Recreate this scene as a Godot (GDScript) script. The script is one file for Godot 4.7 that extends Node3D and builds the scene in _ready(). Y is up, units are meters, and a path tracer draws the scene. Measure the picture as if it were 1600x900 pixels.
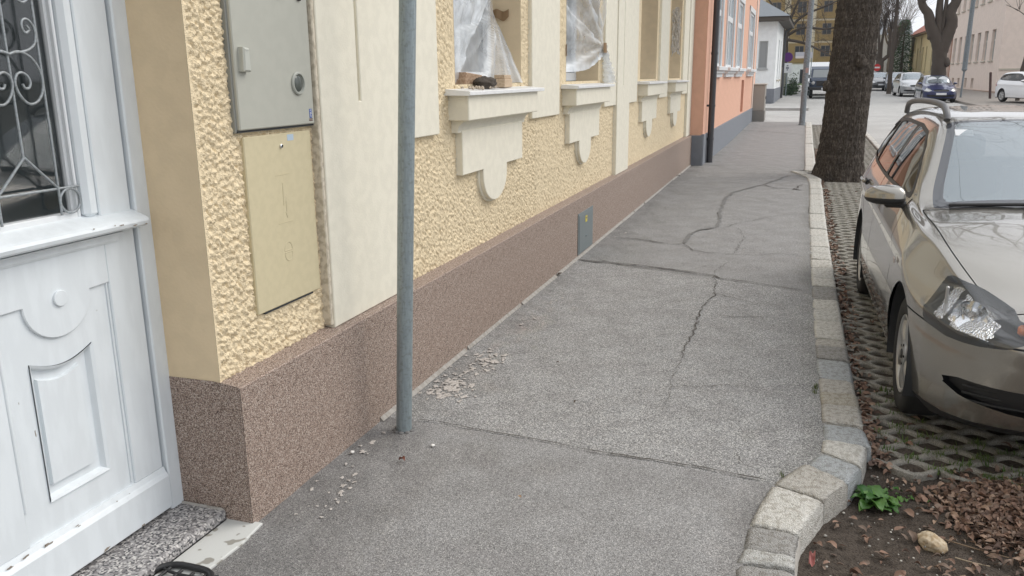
extends Node3D

# ---------------------------------------------------------------- mesh builder
class MB:
	var v := PackedVector3Array()
	var n := PackedVector3Array()
	var c := PackedColorArray()
	var ix := PackedInt32Array()
	var col := Color.WHITE
	var xf := Transform3D()

	func vert(p: Vector3, nn: Vector3) -> int:
		v.append(xf * p)
		n.append((xf.basis * nn).normalized())
		c.append(col)
		return v.size() - 1

	func tri(a: int, b: int, d: int) -> void: # counter-clockwise seen from outside
		ix.append(a); ix.append(d); ix.append(b)

	func tri3(a: Vector3, b: Vector3, d: Vector3) -> void:
		var nn := (b - a).cross(d - a)
		if nn.length_squared() < 1e-16: return
		tri(vert(a, nn), vert(b, nn), vert(d, nn))

	func quad(a: Vector3, b: Vector3, d: Vector3, e: Vector3) -> void:
		var nn := (d - a).cross(e - b)
		if nn.length_squared() < 1e-16: return
		var i := vert(a, nn)
		var j := vert(b, nn)
		var k := vert(d, nn)
		var l := vert(e, nn)
		tri(i, j, k); tri(i, k, l)

	func out(p: Array, from: Vector3) -> void: # flat face turned away from a point
		var nn: Vector3 = (p[1] - p[0]).cross(p[2] - p[0])
		if nn.dot(p[0] - from) < 0.0: p.reverse()
		if p.size() == 3: tri3(p[0], p[1], p[2])
		else: quad(p[0], p[1], p[2], p[3])

	func box(ce: Vector3, size: Vector3, b := 0.0) -> void:
		var h := size / 2.0
		b = minf(b, minf(h.x, minf(h.y, h.z)) * 0.9)
		var g := h - Vector3(b, b, b)
		for ax in 3:
			for s in [-1.0, 1.0]:
				var u := (ax + 1) % 3
				var w := (ax + 2) % 3
				var q := []
				for k in [[-1, -1], [1, -1], [1, 1], [-1, 1]]:
					var p := Vector3.ZERO
					p[ax] = s * h[ax]; p[u] = k[0] * g[u]; p[w] = k[1] * g[w]
					q.append(ce + p)
				out(q, ce)
		if b <= 0.0: return
		for ax in 3:
			var u := (ax + 1) % 3
			var w := (ax + 2) % 3
			for s in [-1.0, 1.0]:
				for t in [-1.0, 1.0]:
					var q := []
					for k in [[-1, 0], [1, 0], [1, 1], [-1, 1]]:
						var p := Vector3.ZERO
						p[ax] = k[0] * g[ax]
						p[u] = s * (h[u] if k[1] == 0 else g[u])
						p[w] = t * (g[w] if k[1] == 0 else h[w])
						q.append(ce + p)
					out(q, ce)
		for sx in [-1.0, 1.0]:
			for sy in [-1.0, 1.0]:
				for sz in [-1.0, 1.0]:
					out([ce + Vector3(sx * h.x, sy * g.y, sz * g.z), ce + Vector3(sx * g.x, sy * h.y, sz * g.z), ce + Vector3(sx * g.x, sy * g.y, sz * h.z)], ce)

	func bx(x0: float, x1: float, y0: float, y1: float, z0: float, z1: float, b := 0.0) -> void:
		box(Vector3((x0 + x1) / 2, (y0 + y1) / 2, (z0 + z1) / 2), Vector3(absf(x1 - x0), absf(y1 - y0), absf(z1 - z0)), b)

	func grid(P: Array, flip := false, cu := false, cv := false, cols: Array = []) -> void:
		var R := P.size()
		var C: int = P[0].size()
		var base := v.size()
		for i in R:
			for j in C:
				var a: Vector3 = P[i][(j + 1) % C if cu else mini(j + 1, C - 1)]
				var b: Vector3 = P[i][(j - 1 + C) % C if cu else maxi(j - 1, 0)]
				var d: Vector3 = P[(i + 1) % R if cv else mini(i + 1, R - 1)][j]
				var e: Vector3 = P[(i - 1 + R) % R if cv else maxi(i - 1, 0)][j]
				var nn := (a - b).cross(d - e)
				if flip: nn = -nn
				if nn.length_squared() < 1e-18: # a row shrunk to a point: take the mean of the row beside it
					var q := i - 1 if i > 0 else i + 1
					var r := i - 2 if i > 1 else i + 2
					if q >= 0 and q < R and r >= 0 and r < R:
						for k in C:
							var t0: Vector3 = P[q][(k + 1) % C] - P[q][k]
							var t1: Vector3 = P[i][j] - P[q][k]
							nn += t0.cross(t1 if i > q else -t1) * (-1.0 if flip else 1.0)
				if not cols.is_empty(): col = cols[i][j]
				vert(P[i][j], nn)
		for i in (R if cv else R - 1):
			for j in (C if cu else C - 1):
				var p := base + i * C + j
				var q := base + i * C + (j + 1) % C
				var r := base + ((i + 1) % R) * C + j
				var s := base + ((i + 1) % R) * C + (j + 1) % C
				if flip:
					tri(p, r, q); tri(q, r, s)
				else:
					tri(p, q, r); tri(q, s, r)

	func tube(path: PackedVector3Array, rad: PackedFloat32Array, sides := 8, caps := true, wob := 0.0, rng: RandomNumberGenerator = null) -> void:
		var rows := []
		var up := Vector3.UP
		var t0 := (path[1] - path[0]).normalized()
		if absf(t0.dot(up)) > 0.9: up = Vector3.RIGHT
		var s := t0.cross(up).normalized()
		for i in path.size():
			var t := (path[mini(i + 1, path.size() - 1)] - path[maxi(i - 1, 0)]).normalized()
			s = (s - t * s.dot(t)).normalized()
			var w := t.cross(s)
			var row := PackedVector3Array()
			for k in sides:
				var a := TAU * k / sides
				var rr := rad[mini(i, rad.size() - 1)]
				if wob > 0.0: rr *= 1.0 + rng.randf_range(-wob, wob)
				row.append(path[i] + (s * cos(a) + w * sin(a)) * rr)
			rows.append(row)
		grid(rows, false, true)
		if caps:
			for e in [0, path.size() - 1]:
				var row: PackedVector3Array = rows[e]
				var nn: Vector3 = (path[0] - path[1]) if e == 0 else (path[e] - path[e - 1])
				for k in range(1, sides - 1):
					var a: Vector3 = row[0]
					var b: Vector3 = row[k]
					var d: Vector3 = row[k + 1]
					if (b - a).cross(d - a).dot(nn) < 0: tri3(a, d, b)
					else: tri3(a, b, d)

	func lathe(prof0: PackedVector2Array, sides := 24, frame := Transform3D()) -> void: # (radius, height along y), profile from the bottom up on the outside
		var rows := []
		var prof := PackedVector2Array()
		for i in prof0.size(): # sharp corners get two rows
			prof.append(prof0[i])
			if i > 0 and i < prof0.size() - 1 and (prof0[i] - prof0[i - 1]).normalized().dot((prof0[i + 1] - prof0[i]).normalized()) < 0.77: prof.append(prof0[i])
		for p in prof:
			var row := PackedVector3Array()
			for k in sides:
				var a := -TAU * k / sides
				row.append(frame * Vector3(cos(a) * p.x, p.y, sin(a) * p.x))
			rows.append(row)
		grid(rows, false, true)

	func prism(poly: PackedVector2Array, d0: float, d1: float, frame := Transform3D(), bev := 0.0) -> void: # polygon in the frame's x-y, from depth d0 (back) to d1 (front, +z)
		if Geometry2D.is_polygon_clockwise(poly): poly.reverse()
		var m := poly.size()
		var ins := PackedVector2Array()
		for i in m:
			var a := (poly[i] - poly[(i - 1 + m) % m]).normalized()
			var b := (poly[(i + 1) % m] - poly[i]).normalized()
			var nn := (Vector2(-a.y, a.x) + Vector2(-b.y, b.x))
			nn = nn.normalized() / maxf(0.4, sqrt((1.0 + a.dot(b)) / 2.0))
			ins.append(poly[i] + nn * bev)
		var up := d1 > d0
		var T := Geometry2D.triangulate_polygon(ins if bev > 0.0 else poly)
		var Tb := Geometry2D.triangulate_polygon(poly)
		var ftop := ins if bev > 0.0 else poly
		var s := 1.0 if up else -1.0
		var fwd := frame.basis.z * s
		for k in range(0, T.size(), 3):
			_f3(frame, ftop[T[k]], ftop[T[k + 1]], ftop[T[k + 2]], d1, fwd)
		for k in range(0, Tb.size(), 3):
			_f3(frame, poly[Tb[k]], poly[Tb[k + 1]], poly[Tb[k + 2]], d0, -fwd)
		for i in m:
			var j := (i + 1) % m
			var dm := d1 - s * bev
			var o := Vector2((poly[j] - poly[i]).y, -(poly[j] - poly[i]).x)
			var od := frame.basis * Vector3(o.x, o.y, 0)
			_q(frame * Vector3(poly[i].x, poly[i].y, d0), frame * Vector3(poly[j].x, poly[j].y, d0), frame * Vector3(poly[j].x, poly[j].y, dm), frame * Vector3(poly[i].x, poly[i].y, dm), od)
			if bev > 0.0:
				_q(frame * Vector3(poly[i].x, poly[i].y, dm), frame * Vector3(poly[j].x, poly[j].y, dm), frame * Vector3(ins[j].x, ins[j].y, d1), frame * Vector3(ins[i].x, ins[i].y, d1), od)

	func _q(a: Vector3, b: Vector3, d: Vector3, e: Vector3, o: Vector3) -> void:
		if (d - a).cross(e - b).dot(o) < 0: quad(a, e, d, b)
		else: quad(a, b, d, e)

	func _f3(f: Transform3D, a: Vector2, b: Vector2, d: Vector2, z: float, o: Vector3) -> void:
		var p := f * Vector3(a.x, a.y, z)
		var q := f * Vector3(b.x, b.y, z)
		var r := f * Vector3(d.x, d.y, z)
		if (q - p).cross(r - p).dot(o) < 0: tri3(p, r, q)
		else: tri3(p, q, r)

	func sphere(ce: Vector3, r: Vector3, seg := 12, noise: FastNoiseLite = null, amp := 0.0) -> void:
		var rows := []
		for i in range(0, seg + 1):
			var th := -PI / 2 + PI * i / seg
			var row := PackedVector3Array()
			for k in seg * 2:
				var a := -TAU * k / (seg * 2)
				var d := Vector3(cos(th) * cos(a), sin(th), cos(th) * sin(a))
				var g := 1.0
				if noise: g += amp * noise.get_noise_3dv(d)
				row.append(ce + d * r * g)
			rows.append(row)
		grid(rows, false, true)

	func mesh(m: Material) -> ArrayMesh:
		var a := []
		a.resize(Mesh.ARRAY_MAX)
		a[Mesh.ARRAY_VERTEX] = v
		a[Mesh.ARRAY_NORMAL] = n
		a[Mesh.ARRAY_COLOR] = c
		a[Mesh.ARRAY_INDEX] = ix
		var am := ArrayMesh.new()
		am.add_surface_from_arrays(Mesh.PRIMITIVE_TRIANGLES, a)
		am.surface_set_material(0, m)
		return am

# ---------------------------------------------------------------- scene helpers
var M := {}
var used := {}
var rng := RandomNumberGenerator.new()

func numbered(called: String) -> String:
	if not used.has(called):
		used[called] = 0
		return called
	used[called] += 1
	return "%s_%03d" % [called, used[called]]

func tag(o: Node3D, label: String, category: String, group := "") -> Node3D:
	o.set_meta("label", label)
	o.set_meta("category", category)
	if group: o.set_meta("group", group)
	return o

func thing(called: String, label: String, category: String, at := Vector3.ZERO, turn := 0.0, group := "") -> Node3D:
	var o := Node3D.new()
	o.name = numbered(called)
	add_child(o)
	o.position = at
	o.rotation.y = turn
	return tag(o, label, category, group)

func obj(called: String, mb: MB, m: Material, parent: Node3D = null) -> MeshInstance3D:
	return put(called, mb.mesh(m), parent)

func put(called: String, mesh: Mesh, parent: Node3D = null) -> MeshInstance3D:
	var o := MeshInstance3D.new()
	o.mesh = mesh
	if parent:
		o.name = called
		parent.add_child(o, true)
		if o.name != called: # Godot numbers a repeat as name2; write it as name_002
			var k := 1
			while parent.has_node("%s_%03d" % [called, k]): k += 1
			o.name = "%s_%03d" % [called, k]
	else:
		o.name = numbered(called)
		add_child(o)
	return o

func struct(called: String, mb: MB, m: Material) -> MeshInstance3D:
	var o := obj(called, mb, m)
	o.set_meta("kind", "structure")
	return o

func stuff(o: Node3D) -> Node3D:
	o.set_meta("kind", "stuff")
	return o

func multi(called: String, mesh: Mesh, xfs: Array, cols: Array = [], parent: Node3D = null) -> MultiMeshInstance3D:
	var mm := MultiMesh.new()
	mm.transform_format = MultiMesh.TRANSFORM_3D
	mm.use_colors = not cols.is_empty()
	mm.mesh = mesh
	mm.instance_count = xfs.size()
	for i in xfs.size():
		mm.set_instance_transform(i, xfs[i])
		if not cols.is_empty(): mm.set_instance_color(i, cols[i])
	var o := MultiMeshInstance3D.new()
	o.multimesh = mm
	if parent:
		o.name = called
		parent.add_child(o, true)
	else:
		o.name = numbered(called)
		add_child(o)
	stuff(o)
	return o

func lin(r: float, g: float, b: float) -> Color:
	return Color(r, g, b).linear_to_srgb()

func noise(type: int, freq: float, sd := 1, oct := 1) -> FastNoiseLite:
	var f := FastNoiseLite.new()
	f.noise_type = type
	f.frequency = freq
	f.seed = sd
	if oct > 1:
		f.fractal_type = FastNoiseLite.FRACTAL_FBM
		f.fractal_octaves = oct
	else: f.fractal_type = FastNoiseLite.FRACTAL_NONE
	return f

func cells(freq: float, sd: int, ret: int, jit := 1.0) -> FastNoiseLite:
	var f := noise(FastNoiseLite.TYPE_CELLULAR, freq, sd)
	f.cellular_return_type = ret
	f.cellular_jitter = jit
	return f

func grey(f: FastNoiseLite, size: int) -> ImageTexture:
	return ImageTexture.create_from_image(f.get_seamless_image(size, size))

# a colour texture of grains: every grain takes one of the palette's linear colours
func grains(size: int, freq: float, sd: int, pal: Array, soft := 0.0) -> ImageTexture:
	var a := cells(freq, sd, FastNoiseLite.RETURN_CELL_VALUE).get_seamless_image(size, size, false, false, 0.02).get_data()
	var lut := []
	for k in 256:
		var t := k / 255.0
		var cc: Color = pal[-1][1]
		for q in pal:
			if t <= q[0]:
				cc = q[1]
				break
		cc = cc.linear_to_srgb()
		lut.append([int(clampf(cc.r, 0, 1) * 255), int(clampf(cc.g, 0, 1) * 255), int(clampf(cc.b, 0, 1) * 255)])
	var o := PackedByteArray()
	o.resize(size * size * 3)
	var i := 0
	for k in a.size():
		var l: Array = lut[a[k]]
		o[i] = l[0]; o[i + 1] = l[1]; o[i + 2] = l[2]
		i += 3
	return ImageTexture.create_from_image(Image.create_from_data(size, size, false, Image.FORMAT_RGB8, o))

# a smooth two-colour blotch texture
func blotch(size: int, f: FastNoiseLite, c0: Color, c1: Color, lo := 0.3, hi := 0.7) -> ImageTexture:
	var a := f.get_seamless_image(size, size).get_data()
	var lut := []
	for k in 256:
		var cc := c0.lerp(c1, smoothstep(lo, hi, k / 255.0)).linear_to_srgb()
		lut.append([int(cc.r * 255), int(cc.g * 255), int(cc.b * 255)])
	var o := PackedByteArray()
	o.resize(size * size * 3)
	var i := 0
	for k in a.size():
		var l: Array = lut[a[k]]
		o[i] = l[0]; o[i + 1] = l[1]; o[i + 2] = l[2]
		i += 3
	return ImageTexture.create_from_image(Image.create_from_data(size, size, false, Image.FORMAT_RGB8, o))

func mat(c: Color, rough: float, opt := {}) -> StandardMaterial3D:
	var m := StandardMaterial3D.new()
	m.albedo_color = c
	m.roughness = rough
	m.vertex_color_use_as_albedo = true
	if opt.has("metal"): m.metallic = opt.metal
	if opt.has("spec"): m.metallic_specular = opt.spec
	if opt.has("tex"): m.albedo_texture = opt.tex
	if opt.has("bump"):
		m.heightmap_enabled = true
		m.heightmap_texture = opt.bump
		m.heightmap_scale = opt.get("depth", 0.2)
	if opt.has("tex") or opt.has("bump"):
		m.uv1_triplanar = true
		m.uv1_world_triplanar = opt.get("world", true)
		var s: float = opt.get("scale", 1.0)
		m.uv1_scale = Vector3(s, s, s) * (opt.stretch if opt.has("stretch") else Vector3.ONE)
		m.uv1_triplanar_sharpness = 4.0
	if opt.has("detail"):
		m.detail_enabled = true
		m.detail_blend_mode = BaseMaterial3D.BLEND_MODE_MUL
		m.detail_albedo = opt.detail
		m.detail_uv_layer = BaseMaterial3D.DETAIL_UV_2
		m.uv2_triplanar = true
		m.uv2_world_triplanar = true
		var s2: float = opt.get("scale2", 0.3)
		m.uv2_scale = Vector3(s2, s2, s2)
	if opt.has("coat"):
		m.clearcoat_enabled = true
		m.clearcoat = opt.coat
		m.clearcoat_roughness = opt.get("coat_rough", 0.03)
	if opt.has("alpha"):
		m.transparency = BaseMaterial3D.TRANSPARENCY_ALPHA
		m.albedo_color.a = opt.alpha
	if opt.has("back"):
		m.backlight_enabled = true
		m.backlight = opt.back
	return m

# the street is level here and climbs gently beyond the junction
func rise(z: float) -> float:
	var d := minf(-z, 260.0)
	if d < 22.0: return 0.0
	if d < 34.0: return 0.15 * (d - 22.0) / 12.0
	return 0.15 + 0.0085 * (d - 34.0)

# a horizontal sheet following the street's rise
func sheet(mb: MB, x0: float, x1: float, z0: float, z1: float, y: float, step := 4.0, nx := 1) -> void:
	var zs := [z0]
	var z := z0 - step
	while z > z1 + 0.01:
		zs.append(z)
		z -= step
	zs.append(z1)
	var rows := []
	for q in zs:
		var row := PackedVector3Array()
		for k in nx + 1: row.append(Vector3(lerpf(x0, x1, float(k) / nx), y + rise(q), q))
		rows.append(row)
	mb.grid(rows)

func catmull(pts: PackedVector3Array, per := 6) -> PackedVector3Array:
	var o := PackedVector3Array()
	for i in pts.size() - 1:
		var a := pts[maxi(i - 1, 0)]
		var d := pts[mini(i + 2, pts.size() - 1)]
		for k in per: o.append(pts[i].cubic_interpolate(pts[i + 1], a, d, float(k) / per))
	o.append(pts[-1])
	return o

# ---------------------------------------------------------------- the scene
func _ready() -> void:
	rng.seed = 7
	# camera: eye height 1.70 m over the pavement, looking down and to the left of the street's line, slightly rolled
	var cam := Camera3D.new()
	cam.name = "camera"
	cam.fov = 38.46
	cam.near = 0.05
	cam.far = 2000.0
	cam.transform = Transform3D(Basis(Vector3(0.94720, -0.00919, -0.32049), Vector3(-0.07079, 0.96889, -0.23700), Vector3(0.31270, 0.24718, 0.91710)).orthonormalized(), Vector3(0, 1.70, 0))
	add_child(cam)
	cam.current = true
	# overcast sky, brighter round the hidden sun ahead and to the right
	var env := Environment.new()
	env.background_mode = Environment.BG_SKY
	var sky := Sky.new()
	var pano := PanoramaSkyMaterial.new()
	pano.panorama = overcast(Vector3(0.62, 0.62, -0.48).normalized())
	sky.sky_material = pano
	env.sky = sky
	env.background_energy_multiplier = 1.0
	env.tonemap_mode = Environment.TONE_MAPPER_LINEAR
	env.tonemap_exposure = 1.12
	env.sdfgi_enabled = true
	env.ssao_enabled = true
	env.ssil_enabled = true
	env.fog_enabled = true
	env.fog_density = 0.00025
	env.fog_light_color = Color(0.86, 0.89, 0.93)
	var we := WorldEnvironment.new()
	we.name = "world_environment"
	we.environment = env
	add_child(we)
	var sun := DirectionalLight3D.new()
	sun.name = "sun"
	sun.light_energy = 0.45
	sun.light_angular_distance = 35.0
	sun.light_color = Color(1.0, 0.97, 0.93)
	sun.shadow_enabled = true
	add_child(sun)
	sun.look_at_from_position(Vector3(0.62, 0.72, -0.48) * 50.0, Vector3.ZERO)

	make_materials()
	build_ground()
	build_cream_house()
	build_orange_house()
	build_white_house()
	build_far_buildings()
	build_kerb_and_parking()
	build_trees()
	build_cars()
	build_street_things()
	build_small_things()

func overcast(to_sun: Vector3) -> ImageTexture:
	var w := 512
	var h := 256
	var im := Image.create(w, h, false, Image.FORMAT_RGBF)
	var f := noise(FastNoiseLite.TYPE_SIMPLEX_SMOOTH, 1.3, 3, 4)
	for y in h:
		var th := PI * (y + 0.5) / h
		for x in w:
			var ph := TAU * (x + 0.5) / w
			var d := Vector3(sin(th) * sin(ph), cos(th), -sin(th) * cos(ph))
			var up := maxf(d.y, 0.0)
			var l := 0.80 + 0.30 * up
			l += 0.55 * exp((d.dot(to_sun) - 1.0) * 3.0)
			l *= 1.0 + 0.10 * f.get_noise_3dv(d * Vector3(1.0, 2.2, 1.0))
			if d.y < 0.0: l *= 0.35
			im.set_pixel(x, y, Color(l * 0.965, l * 0.99, l * 1.04))
	return ImageTexture.create_from_image(im)

func make_materials() -> void:
	var simp := FastNoiseLite.TYPE_SIMPLEX_SMOOTH
	var soft := blotch(512, noise(simp, 0.012, 5, 4), Color(0.955, 0.955, 0.95), Color(1, 1, 1))
	var dirt := blotch(512, noise(simp, 0.02, 9, 5), Color(0.72, 0.70, 0.67), Color(1, 1, 1), 0.25, 0.6)
	var fine := grey(noise(simp, 0.09, 2, 3), 512)
	var grit := grey(cells(0.11, 4, FastNoiseLite.RETURN_DISTANCE), 512)
	# asphalt: rounded chips of light and dark stone in a grey binder
	var asp := grains(1024, 0.17, 11, [[0.12, Color(0.115, 0.114, 0.112)], [0.32, Color(0.185, 0.184, 0.181)], [0.56, Color(0.258, 0.256, 0.252)], [0.78, Color(0.33, 0.327, 0.32)], [0.93, Color(0.43, 0.424, 0.41)], [1.0, Color(0.58, 0.57, 0.54)]])
	var aspb := grey(cells(0.17, 11, FastNoiseLite.RETURN_DISTANCE), 1024)
	var big := blotch(512, noise(simp, 0.008, 21, 5), Color(0.89, 0.885, 0.88), Color(1.0, 1.0, 1.0), 0.25, 0.75)
	M.asphalt = mat(Color.WHITE, 0.92, {"tex": asp, "bump": aspb, "depth": -0.2, "scale": 1.3, "detail": big, "scale2": 0.8})
	M.asphalt_fine = mat(Color.WHITE, 0.92, {"tex": grains(1024, 0.2, 12, [[0.12, Color(0.12, 0.118, 0.116)], [0.34, Color(0.185, 0.182, 0.179)], [0.6, Color(0.245, 0.242, 0.238)], [0.82, Color(0.30, 0.296, 0.29)], [0.95, Color(0.37, 0.365, 0.355)], [1.0, Color(0.50, 0.49, 0.47)]]), "bump": aspb, "depth": -0.12, "scale": 1.5, "detail": big, "scale2": 0.7})
	M.road = mat(Color(1.14, 1.14, 1.13), 0.92, {"tex": asp, "scale": 1.3, "detail": big, "scale2": 0.13})
	M.crack = mat(lin(0.085, 0.078, 0.07), 0.95, {"tex": dirt, "scale": 3.0})
	M.tar = mat(lin(0.17, 0.167, 0.163), 0.85, {"tex": dirt, "scale": 3.0})
	# plasters
	M.cream = mat(lin(0.76, 0.722, 0.605), 0.85, {"tex": soft, "bump": fine, "depth": 0.05, "scale": 1.7})
	M.cream_dull = mat(lin(0.62, 0.56, 0.45), 0.9, {"tex": dirt, "scale": 2.3})
	M.rough = mat(lin(0.785, 0.655, 0.445), 0.92, {"tex": soft, "bump": grey(cells(0.11, 34, FastNoiseLite.RETURN_DISTANCE), 512), "depth": -0.32, "scale": 3.4})
	M.jamb = mat(lin(0.70, 0.56, 0.37), 0.88, {"tex": soft, "bump": fine, "depth": 0.06, "scale": 1.1})
	var pl := grains(1024, 0.14, 17, [[0.12, Color(0.085, 0.056, 0.043)], [0.34, Color(0.18, 0.125, 0.098)], [0.62, Color(0.30, 0.222, 0.178)], [0.85, Color(0.42, 0.325, 0.268)], [1.0, Color(0.58, 0.50, 0.43)]])
	M.plinth = mat(Color.WHITE, 0.75, {"tex": pl, "bump": grey(cells(0.14, 17, FastNoiseLite.RETURN_DISTANCE), 1024), "depth": -0.2, "scale": 2.5})
	M.cement = mat(lin(0.36, 0.34, 0.31), 0.95, {"tex": dirt, "bump": fine, "depth": 0.15, "scale": 2.0})
	M.orange = mat(lin(0.70, 0.41, 0.295), 0.9, {"tex": soft, "bump": fine, "depth": 0.05, "scale": 0.9})
	M.orange_plinth = mat(lin(0.20, 0.215, 0.24), 0.9, {"tex": soft, "scale": 0.9})
	M.white_plaster = mat(lin(0.82, 0.845, 0.845), 0.9, {"tex": soft, "scale": 0.5})
	M.pink = mat(lin(0.76, 0.64, 0.56), 0.9, {"tex": soft, "scale": 0.35})
	M.yellow = mat(lin(0.64, 0.55, 0.33), 0.9, {"tex": soft, "scale": 0.35})
	M.ochre = mat(lin(0.31, 0.22, 0.095), 0.85, {"tex": soft, "scale": 0.4})
	M.stone_trim = mat(lin(0.50, 0.46, 0.38), 0.9, {"tex": soft, "scale": 0.8})
	M.brownish = mat(lin(0.24, 0.19, 0.14), 0.9)
	# paint, metal, glass
	M.door = mat(lin(0.72, 0.765, 0.79), 0.42, {"tex": blotch(512, noise(simp, 0.02, 41, 4), Color(0.95, 0.95, 0.95), Color(1, 1, 1)), "bump": grey(noise(simp, 0.05, 42, 3), 256), "depth": 0.06, "scale": 1.3, "stretch": Vector3(1, 0.25, 1)})
	M.chip = mat(lin(0.26, 0.22, 0.18), 0.9)
	M.white_sill = mat(lin(0.78, 0.79, 0.79), 0.35, {"tex": soft, "scale": 2.0})
	M.frame_white = mat(lin(0.72, 0.74, 0.75), 0.4)
	M.iron = mat(lin(0.33, 0.36, 0.38), 0.5, {"metal": 0.35, "tex": dirt, "scale": 9.0})
	M.glass = mat(Color(0.25, 0.28, 0.29), 0.02, {"alpha": 0.30})
	M.screen = mat(lin(0.34, 0.385, 0.41), 0.015, {"alpha": 0.45, "metal": 0.5})
	M.frit = mat(lin(0.06, 0.065, 0.075), 0.04, {"spec": 0.7})
	M.car_glass = mat(Color(0.05, 0.06, 0.06), 0.01, {"alpha": 0.45})
	M.housing = mat(lin(0.05, 0.05, 0.052), 0.3, {"metal": 0.3})
	M.lens = mat(Color(0.9, 0.92, 0.93), 0.01, {"alpha": 0.06})
	M.dark = mat(lin(0.03, 0.032, 0.035), 0.8)
	M.room = mat(lin(0.10, 0.10, 0.10), 0.9)
	M.black = mat(lin(0.018, 0.018, 0.019), 0.5, {"bump": fine, "depth": 0.03, "scale": 6.0})
	M.rubber = mat(lin(0.022, 0.022, 0.022), 0.85)
	M.galv = mat(lin(0.295, 0.345, 0.36), 0.5, {"metal": 0.35, "tex": blotch(512, noise(simp, 0.03, 61, 5), Color(0.84, 0.85, 0.86), Color(1, 1, 1), 0.25, 0.75), "bump": fine, "depth": 0.02, "scale": 5.0, "stretch": Vector3(1, 0.12, 1), "detail": blotch(256, noise(simp, 0.05, 62, 3), Color(0.8, 0.78, 0.74), Color(1, 1, 1), 0.2, 0.45), "scale2": 3.0})
	M.pole_grey = mat(lin(0.24, 0.27, 0.29), 0.55, {"metal": 0.3, "tex": dirt, "scale": 1.5})
	M.pipe = mat(lin(0.075, 0.075, 0.08), 0.4, {"metal": 0.3})
	M.box_grey = mat(lin(0.42, 0.42, 0.365), 0.5, {"tex": blotch(512, noise(simp, 0.015, 71, 4), Color(0.97, 0.97, 0.97), Color(1, 1, 1)), "scale": 1.6})
	M.box_cream = mat(lin(0.58, 0.51, 0.335), 0.55, {"tex": blotch(512, noise(simp, 0.02, 72, 4), Color(0.96, 0.96, 0.95), Color(1, 1, 1)), "scale": 1.9})
	M.plain = mat(Color.WHITE, 0.7)
	M.shiny = mat(Color.WHITE, 0.3)
	M.chrome = mat(lin(0.75, 0.76, 0.77), 0.08, {"metal": 1.0})
	M.reflector = mat(lin(0.78, 0.79, 0.80), 0.14, {"metal": 1.0, "bump": grey(cells(0.05, 44, FastNoiseLite.RETURN_DISTANCE), 256), "depth": 1.2, "scale": 9.0})
	M.silver = mat(lin(0.46, 0.46, 0.455), 0.34, {"metal": 0.75})
	M.amber = mat(lin(0.75, 0.20, 0.03), 0.15)
	M.red_lamp = mat(lin(0.45, 0.02, 0.02), 0.15)
	M.plastic = mat(lin(0.86, 0.89, 0.91), 0.3, {"alpha": 0.34, "back": Color(0.5, 0.5, 0.5)})
	M.film_thin = mat(lin(0.84, 0.88, 0.91), 0.28, {"alpha": 0.98, "back": Color(0.4, 0.4, 0.4)})
	M.tape = mat(lin(0.26, 0.16, 0.075), 0.4)
	M.wood = mat(lin(0.56, 0.44, 0.31), 0.75, {"tex": blotch(256, noise(simp, 0.03, 81, 4), Color(0.72, 0.66, 0.6), Color(1, 1, 1)), "scale": 6.0, "stretch": Vector3(1, 4, 0.6)})
	# stone and ground
	M.granite = mat(Color.WHITE, 0.6, {"tex": grains(512, 0.10, 91, [[0.18, Color(0.06, 0.06, 0.065)], [0.5, Color(0.20, 0.19, 0.19)], [0.82, Color(0.34, 0.33, 0.325)], [1.0, Color(0.56, 0.54, 0.52)]]), "bump": grit, "depth": 0.04, "scale": 2.8})
	M.kerb = mat(Color.WHITE, 0.88, {"tex": grains(1024, 0.22, 92, [[0.08, Color(0.22, 0.21, 0.20)], [0.28, Color(0.60, 0.59, 0.57)], [0.72, Color(0.86, 0.85, 0.83)], [1.0, Color(1.0, 1.0, 0.99)]]), "bump": grey(noise(simp, 0.06, 93, 5), 512), "depth": 0.8, "scale": 3.6, "detail": dirt, "scale2": 2.6})
	M.paver = mat(lin(0.33, 0.315, 0.28), 0.95, {"tex": grains(512, 0.2, 94, [[0.15, Color(0.45, 0.44, 0.42)], [0.7, Color(0.82, 0.81, 0.79)], [1.0, Color(1, 1, 1)]]), "bump": grit, "depth": -0.25, "scale": 4.0, "detail": dirt, "scale2": 1.3})
	M.soil = mat(lin(0.085, 0.067, 0.052), 0.97, {"tex": grains(512, 0.12, 95, [[0.2, Color(0.55, 0.52, 0.5)], [0.8, Color(0.9, 0.9, 0.9)], [0.97, Color(1, 1, 1)], [1.0, Color(1.0, 1.0, 1.0)]]), "bump": grey(noise(simp, 0.07, 96, 5), 512), "depth": 0.8, "scale": 2.5, "detail": dirt, "scale2": 1.7})
	M.leaf_dry = mat(lin(0.72, 0.74, 0.78), 0.8, {"back": Color(0.15, 0.15, 0.15)})
	M.leaf_green = mat(Color.WHITE, 0.45, {"back": Color(0.3, 0.3, 0.3)})
	M.grass = mat(Color.WHITE, 0.7, {"back": Color(0.3, 0.3, 0.3)})
	M.lawn = mat(lin(0.10, 0.17, 0.035), 0.95, {"tex": dirt, "scale": 0.7})
	M.conifer = mat(Color.WHITE, 0.8, {"back": Color(0.15, 0.15, 0.15)})
	var bk := grains(512, 0.05, 97, [[0.3, Color(0.34, 0.32, 0.30)], [0.75, Color(0.52, 0.50, 0.48)], [0.93, Color(0.70, 0.70, 0.68)], [1.0, Color(1, 1, 0.98)]])
	M.bark = mat(lin(0.165, 0.138, 0.115), 0.95, {"tex": bk, "bump": grey(noise(simp, 0.05, 98, 5), 512), "depth": 2.0, "scale": 2.4, "stretch": Vector3(1, 0.4, 1), "detail": dirt, "scale2": 1.9})
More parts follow.
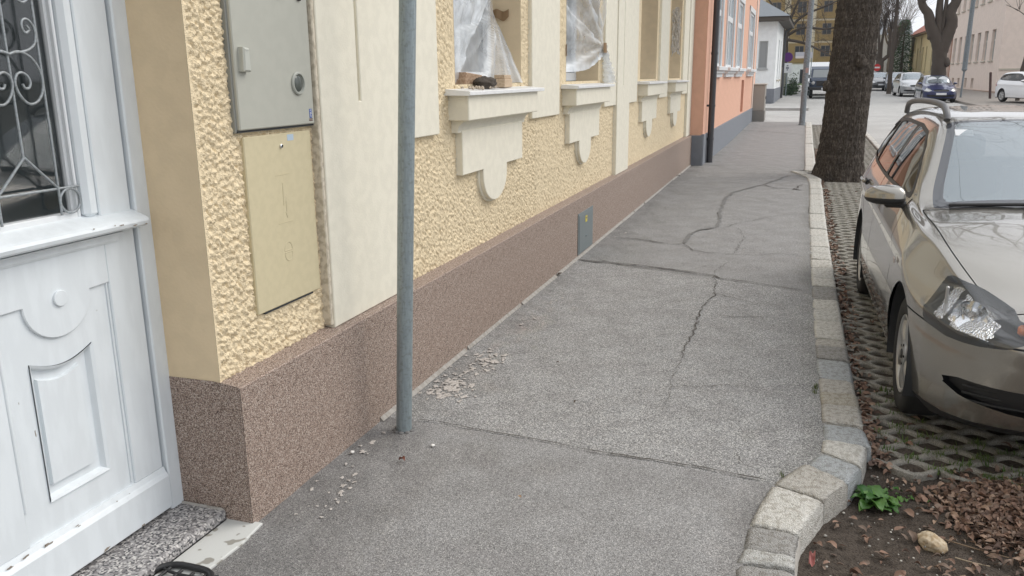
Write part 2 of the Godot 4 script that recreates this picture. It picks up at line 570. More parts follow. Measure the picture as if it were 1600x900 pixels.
	M.bark_far = mat(lin(0.075, 0.060, 0.048), 0.95)
	M.bark_pale = mat(lin(0.16, 0.13, 0.095), 0.95)
	M.roof_red = mat(lin(0.36, 0.13, 0.085), 0.9, {"tex": grains(256, 0.12, 99, [[0.3, Color(0.6, 0.55, 0.5)], [1.0, Color(1, 1, 1)]]), "scale": 0.8})
	M.roof_slate = mat(lin(0.20, 0.22, 0.24), 0.6, {"tex": soft, "scale": 0.8})
	M.eave = mat(lin(0.085, 0.075, 0.065), 0.85)
	M.purple = mat(lin(0.085, 0.012, 0.14), 0.5)
	M.red = mat(lin(0.45, 0.02, 0.02), 0.5)
	M.blue = mat(lin(0.02, 0.06, 0.30), 0.5)
	M.sign_white = mat(lin(0.66, 0.67, 0.68), 0.5)
	# car paint
	M.paint_champagne = mat(lin(0.30, 0.284, 0.253), 0.24, {"metal": 0.72, "coat": 1.0})
	M.paint_navy = mat(lin(0.012, 0.02, 0.085), 0.3, {"metal": 0.2, "coat": 1.0})
	M.paint_silver = mat(lin(0.42, 0.43, 0.44), 0.33, {"metal": 0.5, "coat": 1.0})
	M.paint_grey = mat(lin(0.10, 0.105, 0.11), 0.3, {"metal": 0.4, "coat": 1.0})
	M.paint_ice = mat(lin(0.42, 0.53, 0.60), 0.3, {"metal": 0.3, "coat": 1.0})
	M.paint_white = mat(lin(0.78, 0.79, 0.80), 0.35, {"coat": 1.0})
	M.paint_dark = mat(lin(0.025, 0.042, 0.075), 0.3, {"metal": 0.3, "coat": 1.0})

# ---------------------------------------------------------------- ground
var kerb_in := PackedVector2Array() # inner line of the kerb, as (x, z)

func kerb_x(z: float) -> float:
	for i in kerb_in.size() - 1:
		var a := kerb_in[i]
		var b := kerb_in[i + 1]
		if z <= a.y and z >= b.y: return lerpf(a.x, b.x, (z - a.y) / (b.y - a.y))
	return kerb_in[-1].x if z < kerb_in[-1].y else kerb_in[0].x

func jag(p: PackedVector2Array, amp: float, step: float) -> PackedVector2Array:
	var o := PackedVector2Array()
	for i in p.size() - 1:
		var k := maxi(1, int(p[i].distance_to(p[i + 1]) / step))
		for j in k:
			o.append(p[i].lerp(p[i + 1], float(j) / k) + (Vector2(rng.randf_range(-amp, amp), rng.randf_range(-amp, amp)) if i + j > 0 else Vector2.ZERO))
	o.append(p[-1])
	return o

func ribbon(mb: MB, pts: PackedVector2Array, w0: float, w1: float, y: float, amp := 0.012, step := 0.05) -> void:
	var p := jag(pts, amp, step)
	var rows := []
	for i in p.size():
		var t := (p[mini(i + 1, p.size() - 1)] - p[maxi(i - 1, 0)]).normalized()
		var s := Vector2(-t.y, t.x)
		var w := lerpf(w0, w1, float(i) / p.size()) * rng.randf_range(0.35, 1.3)
		if i == 0 or i == p.size() - 1: w *= 0.2
		var a := p[i] + s * w / 2
		var b := p[i] - s * w / 2
		rows.append(PackedVector3Array([Vector3(b.x, y + rise(b.y), b.y), Vector3(a.x, y + rise(a.y), a.y)]))
	var P0: Vector3 = rows[0][0]
	var P1: Vector3 = rows[0][1]
	var P2: Vector3 = rows[1][0]
	mb.grid(rows, (P1 - P0).cross(P2 - P0).y < 0)

func blob(mb: MB, x: float, z: float, rx: float, rz: float, y: float, th := 0.003) -> void:
	var k := 11
	var pts := []
	for i in k:
		var a := -TAU * i / k
		var r := rng.randf_range(0.3, 1.3)
		pts.append(Vector3(x + cos(a) * rx * r, y, z + sin(a) * rz * r))
	var top := Vector3(x, y + th, z)
	for i in k:
		var a: Vector3 = pts[i]
		var b: Vector3 = pts[(i + 1) % k]
		var a2 := a.lerp(top, 0.25) + Vector3(0, th, 0)
		var b2 := b.lerp(top, 0.25) + Vector3(0, th, 0)
		mb.out([a, b, b2, a2], Vector3(x, y - 0.2, z))
		mb.out([a2, b2, top + Vector3(0, th * 0.3, 0)], Vector3(x, y - 0.2, z))

func build_ground() -> void:
	kerb_in = PackedVector2Array([Vector2(-0.07, 3.0), Vector2(-0.083, -2.63), Vector2(-0.091, -2.74), Vector2(-0.076, -2.84), Vector2(-0.065, -3.03), Vector2(0.013, -3.397), Vector2(0.153, -3.652), Vector2(0.228, -3.843), Vector2(0.232, -3.94), Vector2(0.215, -5.5), Vector2(0.212, -8.0), Vector2(0.225, -11.0), Vector2(0.258, -13.8), Vector2(0.24, -14.9), Vector2(0.11, -15.5), Vector2(-0.04, -15.9), Vector2(0.10, -16.05), Vector2(0.20, -16.3), Vector2(0.215, -20.0), Vector2(0.28, -30.8)])
	var f := noise(FastNoiseLite.TYPE_SIMPLEX_SMOOTH, 0.9, 51, 4)
	var f2 := noise(FastNoiseLite.TYPE_SIMPLEX_SMOOTH, 4.0, 52, 4)
	# pavement: three courses of asphalt laid at different times, meeting at slanting joints
	var zs := []
	var z := 3.0
	while z > -31.0:
		zs.append(z)
		z -= 0.06 if z > -10.0 else 0.15
	var pave: MeshInstance3D
	for course in 3:
		var z_hi: float = [3.0, -3.565, -7.5][course]
		var z_lo: float = [-3.565, -7.5, -30.8][course]
		var list := [z_hi]
		for q in zs:
			if q < z_hi - 0.02 and q > z_lo + 0.02: list.append(q)
		list.append(z_lo)
		var mb := MB.new()
		var rows := []
		var cols := []
		for zz in list:
			var row := PackedVector3Array()
			var cr := []
			var slope := lerpf(0.084, 0.31, clampf((-3.565 - zz) / 3.935, 0.0, 1.0))
			if zz < -7.5: slope = lerpf(0.31, 0.0, clampf((-7.5 - zz) / 6.0, 0.0, 1.0))
			var kx := kerb_x(zz + slope * 2.0) + 0.02
			for k in 45:
				var x := lerpf(-1.96, kx, k / 44.0)
				var zq: float = zz + slope * clampf(x + 1.83, 0.0, 2.1)
				var tone: float = [1.13, 1.19, 1.13][course]
				var warm := 0.0
				tone *= 1.0 + 0.13 * f.get_noise_2d(x * 0.7, zq * 0.6) + 0.07 * f2.get_noise_2d(x, zq)
				var mott := 0.6 + 0.9 * absf(f2.get_noise_2d(x * 2.0 + 9.0, zq))
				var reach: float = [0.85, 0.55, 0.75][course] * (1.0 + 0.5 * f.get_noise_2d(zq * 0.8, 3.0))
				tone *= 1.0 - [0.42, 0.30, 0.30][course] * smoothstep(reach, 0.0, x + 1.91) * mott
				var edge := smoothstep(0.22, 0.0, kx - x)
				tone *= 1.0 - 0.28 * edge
				# worn pale patches and trodden dirt
				var wp := f2.get_noise_2d(x * 0.45 + 40.0, zq * 0.3)
				tone *= 1.0 + 0.13 * smoothstep(0.15, 0.5, wp) - 0.12 * smoothstep(0.2, 0.55, -wp)
				if course == 1: warm = 0.22 * smoothstep(0.6, 0.05, absf(x + 1.38)) * smoothstep(1.3, 0.2, absf(zq + 5.1)) * (0.6 + f2.get_noise_2d(x * 3.0, zq * 2.0))
				row.append(Vector3(x, rise(zq) + 0.006 * f.get_noise_2d(x * 2.0, zq * 2.0) - 0.006 * edge, zq))
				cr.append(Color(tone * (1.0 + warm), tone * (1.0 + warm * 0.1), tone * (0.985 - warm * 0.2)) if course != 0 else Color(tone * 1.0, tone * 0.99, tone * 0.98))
			rows.append(row)
			cols.append(cr)
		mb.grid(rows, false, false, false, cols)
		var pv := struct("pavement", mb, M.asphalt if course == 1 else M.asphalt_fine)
		if course == 0: pave = pv
	# joints and cracks
	var ck := MB.new()
	var V := func(a: Array) -> PackedVector2Array:
		var o := PackedVector2Array()
		for i in range(0, a.size(), 2): o.append(Vector2(a[i], a[i + 1]))
		return o
	ribbon(ck, V.call([-1.749, -3.562, -1.639, -3.573, -1.44, -3.547, -1.053, -3.513, -0.758, -3.476, -0.285, -3.461, -0.019, -3.42]), 0.0075, 0.0110, 0.009, 0.004, 0.03)
	ribbon(ck, V.call([-1.895, -7.513, -1.737, -7.467, -1.561, -7.447, -1.276, -7.427, -0.838, -7.299, -0.597, -7.222, -0.533, -7.12, -0.268, -7.053, 0.001, -6.942, 0.166, -6.878]), 0.0303, 0.0088, 0.009, 0.006, 0.05)
	ribbon(ck, V.call([-1.7, -7.55, -1.364, -7.36, -1.064, -7.30, -0.809, -7.23, -0.60, -7.16]), 0.0165, 0.0083, 0.009, 0.008, 0.05)
	ribbon(ck, V.call([-0.597, -7.222, -0.546, -6.924, -0.526, -6.549, -0.58, -6.108, -0.571, -5.781]), 0.0055, 0.0121, 0.008, 0.016, 0.04)
	ribbon(ck, V.call([-0.571, -5.781, -0.565, -5.505, -0.583, -5.205, -0.579, -4.902]), 0.0110, 0.0055, 0.008, 0.014, 0.03)
	ribbon(ck, V.call([-0.579, -4.902, -0.58, -4.628, -0.57, -4.443, -0.558, -4.187, -0.543, -3.959]), 0.0033, 0.0017, 0.008, 0.012, 0.03)
	ribbon(ck, V.call([-1.785, -8.698, -1.568, -8.7, -1.337, -8.594, -1.161, -8.532, -1.019, -8.551]), 0.0275, 0.0165, 0.009, 0.012, 0.06)
	ribbon(ck, V.call([-1.019, -8.551, -0.891, -8.239, -0.621, -8.148, -0.34, -8.171, -0.067, -8.308, 0.172, -8.319]), 0.0110, 0.0055, 0.009, 0.02, 0.06)
	ribbon(ck, V.call([-0.725, -9.601, -0.534, -10.07, -0.277, -10.468, -0.049, -10.764, 0.186, -10.877]), 0.0066, 0.0066, 0.009, 0.02, 0.08)
	ribbon(ck, V.call([-0.768, -15.439, -0.589, -15.289, -0.353, -15.284]), 0.0220, 0.0110, 0.009, 0.02, 0.08)
	ribbon(ck, V.call([-0.459, -13.767, -0.266, -13.412, 0.027, -13.391, 0.142, -13.184]), 0.0220, 0.0495, 0.009, 0.03, 0.08)
	ribbon(ck, V.call([0.0, -13.2, 0.08, -13.6, 0.16, -13.9]), 0.0165, 0.0275, 0.009, 0.03, 0.08)
	ribbon(ck, V.call([-1.798, -26.454, -1.266, -26.363, -0.564, -25.947, 0.239, -25.24]), 0.0550, 0.0330, 0.012, 0.03, 0.2)
	ribbon(ck, V.call([-0.172, -3.704, -0.157, -3.658, -0.129, -3.575, -0.12, -3.542, -0.066, -3.517]), 0.0044, 0.0022, 0.009, 0.006, 0.02)
	ribbon(ck, V.call([-0.598, -7.292, -0.592, -7.414, -0.502, -7.827]), 0.0077, 0.0033, 0.009, 0.015, 0.05)
	ribbon(ck, V.call([-0.813, -7.35, -0.667, -7.646]), 0.0044, 0.0022, 0.009, 0.01, 0.05)
	ribbon(ck, V.call([-1.7, -16.6, -1.5, -16.55, -1.2, -16.7]), 0.0275, 0.0110, 0.009, 0.02, 0.08)
	for q in [[-0.52, -5.9, -0.2, -6.0, 0.15, -5.95], [-0.55, -6.6, -0.15, -6.35, 0.18, -6.4], [-1.5, -10.2, -1.1, -10.3, -0.85, -10.1], [-0.9, -11.9, -0.3, -11.8, 0.2, -12.0], [-1.4, -12.9, -0.9, -12.6, -0.85, -12.4], [-1.3, -18.2, -0.4, -18.4, 0.2, -18.1], [-1.5, -21.8, -0.6, -21.5, 0.2, -21.9], [-0.6, -4.4, -0.2, -4.55, 0.0, -4.5], [-0.5, -8.2, -0.45, -9.1, -0.55, -9.7]]:
		ribbon(ck, V.call(q), 0.007, 0.004, 0.009, 0.02, 0.05)
	obj("crack", ck, M.crack, pave)
	var tr := MB.new()
	ribbon(tr, V.call([-1.025, -8.593, -1.038, -9.03, -0.975, -9.425, -0.795, -9.635]), 0.045, 0.04, 0.008, 0.012, 0.06)
	ribbon(tr, V.call([-0.795, -9.635, -0.796, -10.026, -0.837, -10.628, -0.907, -12.074, -0.818, -12.748, -0.456, -13.69, -0.052, -15.203]), 0.035, 0.045, 0.008, 0.02, 0.10)
	obj("tar_seam", tr, M.tar, pave)
	# splashes of plaster along the foot of the wall
	var sp := MB.new()
	for q in [[-1.765, -4.043, 0.12, 0.20, 150], [-1.709, -4.515, 0.09, 0.18, 90], [-1.713, -5.454, 0.09, 0.20, 8], [-1.905, -4.275, 0.05, 0.3, 8], [-1.726, -6.0, 0.10, 0.3, 6], [-1.85, -3.1, 0.07, 0.35, 16], [-1.717, -2.65, 0.07, 0.12, 9], [-1.8, -2.75, 0.10, 0.2, 8], [-1.75, -8.9, 0.1, 0.3, 4], [-1.6, -9.3, 0.1, 0.3, 3], [-0.42, -8.45, 0.06, 0.06, 2], [-1.1, -21.0, 0.3, 1.2, 5]]:
		for k in q[4]:
			var big: bool = k % 3 == 0 and q[4] > 15
			var r := rng.randf_range(0.010, 0.022) if big else rng.randf_range(0.003, 0.014)
			var px: float = q[0] + rng.randfn() * q[2] * 0.55
			var pz: float = q[1] + rng.randfn() * q[3] * 0.55
			if px < -1.89: continue
			blob(sp, px, pz, r, r * rng.randf_range(0.7, 1.8), 0.004 + rise(pz), 0.0013)
	obj("plaster_splash", sp, mat(lin(0.50, 0.465, 0.43), 0.9, {"tex": M.cement.albedo_texture, "scale": 5.0}), pave)
	# roadway, the ground under everything, the far pavements
	var g := MB.new()
	sheet(g, -400.0, 400.0, 60.0, -30.0, -0.22, 6.0)
	sheet(g, -400.0, 400.0, -30.0, -260.0, -0.22, 6.0)
	sheet(g, -400.0, 400.0, -260.0, -900.0, -0.22, 80.0)
	struct("ground", g, mat(lin(0.17, 0.17, 0.15), 0.95, {"tex": M.soil.detail_albedo, "scale": 0.05}))
	var r := MB.new()
	sheet(r, 1.96, 8.0, 20.0, -130.0, -0.12, 3.0, 4)
	sheet(r, 0.47, 1.96, -30.9, -130.0, -0.12, 3.0, 2)
	struct("road", r, M.road)
	var s := MB.new()
	sheet(s, -40.0, 0.47, -30.9, -41.0, -0.118, 2.0, 12)
	struct("side_street", s, M.road)
	var fp := MB.new()
	sheet(fp, -1.3, 0.46, -41.0, -92.0, 0.0, 3.0, 3)
	sheet(fp, -14.0, -1.3, -41.0, -45.9, 0.0, 2.0, 3)
	for q in 1: # its kerb face towards the side street
		var a := -41.0
		fp.quad(Vector3(-14, -0.14 + rise(a), a), Vector3(0.46, -0.14 + rise(a), a), Vector3(0.46, rise(a), a), Vector3(-14, rise(a), a))
	fp.quad(Vector3(0.46, -0.14 + rise(-41), -41.0), Vector3(0.46, -0.14 + rise(-92), -92.0), Vector3(0.46, rise(-92), -92.0), Vector3(0.46, rise(-41), -41.0))
	struct("far_pavement", fp, M.road)
	var rp := MB.new()
	sheet(rp, 8.0, 12.4, 10.0, -130.0, 0.0, 3.0, 3)
	for k in 40:
		var z0 := 10.0 - k * 3.5
		rp.quad(Vector3(8.0, -0.14 + rise(z0 - 3.5), z0 - 3.5), Vector3(8.0, -0.14 + rise(z0), z0), Vector3(8.0, rise(z0), z0), Vector3(8.0, rise(z0 - 3.5), z0 - 3.5))
	struct("opposite_pavement", rp, mat(Color(0.92, 0.88, 0.84), 0.92, {"tex": M.asphalt.albedo_texture, "scale": 1.3}))
	var lw := MB.new()
	sheet(lw, -8.0, 3.0, -92.0, -99.0, 0.04, 2.0)
	struct("lawn", lw, M.lawn)

# ---------------------------------------------------------------- the cream house
const ROUGH_X := -2.0
var plaster_f: FastNoiseLite
var plaster_c: FastNoiseLite

# hand-thrown plaster: a rectangle of the wall (z from za to zb, y from y0 to y1) with real lumps and pits
func rough_rect(mb: MB, za: float, zb: float, y0: float, y1: float, cell: float, amp: float, taper := 0) -> void: # taper: 1 eases the relief at za, 2 at zb
	var nu := maxi(2, int(absf(zb - za) / cell))
	var nv := maxi(2, int((y1 - y0) / cell))
	var rows := []
	for i in nv + 1:
		var row := PackedVector3Array()
		var y := lerpf(y0, y1, float(i) / nv)
		for j in nu + 1:
			var z := lerpf(za, zb, float(j) / nu)
			var h := 0.0
			if amp > 0.0:
				var a := plaster_f.get_noise_2d(z, y)
				var e := plaster_f.get_noise_2d(z * 2.1 + 7.0, y * 2.1)
				var b := plaster_c.get_noise_2d(z + 0.010 * a, y + 0.010 * e)
				var g := plaster_c.get_noise_2d(z * 2.7 + 3.0 + 0.01 * e, y * 2.7)
				h = amp * (0.40 * a - 0.85 * b - 0.42 * g * (0.7 + a) + 0.25 * e - 0.85 - 0.55 * smoothstep(-0.35, -0.1, b) * (0.5 + e))
				if taper & 1: h *= smoothstep(0.0, 0.03, absf(z - za))
				if taper & 2: h *= smoothstep(0.0, 0.03, absf(z - zb))
			row.append(Vector3(ROUGH_X + h, y, z))
		rows.append(row)
	mb.grid(rows)

# a board on the wall: z0 > z1, front at x1, back at x0
func plate(mb: MB, x0: float, x1: float, y0: float, y1: float, z0: float, z1: float, b := 0.006) -> void:
	mb.bx(x0, x1, y0, y1, z0, z1, b)

func pilaster(mb: MB, z0: float, z1: float) -> void: # smooth strip with an upright groove
	var x0 := -2.02
	var x1 := -1.955
	var zc := (z0 + z1) / 2 + 0.02
	var g := 0.012
	var P := Transform3D(Basis(Vector3(0, 0, -1), Vector3(0, 1, 0), Vector3(1, 0, 0)), Vector3.ZERO)
	mb.prism(PackedVector2Array([Vector2(-z0, 0.585), Vector2(-z1, 0.585), Vector2(-z1, 4.2), Vector2(-zc + g, 4.2), Vector2(-zc + g, 1.6), Vector2(-zc - g, 1.6), Vector2(-zc - g, 4.2), Vector2(-z0, 4.2)]), x0, x1, P, 0.004)
	mb.bx(x0, x1 - 0.014, 1.59, 4.19, zc + g + 0.01, zc - g - 0.01)

func build_cream_house() -> void:
	plaster_f = noise(FastNoiseLite.TYPE_SIMPLEX_SMOOTH, 42.0, 31, 3)
	plaster_c = cells(44.0, 33, FastNoiseLite.RETURN_DISTANCE)
	var h := thing("cream_house", "cream plastered house with brown pebbledash plinth and white front door", "house")
	var WC := [-5.41, -8.01, -11.75, -14.36]
	# walls
	var mb := MB.new()
	rough_rect(mb, -2.43, -3.22, 0.572, 2.3, 0.005, 0.0145, 1)
	rough_rect(mb, -2.43, -3.22, 2.3, 4.2, 0.1, 0.0)
	rough_rect(mb, -3.9, -6.5, 0.572, 1.66, 0.007, 0.013)
	rough_rect(mb, -6.5, -9.6, 0.572, 1.66, 0.011, 0.013)
	rough_rect(mb, -10.1, -16.5, 0.572, 1.66, 0.022, 0.011)
	for k in 4:
		var c: float = WC[k]
		var ce: float = [0.009, 0.013, 0.022, 0.022][k]
		rough_rect(mb, c + 0.95, c + 0.59, 1.66, 3.5, ce, 0.013, 2)
		rough_rect(mb, c - 0.71, c - 0.95, 1.66, 3.5, ce, 0.013, 1)
		rough_rect(mb, c + 0.95, c - 0.95, 3.5, 4.2, 0.1, 0.0)
	# plain wall behind the pilasters and panels, and left of the door
	for q in [[-3.2, -4.46], [-6.36, -7.06], [-8.96, -10.8], [-12.7, -13.41], [-15.31, -16.5]]: rough_rect(mb, q[0], q[1], 1.66, 4.2, 0.3, 0.0)
	for q in [[-3.2, -3.92], [-9.58, -10.12]]: rough_rect(mb, q[0], q[1], 0.572, 1.66, 0.3, 0.0)
	rough_rect(mb, 4.0, -0.80, 0.572, 4.2, 0.02, 0.010)
	rough_rect(mb, -0.80, -2.43, 2.75, 4.2, 0.1, 0.0)
	obj("wall", mb, M.rough, h)
	# end, back and inner walls: the house is closed
	var w := MB.new()
	w.bx(-2.4, -2.02, 4.2, 4.9, 4.0, -16.5)
	w.bx(-10.0, -9.7, 0.0, 4.9, 4.0, -16.5)
	w.bx(-9.7, -2.02, 0.0, 4.9, 4.0, 3.7)
	w.bx(-9.7, -2.02, 0.0, 4.9, -16.2, -16.49)
	w.bx(-9.7, -2.02, 4.8, 4.9, 3.7, -16.2)
	obj("back_wall", w, M.cream, h)
	var inner := MB.new()
	inner.bx(-2.9, -2.80, 0.6, 4.2, -3.4, -16.0)
	inner.bx(-2.9, -2.80, 0.0, 4.2, 0.2, -3.0)
	inner.bx(-2.80, -2.35, 0.0, 2.9, -2.56, -2.66)
	inner.bx(-2.80, -2.35, 0.0, 2.9, -0.60, -0.70)
	obj("room_wall", inner, M.room, h)
	# plinth: pebbledash, with a sloping top
	var p := MB.new()
	for q in [[-2.43, -16.5], [4.0, -0.80]]:
		var z0: float = q[0]
		var z1: float = q[1]
		p.quad(Vector3(-1.913, -0.05, z0), Vector3(-1.913, -0.05, z1), Vector3(-1.913, 0.572, z1), Vector3(-1.913, 0.572, z0))
		p.quad(Vector3(-1.913, 0.572, z0), Vector3(-1.913, 0.572, z1), Vector3(-1.917, 0.577, z1), Vector3(-1.917, 0.577, z0))
		p.quad(Vector3(-1.917, 0.577, z0), Vector3(-1.917, 0.577, z1), Vector3(-2.03, 0.592, z1), Vector3(-2.03, 0.592, z0))
	# its return into the doorway
	var f2 := [Vector3(-2.24, -0.05, -2.428), Vector3(-1.913, -0.05, -2.428), Vector3(-1.913, 0.572, -2.428), Vector3(-1.917, 0.577, -2.428), Vector3(-2.03, 0.592, -2.428), Vector3(-2.24, 0.590, -2.428)]
	for k in range(1, 5): p.tri3(f2[0], f2[k], f2[k + 1])
	var f3 := [Vector3(-2.24, -0.05, -0.802), Vector3(-1.913, -0.05, -0.802), Vector3(-1.913, 0.572, -0.802), Vector3(-1.917, 0.577, -0.802), Vector3(-2.03, 0.592, -0.802), Vector3(-2.24, 0.590, -0.802)]
	for k in range(1, 5): p.tri3(f3[0], f3[k + 1], f3[k])
	p.tri3(Vector3(-1.913, -0.05, -16.5), Vector3(-2.03, -0.05, -16.5), Vector3(-2.03, 0.592, -16.5))
	obj("plinth", p, M.plinth, h)
	var st := MB.new() # pale mortar fillet along its foot
	var zz := -3.5
	while zz > -16.4:
		var l := rng.randf_range(0.5, 1.6)
		var d := rng.randf_range(0.012, 0.026)
		var z1 := maxf(zz - l, -16.45)
		st.quad(Vector3(-1.912, 0.022, zz), Vector3(-1.912 + d, 0.003, zz), Vector3(-1.912 + d, 0.003, z1), Vector3(-1.912, 0.022, z1))
		st.tri3(Vector3(-1.912, 0.022, zz), Vector3(-1.912, -0.01, zz), Vector3(-1.912 + d, 0.003, zz))
		zz = z1 - rng.randf_range(0.0, 0.05)
	obj("mortar_fillet", st, M.cement, h)
	# smooth pilasters and panels
	for q in [[-3.20, -3.93], [-9.51, -10.24], [-15.93, -16.52]]:
		var a := MB.new()
		pilaster(a, q[0], q[1])
		obj("pilaster", a, M.cream, h)
	var rend := MB.new() # the pilaster's rough side beside the meter box
	rend.bx(-2.02, -1.961, 0.60, 2.4, -3.178, -3.2, 0.004)
	obj("raw_edge", rend, M.cream_dull, h)
	for q in [[-3.93, -4.50], [-6.315, -7.11], [-8.915, -9.51], [-10.24, -10.83], [-12.67, -13.46], [-15.27, -15.93]]:
		var a := MB.new()
		plate(a, -2.02, -1.97, 1.382, 4.0, q[0], q[1], 0.005)
		obj("wall_panel", a, M.cream, h)
	# doorway: smooth sides and soffit
	var j := MB.new()
	j.quad(Vector3(-2.26, 0.588, -2.43), Vector3(-2.001, 0.588, -2.43), Vector3(-2.001, 2.75, -2.43), Vector3(-2.26, 2.75, -2.43))
	j.quad(Vector3(-2.001, 0.588, -0.80), Vector3(-2.26, 0.588, -0.80), Vector3(-2.26, 2.75, -0.80), Vector3(-2.001, 2.75, -0.80))
	j.quad(Vector3(-2.26, 2.75, -2.43), Vector3(-2.001, 2.75, -2.43), Vector3(-2.001, 2.75, -0.80), Vector3(-2.26, 2.75, -0.80))
	obj("door_reveal", j, M.jamb, h)
	for k in 4: window_bay(h, WC[k], k)
	meter_boxes(h)
	# vent cover in the plinth
	var vc := MB.new()
	vc.bx(-1.913, -1.905, 0.03, 0.43, -7.57, -8.17, 0.002)
	vc.bx(-1.905, -1.901, 0.05, 0.41, -7.60, -8.14, 0.002)
	vc.bx(-1.901, -1.893, 0.17, 0.178, -7.85, -7.92)
	var vo := obj("plinth_cover", vc, mat(lin(0.20, 0.23, 0.235), 0.5, {"metal": 0.3}), h)
	var vs := MB.new()
	vs.bx(-1.901, -1.8985, 0.315, 0.375, -7.83, -7.90)
	obj("sticker", vs, mat(lin(0.62, 0.52, 0.06), 0.5), vo)
	var vs2 := MB.new()
	vs2.bx(-1.8985, -1.8975, 0.345, 0.362, -7.845, -7.885)
	obj("sticker_print", vs2, M.brownish, vo)
	# cornice and roof
	var co := MB.new()
	for q in [[-2.02, 4.05, 4.2, 0.10], [-2.02, 4.62, 4.75, 0.22], [-2.02, 4.75, 4.9, 0.34]]: co.bx(q[0], -1.98 + q[3], q[1], q[2], 4.0, -16.5, 0.02)
	obj("cornice", co, M.cream, h)
	var rf := MB.new()
	rf.quad(Vector3(-1.55, 4.9, 4.0), Vector3(-1.55, 4.9, -16.5), Vector3(-6, 8.4, -16.5), Vector3(-6, 8.4, 4.0))
	rf.quad(Vector3(-10.3, 4.9, -16.5), Vector3(-10.3, 4.9, 4.0), Vector3(-6, 8.4, 4.0), Vector3(-6, 8.4, -16.5))
	rf.tri3(Vector3(-1.55, 4.9, -16.5), Vector3(-10.3, 4.9, -16.5), Vector3(-6, 8.4, -16.5))
	rf.tri3(Vector3(-10.3, 4.9, 4.0), Vector3(-1.55, 4.9, 4.0), Vector3(-6, 8.4, 4.0))
	obj("roof", rf, M.roof_red, h)
	build_door(h)

func window_bay(h: Node3D, c: float, k: int) -> void:
	var zl := c + 0.59
	var zr := c - 0.71
	# window: frame, sashes and panes, set back in the wall
	var fr := MB.new()
	var x := -2.235
	for s in [[zl, zl - 0.07], [zr + 0.07, zr], [(zl + zr) / 2 + 0.035, (zl + zr) / 2 - 0.035]]: fr.bx(x - 0.07, x, 1.66, 3.5, s[0], s[1], 0.006)
	fr.bx(x - 0.07, x, 1.66, 1.74, zl - 0.07, zr + 0.07, 0.006)
	fr.bx(x - 0.07, x, 3.42, 3.5, zl - 0.07, zr + 0.07, 0.006)
	fr.bx(x - 0.07, x, 2.85, 2.92, zl - 0.07, zr + 0.07, 0.006)
	var wo := obj("window", fr, M.frame_white, h)
	for s in [[zl - 0.07, (zl + zr) / 2 + 0.035], [(zl + zr) / 2 - 0.035, zr + 0.07]]:
		var pn := MB.new()
		pn.bx(x - 0.045, x - 0.04, 1.74, 3.42, s[0], s[1])
		obj("pane", pn, M.glass, wo)
	# reveal
	var rv := MB.new()
	rv.quad(Vector3(-2.32, 1.62, zr), Vector3(ROUGH_X + 0.002, 1.62, zr), Vector3(ROUGH_X + 0.002, 3.5, zr), Vector3(-2.32, 3.5, zr))
	rv.quad(Vector3(ROUGH_X + 0.002, 1.62, zl), Vector3(-2.32, 1.62, zl), Vector3(-2.32, 3.5, zl), Vector3(ROUGH_X + 0.002, 3.5, zl))
	rv.quad(Vector3(-2.32, 3.5, zr), Vector3(ROUGH_X, 3.5, zr), Vector3(ROUGH_X, 3.5, zl), Vector3(-2.32, 3.5, zl))
	obj("window_reveal", rv, M.jamb, h)
	# sheet-metal sill, sloping outwards
	var sl := MB.new()
	var z0 := c + 0.745
	var z1 := c - 0.80
	var P := PackedVector2Array([Vector2(-2.24, 1.655), Vector2(-1.845, 1.622), Vector2(-1.840, 1.618), Vector2(-1.840, 1.600), Vector2(-1.848, 1.597), Vector2(-2.24, 1.600)])
	sl.prism(P, -z0, -z1, Transform3D(Basis(Vector3(1, 0, 0), Vector3(0, 1, 0), Vector3(0, 0, -1)), Vector3.ZERO))
	obj("window_sill", sl, M.white_sill, h)
	# box under the sill with a moulded foot
	var b := MB.new()
	b.bx(-2.02, -1.868, 1.448, 1.60, c + 0.70, c - 0.71, 0.005)
	var prof := PackedVector2Array()
	for i in 9:
		var t := i / 8.0
		prof.append(Vector2(lerpf(-1.885, -1.962, sin(t * PI / 2)), lerpf(1.448, 1.372, 1.0 - cos(t * PI / 2))))
	prof.append(Vector2(-2.02, 1.372))
	prof.append(Vector2(-2.02, 1.448))
	b.prism(prof, -(c + 0.66), -(c - 0.67), Transform3D(Basis(Vector3(1, 0, 0), Vector3(0, 1, 0), Vector3(0, 0, -1)), Vector3.ZERO))
	obj("sill_box", b, M.cream, h)
	# apron with a rounded tongue, in two layers
	var fr2 := Transform3D(Basis(Vector3(0, 0, -1), Vector3(0, 1, 0), Vector3(1, 0, 0)), Vector3.ZERO)
	for lay in 2:
		var a := MB.new()
		var g := 0.014 if lay == 0 else 0.0
		var pl := PackedVector2Array([Vector2(-c - 0.60 + g * 0.3, 1.38), Vector2(-c - 0.60 + g * 0.3, 1.107 + g * 0.3), Vector2(-c - 0.238 - g, 1.107 + g * 0.3)])
		for i in 17:
			var an := PI + PI * i / 16.0
			pl.append(Vector2(-c + cos(an) * (0.238 + g), 1.06 + sin(an) * (0.185 + g)))
		pl.append_array(PackedVector2Array([Vector2(-c + 0.238 + g, 1.107 + g * 0.3), Vector2(-c + 0.60 - g * 0.3, 1.107 + g * 0.3), Vector2(-c + 0.60 - g * 0.3, 1.38)]))
		a.prism(pl, -2.02, -1.985 if lay == 0 else -1.955, fr2, 0.004)
		obj("apron" if lay else "apron_backing", a, M.cream, h)

